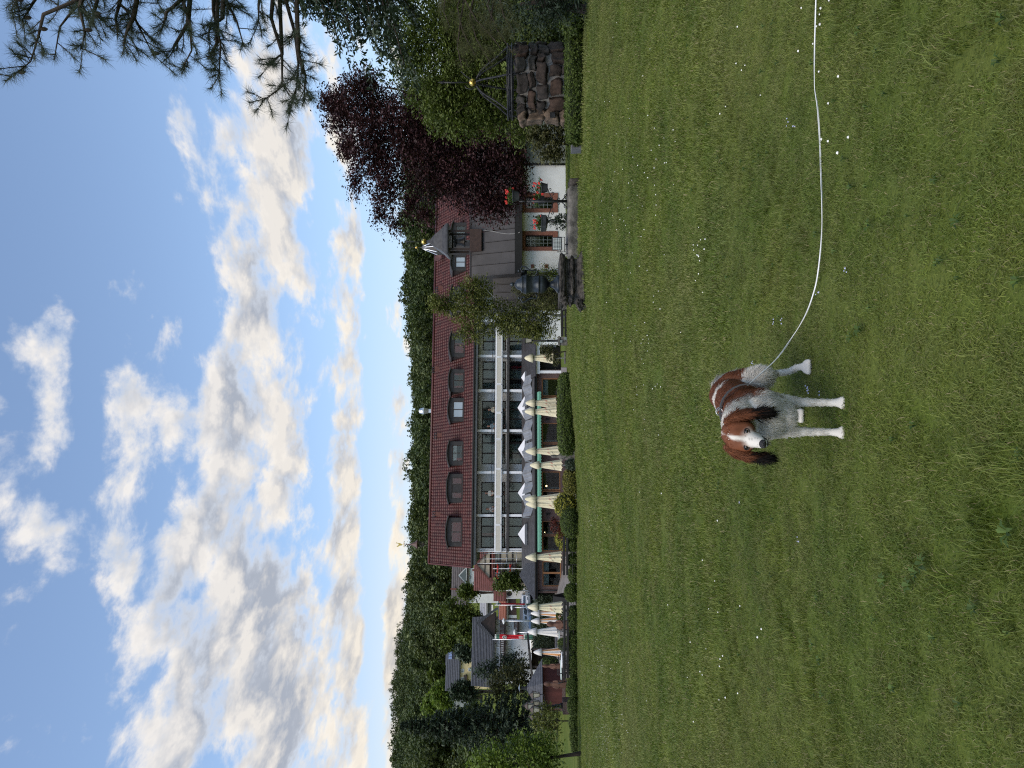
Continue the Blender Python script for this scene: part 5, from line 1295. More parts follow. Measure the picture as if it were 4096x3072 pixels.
for i, (sy, sxt, D) in enumerate(((2428, 2112, 38.5), (2229, 2104, 38.8), (2016, 2105, 40.5), (1996, 2102, 39.4), (1861, 2122, 38.6), (1805, 2104, 41.0), (1646, 2101, 40.6), (1612, 2104, 41.4), (1432, 2100, 41.0))):
    parasol(f'closed cream parasol with red lettering, {ordn[i]} from left' if 0 < i < 8 else f'closed cream parasol with red lettering, {ordn[i]} of the cream ones', sy, sxt, D, 'cream', i)
for sy, sxt, D, k, lab in ((2453, 2125, 45.5, 'striped', 'closed orange and white parasol just behind the leftmost cream one'), (2484, 2126, 46.0, 'striped', 'closed white and orange parasol beside the covered brown figure'),
                           (2527, 2112, 47.5, 'white', 'closed white parasol near the hanging red flag'), (2609, 2136, 44.5, 'striped', 'closed orange and white parasol standing by the gazebo')):
    parasol(lab, sy, sxt, D, k, int(sy), group='striped parasols on the terrace', Rb=.25 if k != 'white' else .30)

# ================================================================= CLIPPED SHRUBS ALONG THE TERRACE
bush('clipped_hedge', 'large dark green rounded hedge in front of the restaurant windows', 1497, 1812, 2236, 2296, 33.5, lm_box, 'hedge', p=5, leaf=.07, n=15000, depth=.75)
balls = [(2035, 2148, 2246, 2304, 35.0, 'big clipped box ball below the golden shrub'), (2336, 2405, 2262, 2312, 35.6, 'clipped box ball between the two black railings'),
         (2714, 2787, 2270, 2320, 35.6, 'clipped box ball with a sign just left of the railing'), (2788, 2860, 2274, 2322, 35.4, 'clipped box ball in front of the many lantern post'),
         (2862, 2926, 2281, 2324, 35.3, 'third box ball left of the railing'), (2914, 2977, 2283, 2326, 34.9, 'fourth box ball left of the railing'), (2963, 3013, 2289, 2328, 34.6, 'fifth and smallest box ball left of the railing'),
         (2149, 2205, 2270, 2305, 36.6, 'low box mound under the right railing, beside the golden shrub'), (2215, 2262, 2272, 2306, 36.6, 'low box mound under the middle of the right railing'), (2268, 2330, 2276, 2310, 36.8, 'low box mound at the left end of the right railing')]
for (a, b_, t_, bt, D, lab) in balls: bush('box_ball', lab, a, b_, t_, bt, D, lm_box, 'bush', p=2.2, leaf=.06, n=4200, group='clipped box balls along the lawn')
for (a, b_, t_, bt, D, lab) in ((2428, 2512, 2275, 2314, 36.4, 'short clipped hedge under the right part of the long railing'), (2524, 2600, 2272, 2314, 36.6, 'looser pale hedge under the middle of the long railing'), (2606, 2706, 2277, 2316, 36.5, 'clipped hedge under the left part of the long railing')):
    bush('clipped_hedge', lab, a, b_, t_, bt, D, lm_box, 'hedge', p=4, leaf=.06, n=4200, depth=.4)
bush('golden_shrub', 'bright yellow shrub at the foot of the double parasol', 1970, 2070, 2222, 2290, 37.2, lm_yellow, 'shrub', p=2, leaf=.10, n=1500, depth=.5)
bush('golden_shrub', 'bright yellow shrub behind the right railing', 2120, 2200, 2226, 2275, 39.0, lm_yellow, 'shrub', p=2, leaf=.10, n=1100, depth=.5)
b = at(2110, 38.5)
tree('red_maple', 'small red leaved maple behind the big box ball', b, [lobe(2230, 2108, 26, 32, 38.5, .35, b), lobe(2215, 2085, 16, 18, 38.5, .25, b), lobe(2250, 2120, 20, 30, 38.5, .3, b)], .09, 150, 9, .07, lm_maple, .03, cat='shrub')
bush('golden_hedge', 'loose golden green conifer hedge below the lit restaurant window', 1880, 1975, 2258, 2304, 36.5, leafmat('golden_conifer', (.07, .075, .012), (.20, .19, .035), .2), 'hedge', p=3, leaf=.08, n=3200, depth=.4)
bush('dark_shrub', 'small dark shrub right of the golden hedge, by the stone figure', 1835, 1882, 2262, 2304, 36.3, lm_fir, 'shrub', p=2, leaf=.08, n=900)
bush('tall_hedge', 'tall dark clipped hedge closing the back of the terrace', 2376, 2640, 2139, 2222, 66.5, lm_fir, 'hedge', p=8, leaf=.16, n=9000, depth=.6)
bush('round_shrub', 'round green shrub standing on the paved terrace', 2552, 2600, 2235, 2262, 44, lm_box, 'shrub', leaf=.08, n=1400)
bush('round_shrub', 'rounded dark shrub by the gazebo wall', 2635, 2700, 2160, 2215, 55, lm_green, 'shrub', leaf=.12, n=1600)
b = at(2885, 43)
tree('variegated_shrub', 'loose shrub with pale yellowish leaves under the dark spruce', b, [lobe(2160, 2880, 40, 50, 43, .7, b), lobe(2190, 2930, 35, 40, 43, .6, b), lobe(2185, 2850, 40, 35, 43, .5, b), lobe(2215, 2890, 25, 60, 43, .6, b)], .13, 260, 9, .13, lm_birch, .05, cat='shrub')

# ================================================================= LOW RAILINGS
def railing(label, sya, syb, D, sx1=2258, sx2=2270, posts=3):
    a, b_ = at(sya, D), at(syb, D); z1 = lambda s: CAMH - (s - HZ) / F * D
    T = thing('railing', label, 'railing', (a.x, D, a.z), 0, 'black railings along the lawn')
    Lx = b_.x - a.x; zr1, zr2 = z1(sx1) - a.z, z1(sx2 + 1) - a.z
    for z_ in (zr1, zr2): q = MB(); q.box(0, Lx, -.05, .05, z_ - .055, z_ + .055); q.build('rail', black, T, bevel=.01)
    q = MB(); q.tube([(0, .05, zr2 - .27), (Lx, .05, zr2 - .27)], .012, 6); q.build('lower_wire', iron, T)
    for k in range(posts):
        x = Lx * (k + .5) / posts; q = MB(); q.tube([(x, .08, zr1), (x, .08, zr2 - .1), (x + .06, .06, zr2 - .28), (x + .02, -.02, .0)], .03, 6)
        q.tube([(x, .08, zr2 - .1), (x - .07, .2, zr2 - .3), (x - .03, .28, .0)], .025, 6); q.build('post', black, T, smooth=True)
railing('long black railing in front of the paved terrace tables', 2713, 2407, 36.2, posts=4)
railing('short black railing near the golden shrub', 2300, 2146, 36.3, 2256, 2268, posts=2)
railing('black railing running left from the urn to the lantern pillar', 1346, 1205, 33.0, 2249, 2262, posts=2)
# stone pillars beside it and slim lantern
def pillar(label, sy0, sy1, sxt, D, name='stone_pillar'):
    c = at((sy0 + sy1) / 2, D); w_ = abs(sy1 - sy0) / F * D; h_ = CAMH - (sxt - HZ) / F * D - c.z
    T = thing(name, label, 'pillar', (c.x, D, c.z))
    o = bpy.data.objects.new('shaft', rough_box(w_, w_, h_, amp=.015, seed=int(sy0))); o.data.materials.append(stone_grey); link(o, T); o.location = (0, 0, h_ / 2 - .03); 
    q = MB(); q.box(-w_ * .56, w_ * .56, -w_ * .56, w_ * .56, h_ - .04, h_ + .04); q.build('capstone', stone_grey, T, bevel=.01)
    return T, h_, w_
T, h_, w_ = pillar('grey stone pillar with socket boxes under the slim lantern', 1347, 1381, 2236, 33.2)
for (dx_, z_) in ((-.03, .66), (.1, .22)): q = MB(); q.box(dx_ - .06, dx_ + .06, -w_ / 2 - .03, -w_ / 2 + .02, h_ * z_, h_ * z_ + .1); q.build('socket_box', silver, T)
pillar('grey stone pillar partly hidden behind the urn pedestal', 1160, 1208, 2243, 32.6)
o = bpy.data.objects.new('boulder', rough_box(.26, .24, .3, amp=.04, seed=9)); o.data.materials.append(stone_grey); COL.objects.link(o); c = at(1224, 32.4); o.location = (c.x, 32.4, c.z + .12); o.data.shade_smooth(); tag(o, 'rounded grey boulder in front of the railing by the urn', 'boulder')
def lantern(mb_f, mb_g, c, s=1.0):
    """four-sided street lantern head with base point c"""
    mb_f.sqlathe([(.09 * s, 0), (.10 * s, .02 * s), (.095 * s, .035 * s)], c)
    for k in range(4):
        a = math.pi / 4 + k * math.pi / 2; e = 1.414 * s
        mb_f.bar((c[0] + .095 * e * math.cos(a), c[1] + .095 * e * math.sin(a), c[2] + .03 * s), (c[0] + .16 * e * math.cos(a), c[1] + .16 * e * math.sin(a), c[2] + .42 * s), .022 * s)
    mb_f.sqlathe([(.18 * s, .41 * s), (.19 * s, .44 * s), (.13 * s, .52 * s), (.06 * s, .60 * s), (.03 * s, .62 * s), (.02 * s, .70 * s), (.004, .76 * s)], c)
    mb_g.sqlathe([(.088 * s, .035 * s), (.152 * s, .41 * s)], c)
lamp_glass = mat('lantern_glass', (.34, .33, .27), (.44, .42, .35), rough=.25, scale=4)
c = at(1363, 33.2); zl = CAMH - (2128 - HZ) / F * 33.2
T = thing('garden_lantern', 'slim black garden lantern standing on the stone pillar', 'lantern', (c.x, 33.2, c.z + h_))
q = MB(); q.lathe([(.09, 0), (.09, .05), (.05, .08), (.045, .5), (.06, .52), (.035, .56), (.03, zl - c.z - h_)], n=10); q.build('post', black, T, smooth=True)
qf, qg = MB(), MB(); lantern(qf, qg, (0, 0, zl - c.z - h_), .72); qf.build('lantern_frame', black, T); qg.build('lantern_glass', lamp_glass, T)
c = at(2823, 43.5)
T = thing('lamp_post', 'cast iron lamp post with five old lanterns on a brick plinth', 'lamp post', (c.x, 43.5, c.z))
q = MB(); q.box(-.36, .36, -.36, .36, -.1, .55); q.build('plinth', brick, T)
zl = CAMH - (2138 - HZ) / F * 43.5 - c.z
q = MB(); q.lathe([(.16, .55), (.16, .66), (.10, .74), (.11, .95), (.07, 1.0), (.045, 1.25), (.04, zl)], n=12); q.build('post', iron, T, smooth=True)
q1, q2 = MB(), MB()
lantern(q1, q2, (0, 0, zl), .95)
for k, (a) in enumerate((.15, 1.72, 3.25, 4.8)):
    e = (.62 * math.cos(a), .62 * math.sin(a)); q = MB(); q.tube([(0, 0, zl - .45), (e[0] * .5, e[1] * .5, zl - .62), (e[0], e[1], zl - .55), (e[0], e[1], zl - .32)], .025, 6); q.build('lamp_arm', iron, T, smooth=True); lantern(q1, q2, (e[0], e[1], zl - .32), .95)
q1.build('lantern_frames', darkbrown, T); q2.build('lantern_glasses', lamp_glass, T)

# ================================================================= TERRACE THINGS
def figure(label, sy, sxt, sxb, D, w_, m, name='carved_figure', seed=1):
    c = at(sy, D); h_ = CAMH - (sxt - HZ) / F * D - c.z; rr = random.Random(seed)
    T = thing(name, label, 'statue', (c.x, D, c.z))
    ph = rr.uniform(0, 6)
    prof = [(.50, 0), (.52, .05), (.50, .2), (.46, .4), (.40, .55), (.30, .66), (.24, .72), (.22, .76), (.26, .80), (.29, .86), (.27, .92), (.18, .97), (.03, 1.0)]
    q = MB(); q.lathe([(r_ * w_, z * h_) for r_, z in prof], n=18, fn=lambda a, z: 1 + .14 * math.sin(3 * a + z * 3 + ph) + .06 * math.sin(7 * a + z * 9)); q.build('torso', m, T, smooth=True)
    q = MB()
    for s_ in (-1, 1): q.tube([(s_ * w_ * .30, -.02, h_ * .66), (s_ * w_ * .46, -.08, h_ * .52), (s_ * w_ * .22, -w_ * .42, h_ * .44)], [w_ * .12, w_ * .11, w_ * .08], 7)
    q.ball((0, -w_ * .24, h_ * .85), w_ * .07, 6); q.build('arms', m, T, smooth=True)
    q = MB(); q.lathe([(w_ * .62, -.05), (w_ * .62, .06), (w_ * .56, .07)], n=14); q.build('base', stone_grey, T)
figure('brown carved wooden figure standing tall before the gazebo', 2736, 2175, 2250, 44, .48, wood_carved, seed=1)
figure('slender brown carved figure with outstretched branch near the tables', 2664, 2168, 2222, 48, .34, wood_carved, seed=4)
figure('bulky brown covered figure behind the long railing', 2497, 2186, 2258, 41.5, .50, wood_carved, seed=7)
figure('small grey stone figure with white head between two parasols', 1825, 2203, 2300, 37.4, .30, stone_grey, seed=9)
def garden_table(label, sy, D, r=.55, cloth=True):
    c = at(sy, D); T = thing('garden_table', label, 'table', (c.x, D, c.z + .03), 0, 'round garden tables on the terrace')
    q = MB(); q.lathe([(r, .70), (r, .73), (r - .02, .735)], n=20); q.build('tabletop', whitep if not cloth else mat('tablecloth', (.42, .50, .46), (.55, .62, .58), rough=.9, scale=3), T)
    for k in range(4): a = .6 + k * 1.571; q = MB(); q.tube([(.3 * math.cos(a), .3 * math.sin(a), .69), (.18 * math.cos(a), .18 * math.sin(a), .35), (.4 * math.cos(a), .4 * math.sin(a), 0)], .016, 6); q.build('leg', iron, T, smooth=True)
def garden_chair():
    T = thing('garden_chair', 'x', 'chair', (0, 0, 0), 0, 'metal garden chairs on the terrace')
    q = MB()
    for k in range(5): q.box(-.2, .2, -.2 + k * .085, -.2 + k * .085 + .06, .44, .455)
    q.build('seat', iron, T)
    q = MB(); q.tube([(-.2, .2, .45), (-.2, .27, .8), (-.14, .285, .88), (.14, .285, .88), (.2, .27, .8), (.2, .2, .45)], .014, 6)
    for k in range(5): x = -.13 + k * .065; q.tube([(x, .205, .46), (x, .28, .87)], .008, 5)
    q.build('backrest', iron, T, smooth=True)
    for sx_ in (-1, 1):
        q = MB(); q.tube([(sx_ * .2, .2, .66), (sx_ * .23, -.05, .66), (sx_ * .21, -.2, .45)], .012, 6); q.build('armrest', iron, T, smooth=True)
        for sy_ in (-1, 1): q = MB(); q.tube([(sx_ * .19, sy_ * .19, .45), (sx_ * .22, sy_ * .24, 0)], .013, 6); q.build('leg', iron, T, smooth=True)
    return T
ch0 = garden_chair(); used = [False]
def put_chair(sy, D, rz, lab):
    c = at(sy, D); o = ch0 if not used[0] else copy_tree(ch0); used[0] = True
    o.location = (c.x, D, c.z + .03); o.rotation_euler = (0, 0, rz); o['label'] = lab
for i, (sy, D, cl) in enumerate(((2678, 41.5, True), (2560, 46, True), (2470, 47.5, True), (2640, 39.6, False))):
    nm = ['pale cloth covered round table by the carved figures', 'pale round table behind the round terrace shrub', 'pale round table behind the striped parasols', 'small bare white round table close behind the long railing'][i]
    garden_table(nm, sy, D, .55 if cl else .4, cl)
    for j, (dsy, dD, rz) in enumerate(((-22, -.35, -1.9), (22, -.3, 1.9), (8, .75, .2))[:3 if i < 3 else 2]):
        put_chair(sy + dsy * 1.5, D + dD, rz, ('dark metal chair right of the ', 'dark metal chair left of the ', 'dark metal chair on the far side of the ')[j] + ['cloth table by the carved figures', 'table behind the round shrub', 'table behind the striped parasols', 'small bare white table'][i])
# A-board on the terrace
c = at(2395, 52); T = thing('menu_board', 'black folding menu board standing beside the brick corner', 'menu board', (c.x, 52, c.z + .03), -.5)
for s_ in (-1, 1): q = MB(); q.raw([(-.35, s_ * .3, 0), (.35, s_ * .3, 0), (.3, s_ * .03, 1.1), (-.3, s_ * .03, 1.1), (-.35, s_ * .33, 0), (.35, s_ * .33, 0), (.3, s_ * .06, 1.1), (-.3, s_ * .06, 1.1)], [(0, 1, 2, 3), (7, 6, 5, 4), (0, 4, 5, 1), (1, 5, 6, 2), (2, 6, 7, 3), (3, 7, 4, 0)]); q.build('board', black, T)
# dark planter box with shrub
c = at(2462, 43); T = thing('planter', 'dark square planter with clipped shrub behind the leftmost cream parasol', 'planter', (c.x, 43, c.z + .03))
q = MB(); q.sqlathe([(.26, 0), (.30, .55), (.32, .56), (.32, .60), (.27, .60)]); q.build('planter_box', greymetal, T)
P_, N_ = ell_pts(.32, .32, .28, .75)(900); V, Qq, v = leaf_quads(P_, .08, .6, .4, RNG.uniform(.1, .7, len(P_))); nmesh('foliage', V, Qq, lm_box, T, v)
# gazebo
c = at(2752, 50)
gz = thing('gazebo', 'dark red hexagonal garden hut with slate pyramid roof and flue', 'hut', (c.x, 50, c.z))
zE2, zA = CAMH - (2168 - HZ) / F * 50 - c.z, CAMH - (2108 - HZ) / F * 50 - c.z
q = MB(); q.lathe([(1.55, 0), (1.55, .22)], n=6); q.build('brick_base', brick, gz)
q = MB(); q.lathe([(1.5, .22), (1.5, zE2 + .05)], n=6); q.build('board_wall', wood_dark_red, gz)
for k in range(6):
    a = 6.28318 * k / 6; q = MB(); q.tube([(1.52 * math.cos(a), 1.52 * math.sin(a), .2), (1.52 * math.cos(a), 1.52 * math.sin(a), zE2)], .06, 6); q.build('corner_post', darkbrown, gz)
for k in range(9):                                    # slate courses
    u0, u1 = k / 9, (k + 1) / 9; r0, r1 = 1.95 * (1 - u0) + .12 * u0, 1.95 * (1 - u1) + .12 * u1; z0, z1 = zE2 + (zA - zE2) * u0, zE2 + (zA - zE2) * u1
    q = MB(); q.lathe([(r0 + .02, z0 - .02), (r0 + .02, z0 + .015), (r1 - .01, z1 + .012)], n=6); q.build('slate_course', slate, gz)
q = MB(); q.lathe([(.14, zA - .1), (.14, zA + .12), (.10, zA + .14), (.10, zA + .42)], n=12); q.build('flue', iron, gz); q = MB(); q.lathe([(.26, zA + .50), (.02, zA + .58)], n=12); q.build('flue_cap', silver, gz)
# long open shed behind the gazebo
c = at(2660, 57)
T = thing('open_shed', 'long low dark pergola roof behind the gazebo', 'shed', (c.x, 57, c.z))
L2 = 75 / F * 57; zt_s = CAMH - (2112 - HZ) / F * 57 - c.z
q = MB(); q.raw([(-L2 - .3, -.6, zt_s - .35), (L2, -.6, zt_s), (L2, 3, zt_s + .1), (-L2 - .3, 3, zt_s - .25), (-L2 - .3, -.6, zt_s - .5), (L2, -.6, zt_s - .15), (L2, 3, zt_s - .05), (-L2 - .3, 3, zt_s - .4)], [(0, 1, 2, 3), (7, 6, 5, 4), (0, 4, 5, 1), (1, 5, 6, 2), (2, 6, 7, 3), (3, 7, 4, 0)]); q.build('roof', darkgrey, T)
q = MB(); q.box(-L2, L2 * .1, 2.8, 2.9, -.2, zt_s - .3); q.build('back_boards', darkbrown, T)
for x in (-L2 + .1, 0, L2 - .1): q = MB(); q.box(x - .06, x + .06, -.4, -.28, -.1, zt_s - .25); q.build('post', darkbrown, T)
# white benches along left lawn
# ================================================================= VILLAGE
def house(name, label, sy0, sy1, sx_eave, sx_ridge, sx_base, D, wall_m, roof_m, depth=9, rz=None, rows_=6, cat='house'):
    """sy0: left end at distance D; the side walls run along the line of sight"""
    rz = math.atan((sy1 - 1536) / F) + .03 if rz is None else rz
    cL = px(0, sy0, D).x; fr = Fr(cL, D, rz); sm = (sy0 + sy1) / 2; W = fr.S(sy1)
    zE_h, zR_h, zB_h = fr.Z(sx_eave, sm, -.5), fr.Z(sx_ridge, sm, depth / 2), fr.Z(sx_base, sm)
    o_ = zB_h - .5; T = thing(name, label, cat, (cL, D, o_), rz); e_, r_ = zE_h - o_, zR_h - o_
    q = MB(); q.box(0, W, 0, depth, -3, e_); q.prism([(.02, e_), (depth / 2, r_ - .15), (depth - .02, e_)], .01, W - .01, 'x'); q.build('wall', wall_m, T)
    q = MB(); yc = depth / 2
    q.raw([(x, y, z) for x in (-.4, W + .4) for (y, z) in ((-.5, e_ - .08), (yc, r_), (depth + .5, e_ - .08), (depth + .5, e_ - .26), (yc, r_ - .2), (-.5, e_ - .26))], [(0, 1, 7, 6), (1, 2, 8, 7), (2, 3, 9, 8), (3, 4, 10, 9), (4, 5, 11, 10), (5, 0, 6, 11), (0, 5, 4, 1), (1, 4, 3, 2), (6, 7, 10, 11), (7, 8, 9, 10)])
    rf = q.build('roof', roof_m, T)
    sl2 = Vector((0, depth / 2 + .5, r_ - e_ + .08)); nn_ = Vector((0, -sl2.z, sl2.y)).normalized()
    for k in range(rows_):
        A, B = Vector((0, -.5, e_ - .08)) + sl2 * (k / rows_), Vector((0, -.5, e_ - .08)) + sl2 * ((k + 1.03) / rows_)
        q = MB(); q.raw([Vector((x, p.y, p.z)) + nn_ * h for p, h in ((A, .10), (B, .03)) for x in (-.42, W + .42)] + [Vector((x, A.y, A.z)) for x in (-.42, W + .42)], [(0, 1, 3, 2), (4, 5, 1, 0)]); q.build('tile_course', roof_m, rf)
    def wz_(sx): return fr.Z(sx, sm) - o_
    def wx_(sy): return fr.S(sy)
    return T, rf, wx_, wz_, e_, W
wframe = whitep
def hwin(T, x0, x1, z0, z1, y=-.02, shut=False):
    q = MB()
    for (a, b_, c_, d) in ((x0, x1, z1 - .07, z1), (x0, x1, z0, z0 + .07), (x0, x0 + .07, z0 + .07, z1 - .07), (x1 - .07, x1, z0 + .07, z1 - .07), ((x0 + x1) / 2 - .03, (x0 + x1) / 2 + .03, z0 + .07, z1 - .07)): q.box(a, b_, y - .06, y + .03, c_, d)
    w_ = q.build('window', wframe, T); q = MB(); q.box(x0 + .05, x1 - .05, y - .025, y - .015, z0 + .05, z1 - .05); q.build('pane', car_glass, w_)
def railbox(T, x0, x1, y0, z0, h, m=darkbrown, n=14):
    q = MB(); q.box(x0, x1, y0, y0 + .06, z0 + h - .09, z0 + h); q.box(x0, x1, y0, y0 + .06, z0, z0 + .09); q.box(x0, x1, y0 + .06, y0 + 1.2, z0 - .15, z0)
    b_ = q.build('balcony', m, T)
    for k in range(n): x = x0 + (x1 - x0) * (k + .5) / n; q = MB(); q.box(x - .055, x + .055, y0 + .01, y0 + .05, z0 + .09, z0 + h - .09); q.build('baluster', m, b_)
grey_tile = mat('grey_brown_tile', (.055, .047, .044), (.09, .078, .073), rough=.7, scale=2); dark_tile = mat('anthracite_tile', (.035, .037, .042), (.06, .063, .07), rough=.55, scale=2); red_tile2 = mat('dull_red_tile', (.085, .028, .022), (.13, .045, .036), rough=.7, scale=2)
# white house with grey roof behind the hotel end
T, rf, wx_, wz_, e_, W = house('village_house', 'white house with grey roof and triangular gable window above the red roof', 2412, 2272, 1868, 1807, 1920, 140, white, grey_tile, 9, rows_=8)
for (a, b_, t_, bt) in ((2352, 2337, 1873, 1887), (2317, 2300, 1873, 1887)): hwin(T, wx_(a), wx_(b_), wz_(bt), wz_(t_))
xg = wx_(2302); q = MB(); q.prism([(xg - 1.7, e_ + .1), (xg + 1.7, e_ + .1), (xg, e_ + 1.75)], -.65, 2.2); gb = q.build('dormer_gable', white, T); q = MB(); q.prism([(xg - 1.3, e_ + .25), (xg + 1.3, e_ + .25), (xg, e_ + 1.45)], -.70, -.66); q.build('gable_window', car_glass, gb)
q = MB(); q.bar((xg - 2, -.7, e_ - .1), (xg, -.7, e_ + 1.9), .15, .1); q.bar((xg + 2, -.7, e_ - .1), (xg, -.7, e_ + 1.9), .15, .1); q.build('bargeboard', grey_tile, gb)
q = MB(); q.box(wx_(2360), wx_(2352), 2.5, 3.2, e_ + 1.0, e_ + 3.4); q.build('chimney', brownvent, T)
# half-timbered house
T, rf, wx_, wz_, e_, W = house('half_timbered_house', 'half timbered house with red tiled roof and flowered balconies', 2352, 2205, 1972, 1897, 2085, 104, mat('ochre_render', (.36, .30, .22), (.44, .38, .29), rough=.9, scale=2), red_tile2, 8, rows_=10)
for sy in (2348, 2325, 2305, 2286, 2268, 2245): q = MB(); q.box(wx_(sy) - .08, wx_(sy) + .08, -.06, .01, -.5, e_); q.build('timber_post', darkbrown, T)
for sx in (1978, 2000, 2026, 2050): q = MB(); q.box(0, W, -.07, -.002, wz_(sx) - .09, wz_(sx) + .09); q.build('timber_rail', darkbrown, T)
for (a, b_, t_, bt) in ((2342, 2328, 1980, 1998), (2302, 2288, 1980, 1998), (2322, 2308, 2030, 2048), (2285, 2270, 2030, 2050)): hwin(T, wx_(a), wx_(b_), wz_(bt), wz_(t_), -.03)
q = MB(); q.bar((wx_(2325), -.05, wz_(1999)), (wx_(2305), -.05, wz_(1979)), .1, .06); q.bar((wx_(2305), -.06, wz_(1999)), (wx_(2325), -.06, wz_(1979)), .1, .06); q.build('timber_cross', darkbrown, T)
for z_ in (wz_(2012), wz_(2062)):
    railbox(T, wx_(2318), wx_(2250), -1.3, z_, .75, darkbrown, 12); 
    C = np.stack([RNG.uniform(wx_(2316), wx_(2252), 160), RNG.normal(-1.36, .06, 160), RNG.normal(z_ + .72, .06, 160)], 1); V, Qq, v = leaf_quads(C, .16, .8, .3); nmesh('balcony_flowers', V, Qq, terracotta, T, v)
q = MB(); q.box(wx_(2275) - .05, wx_(2275) + .05, -1.35, -1.25, -.5, e_); q.build('balcony_post', whitep, T)
xg = wx_(2258); q = MB(); q.prism([(xg - 1.9, e_ + .5), (xg + 1.9, e_ + .5), (xg, e_ + 2.3)], -.3, 3); gb = q.build('dormer_gable', mat('ochre_render', (1, 1, 1)), T)
q = MB(); q.bar((xg - 2.3, -.45, e_ + .25), (xg, -.45, e_ + 2.5), .25, .18); q.bar((xg + 2.3, -.45, e_ + .25), (xg, -.45, e_ + 2.5), .25, .18); q.build('bargeboard', red_tile2, gb)
q = MB(); q.box(xg - .07, xg + .07, -.36, -.3, e_ + .5, e_ + 2.2); q.box(xg - 1.2, xg + 1.2, -.37, -.31, e_ + 1.1, e_ + 1.22); q.build('gable_timber', darkbrown, gb)
q = MB(); q.box(wx_(2285), wx_(2275), 2, 2.7, e_ + .8, e_ + 3.1); q.build('chimney', brownvent, T)
# lower red roofed annex
T, rf, wx_, wz_, e_, W = house('garden_annex', 'low annex with red brown tiled roof left of the half timbered house', 2392, 2350, 2018, 1975, 2060, 108, white, red_tile2, 6, rows_=7, cat='annex')
q = MB(); q.lathe([(.35, -.1), (.35, 0), (.2, .03)], n=14); wh = q.build('wheel_ornament', darkbrown, T); wh.location = (W * .4, -.05, wz_(2038)); wh.rotation_euler = (R(90), 0, 0)
# garages with solar panels
T, rf, wx_, wz_, e_, W = house('garage_building', 'low white garage building with brown doors and blue solar panels', 2495, 2388, 2022, 1996, 2072, 120, white, mat('rust_roof', (.20, .065, .035), (.27, .10, .06), rough=.7), 8, rows_=3, cat='garage')
for (a, b_) in ((2494, 2473), (2460, 2419), (2416, 2396)): q = MB(); q.box(wx_(a), wx_(b_), -.05, .02, -.2, wz_(2034)); q.build('garage_door', garage_door, T)
for k in range(5): a = 2490 - k * 20; q = MB(); q.box(wx_(a), wx_(a - 18), 3.9, 4.0, wz_(2004), wz_(1990)); q.build('solar_panel', solar_blue, T)
q = MB(); q.box(0, W, -.5, .0, e_ - .35, e_ - .1); q.build('canopy_edge', mortar, T)
# corrugated pale building behind
T, rf, wx_, wz_, e_, W = house('workshop', 'pale grey corrugated workshop with flat white front above the garages', 2475, 2372, 1945, 1920, 2010, 150, mortar, mat('corrugated_grey', (.26, .26, .27), (.36, .36, .37), rough=.6), 10, rows_=4, cat='workshop')
q = MB(); q.box(wx_(2475), wx_(2420), -2.2, -2, wz_(1990), wz_(1968)); q.build('white_front', whitep, T)
for k in range(12): x = W * (k + .5) / 12; q = MB(); q.box(x - .05, x + .05, -.04, 0, wz_(1990), e_); q.build('sheet_rib', mortar, T)
# black roofed house with balconies
T, rf, wx_, wz_, e_, W = house('guest_house', 'white guest house with long anthracite roof and dark wooden balconies', 2735, 2478, 1970, 1888, 2112, 88, white, dark_tile, 9, rows_=14)
for (a, b_, t_, bt) in ((2515, 2500, 1976, 1996), (2545, 2528, 1976, 1997), (2590, 2575, 1978, 1998), (2520, 2502, 2020, 2044), (2560, 2540, 2020, 2046), (2600, 2580, 2022, 2046), (2640, 2622, 1980, 1998)): hwin(T, wx_(a), wx_(b_), wz_(bt), wz_(t_))
railbox(T, wx_(2545), wx_(2480), -1.3, wz_(2018), .55, darkbrown, 13); railbox(T, wx_(2545), wx_(2480), -1.3, wz_(2072), .5, darkbrown, 13); railbox(T, wx_(2720), wx_(2560), -1.0, wz_(2018), .5, darkbrown, 22)
xg = wx_(2489); q = MB(); q.prism([(xg - 1.9, e_ - .3), (xg + 1.2, e_ - .3), (xg - .1, e_ + 1.5)], -1.4, 2.5); gb = q.build('porch_gable', darkbrown, T)
q = MB(); q.bar((xg - 2.3, -1.5, e_ - .6), (xg - .1, -1.5, e_ + 1.9), .3, .25); q.bar((xg + 1.6, -1.5, e_ - .6), (xg - .1, -1.5, e_ + 1.9), .3, .25); q.build('bargeboard', dark_tile, gb)
for (a, b_, t_, bt) in ((2604, 2586, 1921, 1936), (2660, 2645, 1930, 1950)):
    z0, z1 = wz_(bt), wz_(t_); yy_ = lambda z: -.5 + (z - e_ + .08) / ((CAMH - (1888 - HZ) / F * 88) - (CAMH - (1970 - HZ) / F * 88) + .08) * 5.0
    q = MB(); q.raw([(wx_(a), yy_(z0) - .12, z0), (wx_(b_), yy_(z0) - .12, z0), (wx_(b_), yy_(z1) - .12, z1), (wx_(a), yy_(z1) - .12, z1), (wx_(a), yy_(z0) + .1, z0), (wx_(b_), yy_(z0) + .1, z0), (wx_(b_), yy_(z1) + .1, z1), (wx_(a), yy_(z1) + .1, z1)], [(0, 1, 2, 3), (0, 4, 5, 1), (1, 5, 6, 2), (2, 6, 7, 3), (3, 7, 4, 0)]); q.build('roof_window', mat('rooflight', (.30, .33, .36), rough=.15, spec=.9), rf)
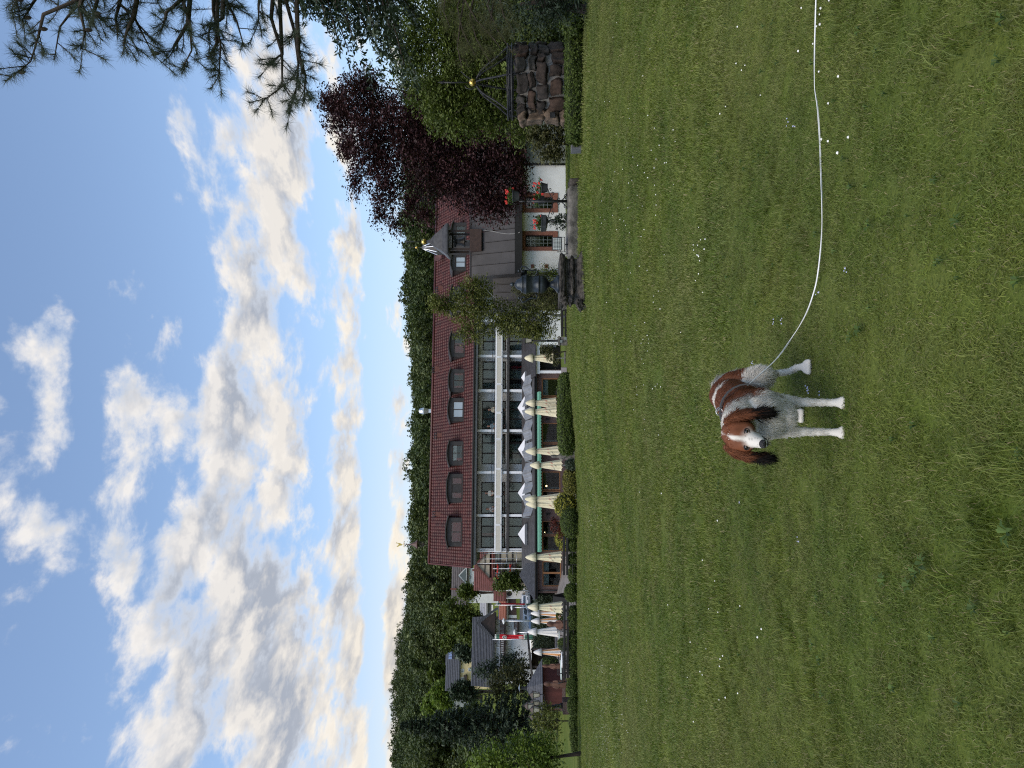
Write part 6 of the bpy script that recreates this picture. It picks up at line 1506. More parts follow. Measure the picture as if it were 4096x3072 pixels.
# yellow house with solar roof
T, rf, wx_, wz_, e_, W = house('yellow_house', 'yellow house with grey roof full of solar panels on the slope', 2755, 2645, 1836, 1783, 1890, 145, yellow_wall, dark_tile, 9, rows_=8)
for (a, b_, t_, bt) in ((2690, 2676, 1842, 1856), (2725, 2710, 1842, 1856), (2685, 2672, 1872, 1884)): hwin(T, wx_(a), wx_(b_), wz_(bt), wz_(t_))
q = MB(); q.box(wx_(2735), wx_(2700), -1.0, 0, wz_(1870), wz_(1856)); q.build('balcony', darkbrown, T)
for i in range(9):
    for j, (f0, f1) in enumerate(((.55, .74), (.77, .96))):
        xa = W * (.06 + .1 * i); 
        def rp_(f): return (-.5 + f * 5.0, e_ - .08 + f * ((1836 - 1783) / F * 145 + .08))
        (ya, za), (yb2, zb2) = rp_(f0), rp_(f1); q = MB(); q.raw([(xa, ya - .12, za + .12), (xa + W * .09, ya - .12, za + .12), (xa + W * .09, yb2 - .12, zb2 + .12), (xa, yb2 - .12, zb2 + .12), (xa, ya, za), (xa + W * .09, ya, za), (xa + W * .09, yb2, zb2), (xa, yb2, zb2)], [(0, 1, 2, 3), (0, 4, 5, 1), (1, 5, 6, 2), (2, 6, 7, 3), (3, 7, 4, 0)]); q.build('solar_panel', solar_blue, rf)
T, rf, wx_, wz_, e_, W = house('cream_house', 'cream house with solar roof half hidden behind the yellow house', 2652, 2575, 1814, 1784, 1860, 165, mat('cream_render', (.56, .53, .43), rough=.9), dark_tile, 9, rows_=6)
for i in range(5): q = MB(); xa = W * (.2 + .14 * i); q.raw([(xa, -.2, e_ + .35), (xa + W * .12, -.2, e_ + .35), (xa + W * .12, 2.2, e_ + 1.35), (xa, 2.2, e_ + 1.35)], [(0, 1, 2, 3)]); q.build('solar_panel', solar_blue, rf)
hwin(T, wx_(2620), wx_(2605), wz_(1845), wz_(1830))
T, rf, wx_, wz_, e_, W = house('small_house', 'small far white house with grey roof among the trees at left', 2850, 2795, 1792, 1773, 1815, 175, white, grey_tile, 8, rows_=4); hwin(T, wx_(2830), wx_(2815), wz_(1808), wz_(1797))
# ---- cars
def car(label, sy0, sy1, D, m, dz=0.0, rz=0.0, van=False):
    c = at((sy0 + sy1) / 2, D); W = (sy1 - sy0) / F * D; T = thing('parked_car', label, 'car', (c.x, D, c.z + .04 + dz), rz, 'cars parked behind the terrace')
    w2, h1, h2, L = .88, .82, (1.9 if van else 1.45), 4.3
    body = [(-L / 2, .30), (-L / 2 - .02, .62), (-L / 2 + .15, .80), (-L / 2 + 1.1, .90), (L / 2 - .1, .92), (L / 2, .70), (L / 2, .30)]
    bm = MB(); n = len(body); vs = []
    for s_, k in ((-1, .94), (-1, 1), (1, 1), (1, .94)): vs += [(s_ * w2 * k, y if abs(k) == 1 else y * .985, z if k == 1 else z) for y, z in body]
    vs = [(s_ * w2, y, z) for s_ in (-1, 1) for y, z in body]
    bm.raw(vs, [tuple(range(n)), tuple(range(2 * n - 1, n - 1, -1))] + [(k, n + k, n + (k + 1) % n, (k + 1) % n) for k in range(n)]); bm.build('body', m, T, bevel=.07)
    cab = [(-L / 2 + 1.0, .88), (-L / 2 + 1.75, h2 - .06), (-L / 2 + 2.1, h2), (L / 2 - .9, h2), (L / 2 - .45, h2 - .1), (L / 2 - .15, .9)]
    bm = MB(); n = len(cab); vs = [(s_ * (w2 - .06 - (.14 if z > 1.1 else 0)), y, z) for s_ in (-1, 1) for y, z in cab]
    bm.raw(vs, [tuple(range(n)), tuple(range(2 * n - 1, n - 1, -1))] + [(k, n + k, n + (k + 1) % n, (k + 1) % n) for k in range(n)]); cb = bm.build('cabin', m, T, bevel=.05)
    bm = MB(); wv = [(s_ * (w2 - .12 - (.12 if k else 0)), (-L / 2 + 1.72 if k else -L / 2 + 1.04) - .03, (h2 - .12 if k else .93)) for s_, k in ((-1, 0), (1, 0), (1, 1), (-1, 1))]
    bm.raw(wv + [(x, y + .03, z) for x, y, z in wv], [(0, 1, 2, 3), (7, 6, 5, 4), (0, 4, 5, 1), (1, 5, 6, 2), (2, 6, 7, 3), (3, 7, 4, 0)]); bm.build('windscreen', car_glass, T)
    for s_ in (-1, 1):
        bm = MB(); bm.prism([(-L / 2 + 1.25, .95), (-L / 2 + 1.85, h2 - .14), (L / 2 - .95, h2 - .14), (L / 2 - .4, .95)], s_ * (w2 - .045), s_ * (w2 - .03), 'x'); bm.build('side_window', car_glass, T)
        bm = MB(); bm.box(s_ * .55 - .18, s_ * .55 + .18, -L / 2 - .03, -L / 2 + .06, .58, .72); bm.build('headlight', silver, T)
        for y in (-L / 2 + .8, L / 2 - .8): bm = MB(); bm.tube([(s_ * (w2 - .16), y, .31), (s_ * (w2 + .02), y, .31)], .31, 16); wv_ = bm.build('wheel', rubber, T, smooth=False); bm = MB(); bm.tube([(s_ * (w2 - .1), y, .31), (s_ * (w2 + .03), y, .31)], .18, 12); bm.build('rim', silver, wv_)
car('white car parked behind the slate hip roof', 2375, 2428, 99, car_paint, rz=.15)
car('white car parked behind the leftmost cream parasol', 2446, 2502, 97, car_paint, rz=-.1)
car('dark blue car parked in front of the white car by the hedge', 2468, 2512, 88, car_blue, rz=.3)
car('white van parked below the hanging red flag', 2560, 2600, 80, car_paint, van=True, rz=.1)
# ---- flags and poles
def flag(label, sy, sxt, sxb, D, width, hang=False, emblem=True):
    c = at(sy, D); zt_f, zb_f = CAMH - (sxt - HZ) / F * D - c.z, CAMH - (sxb - HZ) / F * D - c.z
    T = thing('flag_banner', label, 'flag', (c.x, D, c.z)); W = width / F * D
    q = MB(); q.tube([(0, 0, 0), (0, 0, zt_f + .2)], [.06, .04], 8); q.build('pole', silver, T, smooth=True)
    n = 24; vs, fs, mi = [], [], []
    for i in range(n + 1):
        u = i / n; z = zt_f - (zt_f - zb_f) * u
        for k in range(7): x = .06 + W * k / 6; vs.append((x, .06 * math.sin(k * 1.4 + u * 4) * (1 if not hang else 2.2), z))
    for i in range(n):
        u = (i + .5) / n; m_ = 2 if u < .045 else (1 if u < .115 else (2 if u < .13 else (0 if u < .76 else (2 if u < .775 else 1))))
        for k in range(6): a = i * 7 + k; fs.append((a, a + 1, a + 8, a + 7)); mi.append(m_)
    q = MB(); q.raw(vs, fs); q.mi = mi; q.build('cloth', [mat('flag_red', (.55, .02, .035), rough=.8), mat('flag_green', (.07, .17, .12), rough=.8), mat('flag_white', (.65, .66, .62), rough=.8)], T)
    if emblem:
        zc = zt_f - (zt_f - zb_f) * .26; ring = MB(); r_ = W * .42
        ring.raw([(.06 + W / 2 + r_ * math.cos(6.283 * k / 24), -.16, zc + r_ * math.sin(6.283 * k / 24) * 1.25) for k in range(24)] + [(.06 + W / 2 + r_ * math.cos(6.283 * k / 24), -.15, zc + r_ * 1.25 * math.sin(6.283 * k / 24)) for k in range(24)], [tuple(range(24))] + [(k, 24 + k, 24 + (k + 1) % 24, (k + 1) % 24) for k in range(24)]); ring.build('round_emblem', MATS['flag_white'], T)
        ring = MB(); ring.tube([(.06 + W / 2 + r_ * .62 * math.cos(6.283 * k / 24), -.175, zc + r_ * .78 * math.sin(6.283 * k / 24)) for k in range(25)], .03, 5, cap=False); ring.ball((.06 + W / 2, -.17, zc), r_ * .16, 8); ring.build('emblem_ring', black_ink, T)
        for j in range(2):
            q = MB(); zc2 = zt_f - (zt_f - zb_f) * (.655 + .05 * j)
            for k in range(5): x = .06 + W * (.2 + .13 * k); q.box(x, x + W * .08, -.165, -.16, zc2 - .08, zc2 + (.12 if (k + j) % 2 else .04))
            q.build('lettering', MATS['flag_white'], T)
    return T
flag('red and green banner with white round emblem hanging on its pole', 2558, 1979, 2132, 72, 17)
flag('narrow red and green banner furled at its pole beside the garages', 2420, 1985, 2138, 80, 5, True, False)
for (sy, sxt, D, lab) in ((2351, 1985, 92, 'tall white pole before the half timbered house'), (2362, 1988, 95, 'thinner white pole beside the red brown annex'), (2483, 2012, 82, 'white pole in front of the guest house porch')):
    c = at(sy, D); zt_f = CAMH - (sxt - HZ) / F * D - c.z
    T = thing('flag_pole', lab, 'pole', (c.x, D, c.z)); q = MB(); q.tube([(0, 0, -.2), (0, 0, zt_f)], [.07, .045], 8); q.build('mast', whitep, T, smooth=True); q = MB(); q.ball((0, 0, zt_f + .04), .09, 8); q.build('finial', silver, T, smooth=True)
def streetlamp(lab, sy, sxt, D):
    c = at(sy, D); h_ = CAMH - (sxt - HZ) / F * D - c.z
    T = thing('street_lamp', lab, 'street lamp', (c.x, D, c.z)); q = MB(); q.tube([(0, 0, -.2), (0, 0, h_)], [.07, .05], 8); q.build('post', silver, T, smooth=True)
    q = MB(); q.lathe([(.05, h_ - .2), (.16, h_ - .12), (.34, h_ + .02), (.30, h_ + .10), (.05, h_ + .16)], n=14); q.build('lamp_head', whitep, T, smooth=True)
streetlamp('mushroom headed street lamp in front of the garage doors', 2430, 2048, 88); streetlamp('mushroom headed street lamp by the guest house balconies', 2484, 2016, 80); streetlamp('mushroom headed street lamp left of the white parasol', 2530, 2060, 76)

# ================================================================= TREES ON THE LEFT AND AMONG THE HOUSES
b = at(2905, 58)
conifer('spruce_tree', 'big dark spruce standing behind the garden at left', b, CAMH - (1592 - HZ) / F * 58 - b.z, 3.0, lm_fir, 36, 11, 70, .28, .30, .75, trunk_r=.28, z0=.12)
b = at(3010, 31)
L = [lobe(2060, 3030, 170, 80, 31, 1.0, b), lobe(1960, 3050, 90, 70, 31.2, .9, b), lobe(2130, 2980, 100, 60, 30.8, .7, b), lobe(2060, 3150, 180, 110, 31, 1.2, b), lobe(2180, 3040, 70, 80, 30.8, .8, b)]
tree('lime_tree', 'bright green leafy tree at the left edge of the garden', b, L, .13, 950, 11, .16, lm_lime, .09, trunk_top=(px(0, 3055, 31).x - b.x, 0, 3.2), nl=12, shell=.3)
b = at(2672, 66); L = [lobe(2010, 2670, 85, 48, 66, 1.3, b), lobe(1950, 2685, 55, 36, 66, 1.1, b), lobe(2065, 2650, 45, 45, 66, 1.1, b), lobe(2040, 2700, 60, 36, 66, 1.1, b)]
tree('cedar_tree', 'blue green conifer in front of the anthracite roof', b, L, .26, 420, 12, .25, lm_fir, .14, asp=.35)
b = at(2730, 60); L = [lobe(2040, 2720, 75, 55, 60, 1.1, b), lobe(1985, 2745, 45, 35, 60, .8, b), lobe(2080, 2690, 45, 50, 60, .9, b), lobe(2010, 2790, 50, 35, 60, .8, b), lobe(2090, 2770, 50, 50, 60, .9, b)]
tree('cypress_clump', 'olive yellow cypress clump behind the gazebo roof', b, L, .22, 420, 12, .2, lm_olive, .10, asp=.35)
near = [(2470, 1850, 90, 65, 128, 'green', 'round light green tree above the corrugated workshop'), (2540, 1880, 55, 45, 112, 'green', 'small green tree right behind the anthracite roof'), (2500, 1775, 60, 70, 190, 'forest2', 'broad olive tree below the forest edge, above the workshop'), (2400, 1760, 60, 60, 200, 'forest2', 'olive tree above the white house roof'),
        (2590, 1720, 75, 65, 195, 'forest2', 'tall pale green tree right of the cream house'), (2560, 1800, 35, 40, 150, 'green', 'small bright tree between cream house and workshop'), (2790, 1770, 45, 55, 165, 'lime', 'light green tree behind the yellow house'), (2850, 1750, 60, 60, 170, 'lime', 'light green tree right of the spruce top'),
        (2700, 1760, 40, 50, 180, 'green', 'green tree directly above the yellow house roof'), (2765, 1852, 58, 40, 110, 'fir', 'dark bushy tree left of the yellow house'), (2870, 1900, 70, 50, 90, 'green', 'green tree between spruce and yellow house'), (2985, 1930, 120, 60, 74, 'forest', 'dark tree filling the gap between spruce and lime tree'), (3060, 1900, 110, 60, 80, 'forest2', 'olive tree behind the top of the lime tree'), (2320, 2035, 55, 35, 88, 'green', 'bushy green tree below the flowered balconies'),
        (2370, 1870, 30, 28, 125, 'green', 'small tree by the white house wall'), (2600, 1860, 40, 36, 118, 'fir', 'dark small tree beside the cream house'), (2250, 1760, 60, 60, 210, 'forest', 'dark tree above the end of the hotel roof'), (2650, 1700, 55, 60, 215, 'forest', 'dark tree on the slope above the cream house')]
for (sy, sx, rv, rh, D, k, lab) in near:
    x = (1536 - sy) / F * D; zc = CAMH - (sx - HZ) / F * D; gz0 = min(g(x, D), zc - rv / F * D - .6); b = Vector((x, D, gz0))
    L = [lobe(sx, sy, rv * .9, rh * .8, D, None, b)] + [lobe(sx + random.uniform(-.7, .7) * rv, sy + random.uniform(-.7, .7) * rh, rv * .45, rh * .45, D + random.uniform(-.5, .5), None, b) for _ in range(7)]
    m = {'green': lm_green, 'forest2': lm_forest2, 'forest': lm_forest, 'lime': lm_lime, 'fir': lm_fir}[k]
    tree('broadleaf_tree', lab, b, L, .0042 * D, 330, 11, .0032 * D, m, .0022 * D, group='trees among the houses', shell=.45)

# ================================================================= PEOPLE ON THE BALCONY
def blob_mesh(spheres, voxel, smooth_it=4, name='body'):
    """continuous surface round a chain of balls (voxel remesh)"""
    bm = bmesh.new(); base = bmesh.new(); bmesh.ops.create_icosphere(base, subdivisions=2, radius=1); bvs = [v.co.copy() for v in base.verts]; bfs = [[v.index for v in f.verts] for f in base.faces]; base.free()
    V, Fc = [], []
    for (c, r) in spheres:
        k = len(V); rr = r if hasattr(r, '__len__') else (r, r, r); V += [(c[0] + v.x * rr[0], c[1] + v.y * rr[1], c[2] + v.z * rr[2]) for v in bvs]; Fc += [[i + k for i in f] for f in bfs]
    me = bpy.data.meshes.new(name); me.from_pydata(V, [], Fc); o = bpy.data.objects.new(name, me); COL.objects.link(o)
    md = o.modifiers.new('r', 'REMESH'); md.mode = 'VOXEL'; md.voxel_size = voxel
    ms = o.modifiers.new('s', 'SMOOTH'); ms.iterations = smooth_it; ms.factor = .5
    bpy.context.view_layer.update(); dg = bpy.context.evaluated_depsgraph_get()
    out = bpy.data.meshes.new_from_object(o.evaluated_get(dg)); bpy.data.objects.remove(o); out.shade_smooth(); return out
def chain(pts, step=.35):
    out = []
    for (p, r), (p2, r2) in zip(pts[:-1], pts[1:]):
        p, p2 = Vector(p), Vector(p2); n = max(2, int((p2 - p).length / (min(r, r2) * step)) + 1)
        out += [(p.lerp(p2, k / n), r + (r2 - r) * k / n) for k in range(n + 1)]
    return out
def person(label, sy, D_t, shirt, hair, headz, lean=.0, hairw=False):
    a = S(sy, D_t); base = HF.world(a, D_t, zU0)
    T = thing('person', label, 'person', base, TH, 'people on the upper balcony')
    H = headz - zU0; hz_ = H - .11                                 # head centre
    sh = hz_ - .24
    sp_ = chain([((0, 0, hz_ + .02), .095), ((0, -.012, hz_ - .05), .08), ((0, .01, sh + .06), .055)]) + chain([((0, .01, sh + .04), .06), ((0, .02, sh - .08), .13), ((0, .03, sh - .35), .125), ((0, .03, sh - .55), .14)])
    sp_ += chain([((-.06, .02, sh - .03), .08), ((-.17, .02, sh - .06), .062)]) + chain([((.06, .02, sh - .03), .08), ((.17, .02, sh - .06), .062)])
    for s_ in (-1, 1):
        sp_ += chain([((s_ * .18, .02, sh - .06), .055), ((s_ * .22, -.05, sh - .32), .045), ((s_ * .14, -.28 - lean, sh - .42), .032), ((s_ * .12, -.33 - lean, sh - .42), .036)])
        sp_ += chain([((s_ * .085, .03, sh - .55), .09), ((s_ * .09, .0, max(.5, sh - .98)), .065), ((s_ * .09, .04, .1), .045)]) + chain([((s_ * .09, .03, .05), .045), ((s_ * .09, -.13, .035), .035)])
    sp_ += [((0, -.10, hz_ - .02), .022), ((-.095, 0, hz_ - .01), .022), ((.095, 0, hz_ - .01), .022)]
    me = blob_mesh(sp_, .016, 3, 'person_body'); me.materials.append(skin_m); link(bpy.data.objects.new('body', me), T)
    hands = MB()
    for s_ in (-1, 1):
        for k in range(4): x = s_ * (.10 + .018 * k); hands.tube([(x, -.34 - lean, sh - .42), (x, -.385 - lean + .006 * abs(k - 1), sh - .425), (x, -.40 - lean + .006 * abs(k - 1), sh - .45)], [.009, .0085, .007], 6)
        hands.tube([(s_ * .085, -.32 - lean, sh - .41), (s_ * .062, -.345 - lean, sh - .415), (s_ * .06, -.37 - lean, sh - .43)], [.010, .009, .008], 6)
    hands.build('fingers', skin_m, T, smooth=True)
    sh_s = [(Vector(c), r * 1.10) for c, r in chain([((0, .02, sh - .03), .085), ((0, .02, sh - .08), .135), ((0, .03, sh - .35), .13), ((0, .03, sh - .58), .145)]) + chain([((-.05, .02, sh - .04), .085), ((-.17, .02, sh - .06), .068)]) + chain([((.05, .02, sh - .04), .085), ((.17, .02, sh - .06), .068)])]
    for s_ in (-1, 1): sh_s += [(Vector(c), r * 1.14) for c, r in chain([((s_ * .18, .02, sh - .06), .058), ((s_ * .205, -.02, sh - .22), .052)])]
    me = blob_mesh(sh_s, .018, 3, 'shirt'); me.materials.append(shirt); link(bpy.data.objects.new('shirt', me), T)
    tr = []
    for s_ in (-1, 1): tr += [(Vector(c), r * 1.1) for c, r in chain([((s_ * .07, .03, sh - .52), .10), ((s_ * .09, .0, max(.5, sh - .98)), .07), ((s_ * .09, .04, .14), .055)])]
    me = blob_mesh(tr, .02, 2, 'trousers'); me.materials.append(darkgrey); link(bpy.data.objects.new('trousers', me), T)
    hs = [((0, .025, hz_ + .045), .098), ((-.05, .045, hz_ + .0), .07), ((.05, .045, hz_ + .0), .07)] + ([((0, .07, hz_ - .1), .07), ((0, .06, hz_ - .18), .06)] if hairw else [])
    me = blob_mesh(hs, .014, 3, 'hair'); me.materials.append(hair); link(bpy.data.objects.new('hair', me), T)
    q = MB()
    for s_ in (-1, 1): q.ball((s_ * .034, -.088, hz_ + .0), .011, 8)
    q.build('eyes', black_ink, T, smooth=True)
hair_g = mat('grey_hair', (.42, .41, .39), rough=.8); hair_b = mat('dark_hair', (.02, .013, .01), rough=.7)
person('person with grey hair in a pale polo shirt leaning on the balcony', 1973, .25, mat('pale_polo', (.52, .50, .44), rough=.9), hair_g, 5.20)
person('person in a black and white patterned top beside the grey haired one', 2036, .25, mat('pattern_top', (.03, .03, .035), (.6, .58, .55), rough=.9, scale=9), hair_b, 5.05, hairw=True)
person('person with dark hair in a beige shirt on the balcony', 1639, .25, mat('beige_shirt', (.50, .44, .33), rough=.9), hair_b, 4.97, .05)
person('person in a blue patterned top on the balcony, near the beige shirt', 1705, .25, mat('blue_pattern', (.06, .14, .18), (.35, .40, .42), rough=.9, scale=11), mat('brown_hair', (.10, .05, .03), rough=.7), 5.03, hairw=True)
# ================================================================= DOG
DB = Vector((-.09, 3.25, g(-.09, 3.25) - .010))
dog = thing('dog', 'brown and white spaniel type dog on a leash standing on the lawn', 'dog', DB)
def L_(p): return (p[0] - DB.x, p[1] - DB.y, p[2])
sp_ = []
def ch(*pts): 
    sp_.extend(chain([(L_(p), r) for p, r in pts], .3))
ch(((-.050, 3.50, .365), .085), ((-.085, 3.33, .37), .098), ((-.125, 3.13, .365), .102), ((-.140, 3.06, .335), .090))          # barrel
ch(((-.055, 3.50, .385), .070), ((-.09, 3.30, .395), .075), ((-.125, 3.13, .415), .070))                                       # back line
ch(((-.135, 3.08, .30), .085), ((-.135, 3.05, .27), .06)); ch(((-.12, 3.16, .30), .09), ((-.09, 3.32, .31), .08))              # keel, belly
ch(((-.135, 3.09, .42), .080), ((-.165, 3.02, .455), .068), ((-.19, 2.97, .47), .055))                                        # neck
ch(((-.198, 2.965, .480), .060), ((-.203, 2.94, .476), .056))                                                                 # skull
for s_ in (-1, 1):
    ch(((-.205 + s_ * .022, 2.94, .485), .042), ((-.208 + s_ * .026, 2.92, .452), .036)); ch(((-.212 + s_ * .024, 2.914, .475), .022), ((-.214 + s_ * .020, 2.903, .470), .020))
ch(((-.213, 2.915, .448), .036), ((-.220, 2.885, .430), .029), ((-.2265, 2.855, .413), .0225), ((-.229, 2.846, .408), .019))   # muzzle
ch(((-.212, 2.91, .425), .028), ((-.222, 2.875, .406), .020), ((-.226, 2.857, .396), .016))                                   # jaw
for fx in (-.200, -.077):                                                                                                     # forelegs
    e = .02 if fx < -.1 else -.0
    ch(((fx + e, 3.10, .34), .058), ((fx + e * .4, 3.122, .25), .034), ((fx, 3.11, .18), .021), ((fx, 3.092, .105), .0165), ((fx, 3.088, .09), .0175), ((fx, 3.08, .055), .0150), ((fx, 3.058, .026), .0205))
    for k in range(4): ch(((fx + (k - 1.5) * .0125, 3.045, .020), .011), ((fx + (k - 1.5) * .015, 3.024 + .006 * abs(k - 1.5), .014), .0105))
for (hx, kx, ox, px2, dy_) in ((-.015, .025, .050, .080, 0.0), (-.10, -.13, -.142, -.150, .09)):                               # hind legs: hip, knee, hock, paw
    ch(((hx, 3.48 + dy_ * .3, .345), .075), ((kx, 3.40 + dy_ * .6, .25), .054), (((kx + ox) / 2, 3.46 + dy_, .185), .027), ((ox, 3.53 + dy_, .130), .0185), ((ox + .01, 3.50 + dy_, .08), .0140), ((px2, 3.47 + dy_, .045), .015), ((px2, 3.445 + dy_, .025), .0205))
    for k in range(4): ch(((px2 + (k - 1.5) * .0145, 3.435 + dy_, .022), .013), ((px2 + (k - 1.5) * .017, 3.412 + dy_, .015), .0125))
body_me = blob_mesh(sp_, .0075, 5, 'dog_body')
def smooth01(a, b, x): return sstep(a, b, x)
def dogcol(P):
    """coat pattern (local coords): chestnut saddle and mask, white blaze, chest and legs"""
    x, y, z = P[:, 0] + DB.x, P[:, 1] + DB.y, P[:, 2]
    wob = .018 * np.sin(x * 61 + z * 43) + .014 * np.sin(y * 57 + z * 71 + 1)
    ch_ = np.array([.165, .055, .022]); wh = np.array([.70, .665, .60])
    br = np.zeros(len(P))
    # saddle and flank
    line = .322 + .05 * np.clip((y - 3.25) * 2, -1, 1) + np.where((y > 3.14) & (y < 3.27), -.075, 0) + wob
    br = np.maximum(br, smooth01(-.012, .012, z - line) * smooth01(3.065, 3.095, y + wob))
    br = np.where((y > 3.36) & (y < 3.41) & (z > .42), 0.0, br)                     # white patch on the back
    br = np.maximum(br, smooth01(-.01, .01, z - .30 - wob) * smooth01(3.40, 3.44, y) * smooth01(.39, .37, z + 0) * smooth01(-.03, .0, x))
    # head
    hd = (y < 2.99) & (z > .385)
    ax_ = x + .214 + (y - 2.90) * -.16 + (z - .46) * -.12                              # distance from the face midline
    blaze = np.where(z > .445, .0055 + .005 * np.clip((.50 - z) * 20, 0, 1), .026)
    msk = smooth01(-.004, .004, np.abs(ax_) - blaze - wob * .2)
    msk = msk * smooth01(2.876, 2.894, y - (.45 - z) * .10)                           # muzzle stays white
    msk = msk * smooth01(.405, .43, z + wob * .3)
    br = np.where(hd, msk, br)
    c = wh[None] * (1 - br[:, None]) + ch_[None] * br[:, None]
    c = c * (1 + .10 * np.sin(x * 130 + y * 90)[:, None] * br[:, None])
    freck = (hd & (y < 2.885) & (np.sin(x * 610) * np.sin(z * 530) * np.sin(y * 480) > .55))
    c = np.where(freck[:, None], c * .55, c)
    lip = hd & (z < .403 + (2.87 - y) * .10) & (y < 2.885) & (y > 2.84)
    c = np.where((lip & (np.abs(z - (.4035 - (2.87 - y) * .0)) < .006))[:, None], np.array([.02, .016, .015]), c)
    return c
def coatmat(name, hair=False):
    m = bpy.data.materials.new(name); m.use_nodes = True; t = NT(m.node_tree); b = t.n['Principled BSDF']
    at_ = t.add('ShaderNodeAttribute'); at_.attribute_name = 'col'; t.l.new(at_.outputs['Color'], b.inputs['Base Color'])
    b.inputs['Roughness'].default_value = .65; b.inputs['Specular IOR Level'].default_value = .25
    if hair:                                          # strands shade with the skin's normal and let light through
        an = t.add('ShaderNodeAttribute'); an.attribute_name = 'nrm'; vt = t.add('ShaderNodeVectorTransform', vector_type='NORMAL', convert_from='OBJECT', convert_to='WORLD')
        t.l.new(an.outputs['Vector'], vt.inputs[0]); t.l.new(vt.outputs[0], b.inputs['Normal'])
        tr = t.add('ShaderNodeBsdfTranslucent'); t.l.new(at_.outputs['Color'], tr.inputs[0]); mx = t.add('ShaderNodeMixShader'); mx.inputs[0].default_value = .38
        t.l.new(b.outputs[0], mx.inputs[1]); t.l.new(tr.outputs[0], mx.inputs[2]); t.l.new(mx.outputs[0], t.n['Material Output'].inputs[0])
    return m
coat_hair = coatmat('dog_hair', True)
coat = coatmat('dog_coat')
n = len(body_me.vertices); BV = np.zeros(n * 3, np.float32); body_me.vertices.foreach_get('co', BV); BV = BV.reshape(-1, 3)
a = body_me.color_attributes.new('col', 'FLOAT_COLOR', 'POINT'); a.data.foreach_set('color', np.concatenate([dogcol(BV) * .86, np.ones((n, 1))], 1).astype(np.float32).ravel())
body_me.materials.append(coat); link(bpy.data.objects.new('body', body_me), dog)
def fur(me, N, length_fn, dir_fn, col_fn, parent, width=.0016, name='fur', curl=.25, lift=.22):
    me.calc_loop_triangles(); nt = len(me.loop_triangles); T3 = np.zeros(nt * 3, np.int32); me.loop_triangles.foreach_get('vertices', T3); T3 = T3.reshape(-1, 3)
    n = len(me.vertices); V = np.zeros(n * 3, np.float32); me.vertices.foreach_get('co', V); V = V.reshape(-1, 3)
    A, B, C = V[T3[:, 0]], V[T3[:, 1]], V[T3[:, 2]]; cr_ = np.cross(B - A, C - A); ar = np.linalg.norm(cr_, axis=1); nn = cr_ / (ar[:, None] + 1e-12)
    k = RNG.choice(nt, N, p=ar / ar.sum()); u, v = RNG.random(N), RNG.random(N); sw = u + v > 1; u[sw], v[sw] = 1 - u[sw], 1 - v[sw]
    P = A[k] + (B[k] - A[k]) * u[:, None] + (C[k] - A[k]) * v[:, None]; Nn = nn[k]
    ln = length_fn(P) * RNG.uniform(.6, 1.2, N); D = dir_fn(P, Nn) + RNG.normal(size=(N, 3)) * curl
    D = D - Nn * (D * Nn).sum(1)[:, None]; D /= np.linalg.norm(D, axis=1)[:, None] + 1e-9
    D = D + Nn * (lift * RNG.uniform(.4, 1.6, N))[:, None]; D /= np.linalg.norm(D, axis=1)[:, None]
    S_ = np.cross(D, Nn); S_ /= np.linalg.norm(S_, axis=1)[:, None] + 1e-9
    w_ = width * RNG.uniform(.7, 1.3, (N, 1)); l = ln[:, None]
    P0 = P - Nn * .002; M_ = P0 + D * l * .55; E_ = P0 + D * l + np.array([0, 0, -1]) * l * .18
    VV = np.stack([P0 - S_ * w_, P0 + S_ * w_, M_ + S_ * w_ * .7, M_ - S_ * w_ * .7, E_], 1).reshape(-1, 3)
    i = np.arange(N)[:, None] * 5; Q1 = np.concatenate([i + np.array([[0, 1, 2]]), i + np.array([[0, 2, 3]]), i + np.array([[3, 2, 4]])], 0)
    c = col_fn(P) * RNG.uniform(.92, 1.25, (N, 1)); rgb = np.repeat(np.clip(c, 0, .86), 5, 0)
    o = nmesh(name, VV, Q1, coat_hair, parent, rgb=rgb)
    an = o.data.attributes.new('nrm', 'FLOAT_VECTOR', 'POINT'); an.data.foreach_set('vector', np.repeat(Nn, 5, 0).astype(np.float32).ravel())
    return o
def flen(P):
    x, y, z = P[:, 0] + DB.x, P[:, 1] + DB.y, P[:, 2]
    l = np.full(len(P), .022); l = np.where((y < 3.10) & (y > 2.97) & (z > .22), .028, l)          # chest frill
    l = np.where(z < .19, .016, l); l = np.where(z < .06, .010, l); l = np.where(z < .032, .007, l)
    l = np.where((y < 2.985) & (z > .385), .015, l); l = np.where((y < 2.905) & (z > .385), .0075, l)
    l = np.where((y > 3.14) & (y < 3.42) & (z < .31) & (z > .2), .040, l)                          # belly fringe
    return np.where((y > 3.38) & (z < .34) & (z > .19), .032, l)
def fdir(P, N):
    x, y, z = P[:, 0] + DB.x, P[:, 1] + DB.y, P[:, 2]
    d = np.tile(np.array([.10, .75, -.55]), (len(P), 1))
    d[(y < 3.10) & (z > .2) & (z < .46)] = (0, .15, -1); d[z < .22] = (0, .1, -1)
    d[(y < 2.985) & (z > .385)] = (.05, .7, .35)
    return d
fur(body_me, 80000, flen, fdir, lambda P: dogcol(P + RNG.normal(size=P.shape) * .007) * (.93 + .14 * np.sin(P[:, :1] * 70 + P[:, 1:2] * 45) * np.sin(P[:, 2:] * 60)), dog, .0016, lift=.20, curl=.30)
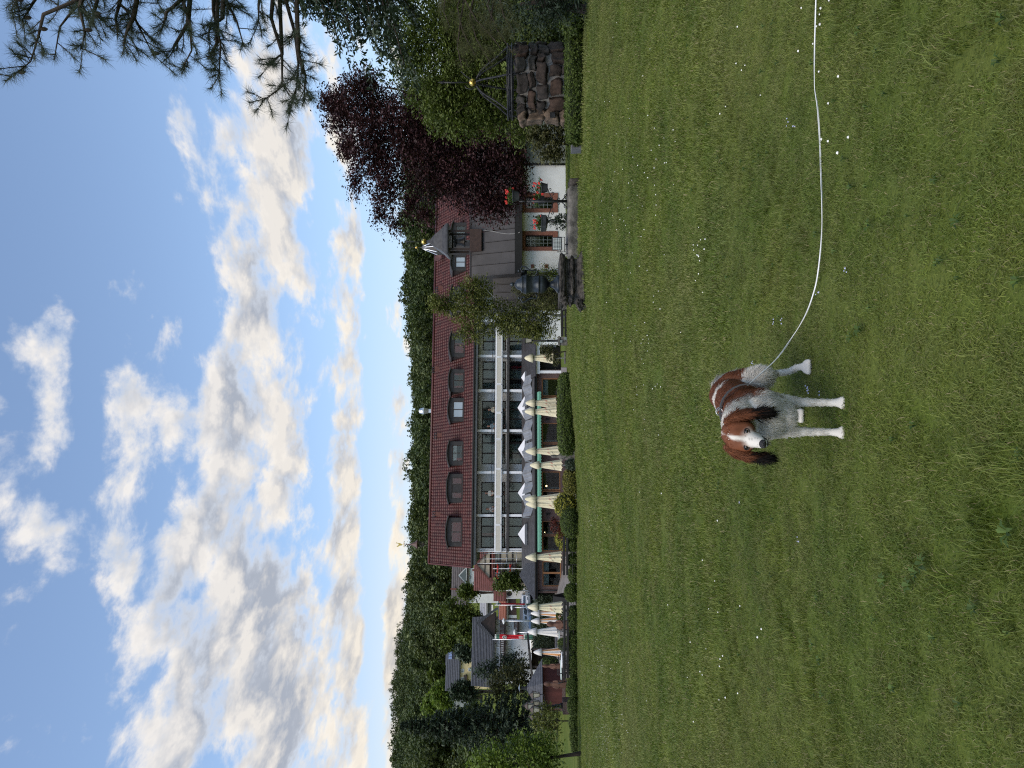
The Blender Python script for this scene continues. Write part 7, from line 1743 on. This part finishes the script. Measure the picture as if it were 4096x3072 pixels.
# ears
for s_, pts in ((1, [((-.152, 2.955, .512), .022), ((-.132, 2.945, .48), .030), ((-.120, 2.935, .44), .034), ((-.116, 2.93, .40), .028), ((-.118, 2.928, .375), .014)]), (-1, [((-.252, 2.955, .510), .022), ((-.275, 2.945, .48), .030), ((-.288, 2.932, .44), .032), ((-.292, 2.925, .40), .026), ((-.292, 2.922, .378), .013)])):
    balls_ = [(c, (r * .62, r * 1.0, r)) for c, r in chain([(L_(p), r) for p, r in pts], .3)]
    me = blob_mesh(balls_, .006, 3, 'ear')
    def earcol(P):
        z = P[:, 2]; k = sstep(.468, .425, z + .02 * np.sin(P[:, 0] * 300 + P[:, 1] * 170))[:, None]
        return np.array([.145, .050, .020])[None] * (1 - k) + np.array([.012, .010, .010])[None] * k
    n = len(me.vertices); EV = np.zeros(n * 3, np.float32); me.vertices.foreach_get('co', EV); EV = EV.reshape(-1, 3)
    a = me.color_attributes.new('col', 'FLOAT_COLOR', 'POINT'); a.data.foreach_set('color', np.concatenate([earcol(EV), np.ones((n, 1))], 1).astype(np.float32).ravel()); me.materials.append(coat)
    e_ = link(bpy.data.objects.new('ear', me), dog)
    fur(me, 3600, lambda P: np.where(P[:, 2] < .43, .055, .030), lambda P, N: np.tile(np.array([.05 * s_, .05, -1.0]), (len(P), 1)), earcol, e_, .0014, 'ear_hair', .30, .16)
# tail
me = blob_mesh(chain([(L_(p), r) for p, r in (((-.03, 3.58, .40), .026), ((.005, 3.63, .37), .028), ((.03, 3.64, .30), .030), ((.035, 3.62, .23), .018))], .3), .008, 3, 'tail')
n = len(me.vertices); a = me.color_attributes.new('col', 'FLOAT_COLOR', 'POINT'); a.data.foreach_set('color', np.tile(np.array([.50, .485, .455, 1], np.float32), n)); me.materials.append(coat)
tl = link(bpy.data.objects.new('tail', me), dog); fur(me, 3000, lambda P: np.full(len(P), .05), lambda P, N: np.tile(np.array([.2, .1, -1.0]), (len(P), 1)), lambda P: np.tile(np.array([.50, .485, .455]), (len(P), 1)), tl, .0015, 'tail_hair')
# eyes, nose, mouth
eye_m = mat('dog_eye', (.010, .006, .004), rough=.08, var=.1, spec=.9); nose_m = mat('dog_nose', (.012, .011, .012), rough=.35, var=.2, bump=.4, bscale=300, scale=60)
rim_m = mat('eye_rim', (.015, .010, .009), rough=.6)
for (x, y, z) in ((-.1865, 2.8935, .4585), (-.2445, 2.8955, .4590)):
    q = MB(); q.ball(L_((x, y, z)), .0105, 16); ey = q.build('eye', eye_m, dog, smooth=True)
    q = MB(); q.tube([tuple(Vector(L_((x, y - .0055, z))) + Vector((.0125 * math.cos(6.283 * k / 18), .002 * math.cos(12.57 * k / 18), .0095 * math.sin(6.283 * k / 18)))) for k in range(19)], .0028, 6, cap=False); q.build('eyelid', rim_m, ey, smooth=True)
q = MB(); q.ball(L_((-.2295, 2.833, .414)), .0165, 16, sq=(1.0, .75, .85)); q.ball(L_((-.2385, 2.829, .411)), .008, 10); q.ball(L_((-.2205, 2.829, .411)), .008, 10); q.build('nose', nose_m, dog, smooth=True)
q = MB(); q.tube([L_(p) for p in ((-.205, 2.876, .404), (-.215, 2.852, .397), (-.2255, 2.841, .394), (-.229, 2.8395, .396), (-.2335, 2.842, .394), (-.241, 2.855, .397), (-.245, 2.876, .404))], .0055, 6); q.tube([L_((-.2293, 2.831, .404)), L_((-.2293, 2.8385, .396))], .002, 5); q.build('mouth', nose_m, dog, smooth=True)
q = MB()
for (x, y) in ((-.200, 3.02), (-.077, 3.02), (.080, 3.41)):
    for k in range(4): q.tube([L_((x + (k - 1.5) * .017, y - .004 + .006 * abs(k - 1.5), .014)), L_((x + (k - 1.5) * .0175, y - .014 + .006 * abs(k - 1.5), .006))], [.0028, .001], 5)
q.build('claws', nose_m, dog, smooth=True)
# harness
q = MB(); hp = []
for k in range(25):
    a = 6.28318 * k / 24; hp.append(L_((-.118 + .118 * math.sin(a), 3.165 + .01 * math.cos(a), .372 + .116 * math.cos(a))))
vs, fs = [], []
for k, p in enumerate(hp):
    vs += [(p[0], p[1] - .007, p[2]), (p[0], p[1] + .007, p[2])]
    if k: fs.append((2 * k - 2, 2 * k - 1, 2 * k + 1, 2 * k))
q.raw(vs, fs); hn = q.build('harness', mat('grey_webbing', (.06, .062, .065), rough=.8), dog)
md = hn.modifiers.new('s', 'SOLIDIFY'); md.thickness = .006; md.offset = 0
q = MB(); q.tube([L_((-.118 + .016 * math.cos(6.283 * k / 12), 3.17, .492 + .014 * math.sin(6.283 * k / 12))) for k in range(13)], .0028, 6, cap=False); q.build('leash_ring', silver, dog, smooth=True)
# ================================================================= LEASH
lp = [Vector((-.117, 3.170, .484))]
def lg(sx, sy, h=.026): 
    z0 = 0.0
    for _ in range(6):
        D = (CAMH - z0 - h) * F / (sx - HZ); z0 = g((1536 - sy) / F * D, D)
    return Vector(((1536 - sy) / F * D, D, z0 + h))
lp += [Vector((-.06, 3.21, .40)), px(3030, 1505, 3.27), px(3104, 1437, 3.33), lg(3165, 1355, .10), lg(3222, 1259, .05), lg(3255, 1170), lg(3272, 1090), lg(3285, 960), lg(3288, 830, .036), lg(3284, 700, .012), lg(3279, 560, .012), lg(3270, 430, .034), lg(3258, 340, .032), lg(3258, 220, .030), lg(3261, 100, .034), lg(3264, 0, .034), lg(3275, -250, .05), lg(3330, -700, .3), Vector((2.6, 2.2, .9))]
def catmull(P, n=8):
    out = []
    for i in range(len(P) - 1):
        p0, p1, p2, p3 = P[max(i - 1, 0)], P[i], P[i + 1], P[min(i + 2, len(P) - 1)]
        for k in range(n):
            u = k / n; out.append(.5 * ((2 * p1) + (p2 - p0) * u + (2 * p0 - 5 * p1 + 4 * p2 - p3) * u * u + (3 * p1 - p0 - 3 * p2 + p3) * u ** 3))
    return out + [P[-1]]
cp = catmull(lp); vs, fs = [], []
for i, p in enumerate(cp):
    d = (cp[min(i + 1, len(cp) - 1)] - cp[max(i - 1, 0)]).normalized(); tw = .5 + 1.1 * math.sin(i * .09)
    s_ = d.cross(Vector((0, 0, 1))).normalized(); u_ = s_.cross(d); ww = (s_ * math.cos(tw) + u_ * math.sin(tw)) * (.0029 if i > 24 else .0021)
    vs += [tuple(p - ww), tuple(p + ww)]
    if i: fs.append((2 * i - 2, 2 * i - 1, 2 * i + 1, 2 * i))
q = MB(); q.raw(vs, fs); ls = q.build('leash', mat('pale_webbing', (.58, .59, .59), (.72, .73, .73), rough=.7, scale=40)); md = ls.modifiers.new('s', 'SOLIDIFY'); md.thickness = .0028; md.offset = 0
tag(ls, 'long flat white leash running over the grass from the dog', 'leash')

# ================================================================= GRASS, CLOVER, DAISIES
def grass_mat():
    m = bpy.data.materials.new('grass_blade'); m.use_nodes = True; t = NT(m.node_tree); b = t.n['Principled BSDF']
    at_ = t.add('ShaderNodeAttribute'); at_.attribute_name = 'v'; ge = t.add('ShaderNodeNewGeometry'); p = ge.outputs['Position']; oi = t.add('ShaderNodeObjectInfo')
    n1 = t.ss(t.noise(p, .7, 5, .62), .36, .64); n2 = t.ss(t.noise(p, 3.2, 4, .6), .44, .66)
    c = t.mix(n1, (.090, .134, .017), (.152, .184, .029)); c = t.mix(t.m('MULTIPLY', n2, .42), c, (.175, .185, .058))
    c = t.mix(t.ss(at_.outputs['Fac'], .92, .96), c, (.25, .215, .11)); c = t.mix(t.ss(at_.outputs['Fac'], .35, .0, 0.0, .55), c, (.052, .100, .016))
    n3 = t.ss(t.noise(p, .22, 4, .6), .45, .68); c = t.mix(t.m('MULTIPLY', n3, .6), c, (.195, .205, .066)); n4 = t.ss(t.noise(p, 1.6, 6, .7), .60, .74); c = t.mix(t.m('MULTIPLY', n4, .5), c, (.150, .125, .055))
    f = t.m('ADD', t.m('MULTIPLY', oi.outputs['Random'], .5), .75); c = t.mix(1.0, c, t.xyz(f, f, f), 'MULTIPLY')
    t.l.new(c, b.inputs['Base Color']); b.inputs['Roughness'].default_value = .55; b.inputs['Specular IOR Level'].default_value = .35
    tr = t.add('ShaderNodeBsdfTranslucent'); t.l.new(t.mix(1.0, c, (1.2, 1.25, .7), 'MULTIPLY'), tr.inputs[0])
    mx = t.add('ShaderNodeMixShader'); mx.inputs[0].default_value = .28; t.l.new(b.outputs[0], mx.inputs[1]); t.l.new(tr.outputs[0], mx.inputs[2]); t.l.new(mx.outputs[0], t.n['Material Output'].inputs[0])
    return m
gm = grass_mat()
def tuft_proto(n, rad, h, w, lean):
    V, Q3, vv = [], [], []
    for _ in range(n):
        a, r = random.uniform(0, 6.28), rad * math.sqrt(random.random()); b0 = Vector((r * math.cos(a), r * math.sin(a), -.004)); d = random.uniform(0, 6.28); hh = h * random.uniform(.45, 1.2); le = hh * lean * random.uniform(.2, 1.3)
        D = Vector((math.cos(d), math.sin(d), 0)); s = Vector((-D.y, D.x, 0)) * w * random.uniform(.6, 1.3); s.rotate(Matrix.Rotation(random.uniform(-1.2, 1.2), 3, 'Z'))
        m1 = b0 + D * le * .35 + Vector((0, 0, hh * .6)); e = b0 + D * le * 1.1 + Vector((0, 0, hh * (1 - .35 * min(1, lean * random.random()))))
        k = len(V); V += [b0 - s * .5, b0 + s * .5, m1 + s * .42, m1 - s * .42, e]; Q3 += [(k, k + 1, k + 2), (k, k + 2, k + 3), (k + 3, k + 2, k + 4)]; x = random.random(); vv += [x] * 5
    return nmesh('tuft_source', np.array([tuple(v) for v in V]), np.array(Q3), gm, 'none', np.array(vv))
protos = [tuft_proto(90, .06, random.uniform(.016, .025), .0022, random.uniform(.8, 1.6)) for _ in range(6)] + [tuft_proto(50, .05, .044, .0025, 1.0)]
protos_mid = [tuft_proto(110, .15, .034, .0046, 1.0) for _ in range(4)]
protos_far = [tuft_proto(110, .34, .045, .010, .9) for _ in range(3)]
def zone(y0, y1, dens, xk=.60):
    n = int(dens * xk * (y1 * y1 - y0 * y0)); y = np.sqrt(RNG.uniform(y0 * y0, y1 * y1, n)); x = RNG.uniform(-1, 1, n) * (xk * y + .25); return x, y
def lay(name, x, y, pr, kmax, label, slo=.75, shi=1.25, tall=None):
    n = len(x); z = gnp(x, y); pts = np.stack([x, y, z], 1); rot = np.zeros((n, 3)); rot[:, 2] = RNG.uniform(0, 6.28, n); rot[:, :2] = RNG.normal(0, .08, (n, 2))
    patch = .5 + .5 * np.sin(x * 1.9 + 2 * np.sin(y * .8)) * np.sin(y * 1.5 + x * .6 + 1.5 * np.sin(x * 2.3))
    s0 = RNG.uniform(slo, shi, n); sz = s0 * (.65 + .7 * patch)
    pick = RNG.integers(0, kmax, n)
    if tall: pick = np.where((patch > .8) & (RNG.random(n) < .14), tall, pick)
    scatter(name, pts, rot, np.stack([s0, s0, sz], 1), pick, pr, label)
x, y = zone(1.55, 5.2, 560); lay('grass', x, y, protos, 6, 'short green grass blades of the near lawn', tall=6)
x, y = zone(5.0, 12.5, 105); lay('grass_beyond', x, y, protos_mid, 4, 'short green grass blades of the middle lawn')
x, y = zone(12.2, 36.0, 17); k_ = (gnp(x, y) < 99); lay('grass_far', x[k_], y[k_], protos_far, 3, 'short green grass blades of the far lawn')
# broad weed leaves and bare spots
V, Qq, vv = [], [], []
def rosette(x, y, r, n):
    for k in range(n):
        a = 6.283 * k / n + random.uniform(-.3, .3); l = r * random.uniform(.7, 1.1); z = g(x, y); c, s = math.cos(a), math.sin(a); i = len(V)
        V.extend([(x, y, z + .012), (x + l * .5 * c - l * .17 * s, y + l * .5 * s + l * .17 * c, z + .035), (x + l * c, y + l * s, z + .03), (x + l * .5 * c + l * .17 * s, y + l * .5 * s - l * .17 * c, z + .035)]); Qq.append((i, i + 1, i + 2, i + 3)); vv.extend([random.random()] * 4)
for (sx, sy, r, n) in ((3720, 2250, .07, 7), (3690, 2290, .06, 6), (3660, 2340, .06, 6), (4060, 2130, .07, 7), (3270, 2580, .05, 6), (3460, 1320, .06, 7), (3425, 1345, .05, 6), (3300, 2640, .05, 6), (3560, 2320, .06, 6), (3930, 2430, .05, 6), (2780, 760, .06, 6), (2890, 380, .05, 6), (3600, 2750, .05, 6), (3860, 880, .05, 6), (3500, 900, .05, 6)):
    p = lg(sx, sy, 0.0); rosette(p.x, p.y, r * .6, n)
for _ in range(140): y_ = random.uniform(1.9, 7); rosette(random.uniform(-.55, .55) * y_, y_, random.uniform(.015, .028), random.randint(4, 6))
tag(nmesh('weeds', np.array(V), np.array(Qq), lm_ger, None, np.array(vv)), 'small broad leaved weed rosettes in the lawn', kind='stuff')
# clover and daisy heads
fl_white = mat('white_petal', (.70, .70, .66), rough=.8); fl_pale = mat('lilac_petal', (.38, .40, .58), rough=.8)
def heads(name, pts, r, h, m, label):
    V, Q4 = [], []
    for p in pts:
        z = g(p[0], p[1]) + h * random.uniform(.7, 1.2); rr_ = r * random.uniform(.7, 1.2); i = len(V)
        V += [(p[0] + rr_ * math.cos(k * 1.047), p[1] + rr_ * math.sin(k * 1.047), z - .3 * rr_) for k in range(6)] + [(p[0] + rr_ * .6 * math.cos(k * 1.047), p[1] + rr_ * .6 * math.sin(k * 1.047), z + .5 * rr_) for k in range(6)]
        Q4 += [(i + k, i + (k + 1) % 6, i + 6 + (k + 1) % 6, i + 6 + k) for k in range(6)] + [(i + 6, i + 7, i + 8, i + 9), (i + 6, i + 9, i + 10, i + 11)]
    tag(nmesh(name, np.array(V), np.array(Q4), m), label, kind='stuff')
fp = [lg(2200 + .857 * a, .857 * b, 0.0) for a, b in ((1355, 20), (1295, 50), (1300, 70), (1298, 125), (1285, 140), (1260, 208), (1190, 230), (1300, 355), (1388, 362), (1337, 490), (1297, 642), (1350, 670), (1427, 625), (910, 126), (890, 310), (915, 330), (940, 308), (1210, 40), (1012, 452), (840, 505), (825, 530), (1383, 730))]
heads('clover_flowers', [(p.x + random.gauss(0, .01), p.y) for p in fp for _ in range(1)], .0058, .040, fl_white, 'scattered white clover flowers in the near lawn')
fp = []
for (sx, sy, n, ssx, ssy) in ((2640, 640, 20, 50, 130), (2820, 960, 14, 14, 110), (2500, 760, 40, 60, 300), (2350, 2050, 150, 30, 60), (2370, 2350, 220, 40, 130), (2385, 2650, 260, 45, 160), (2400, 2950, 220, 60, 120), (2340, 1700, 60, 20, 120), (2600, 1300, 40, 80, 300), (2900, 2600, 25, 120, 300)):
    for _ in range(n):
        a, b = random.gauss(sx, ssx), random.gauss(sy, ssy)
        if a > 2322: p = lg(a, b, 0.0); fp.append((p.x, p.y))
heads('daisies', fp, .0062, .040, fl_white, 'drifts of tiny white daisies across the lawn')
fp = [lg(sx, sy, 0.0) for sx, sy in ((3255, 1555), (3260, 1560), (3300, 1590), (2980, 2020), (3220, 2170), (3180, 490), (3200, 510), (3120, 1285), (3150, 1275), (3300, 1180), (3030, 1450), (3415, 1080))]
heads('speedwell_flowers', [(p.x + random.gauss(0, .012), p.y) for p in fp for _ in range(3)], .0038, .035, fl_pale, 'few pale lilac speedwell flowers in the near lawn')
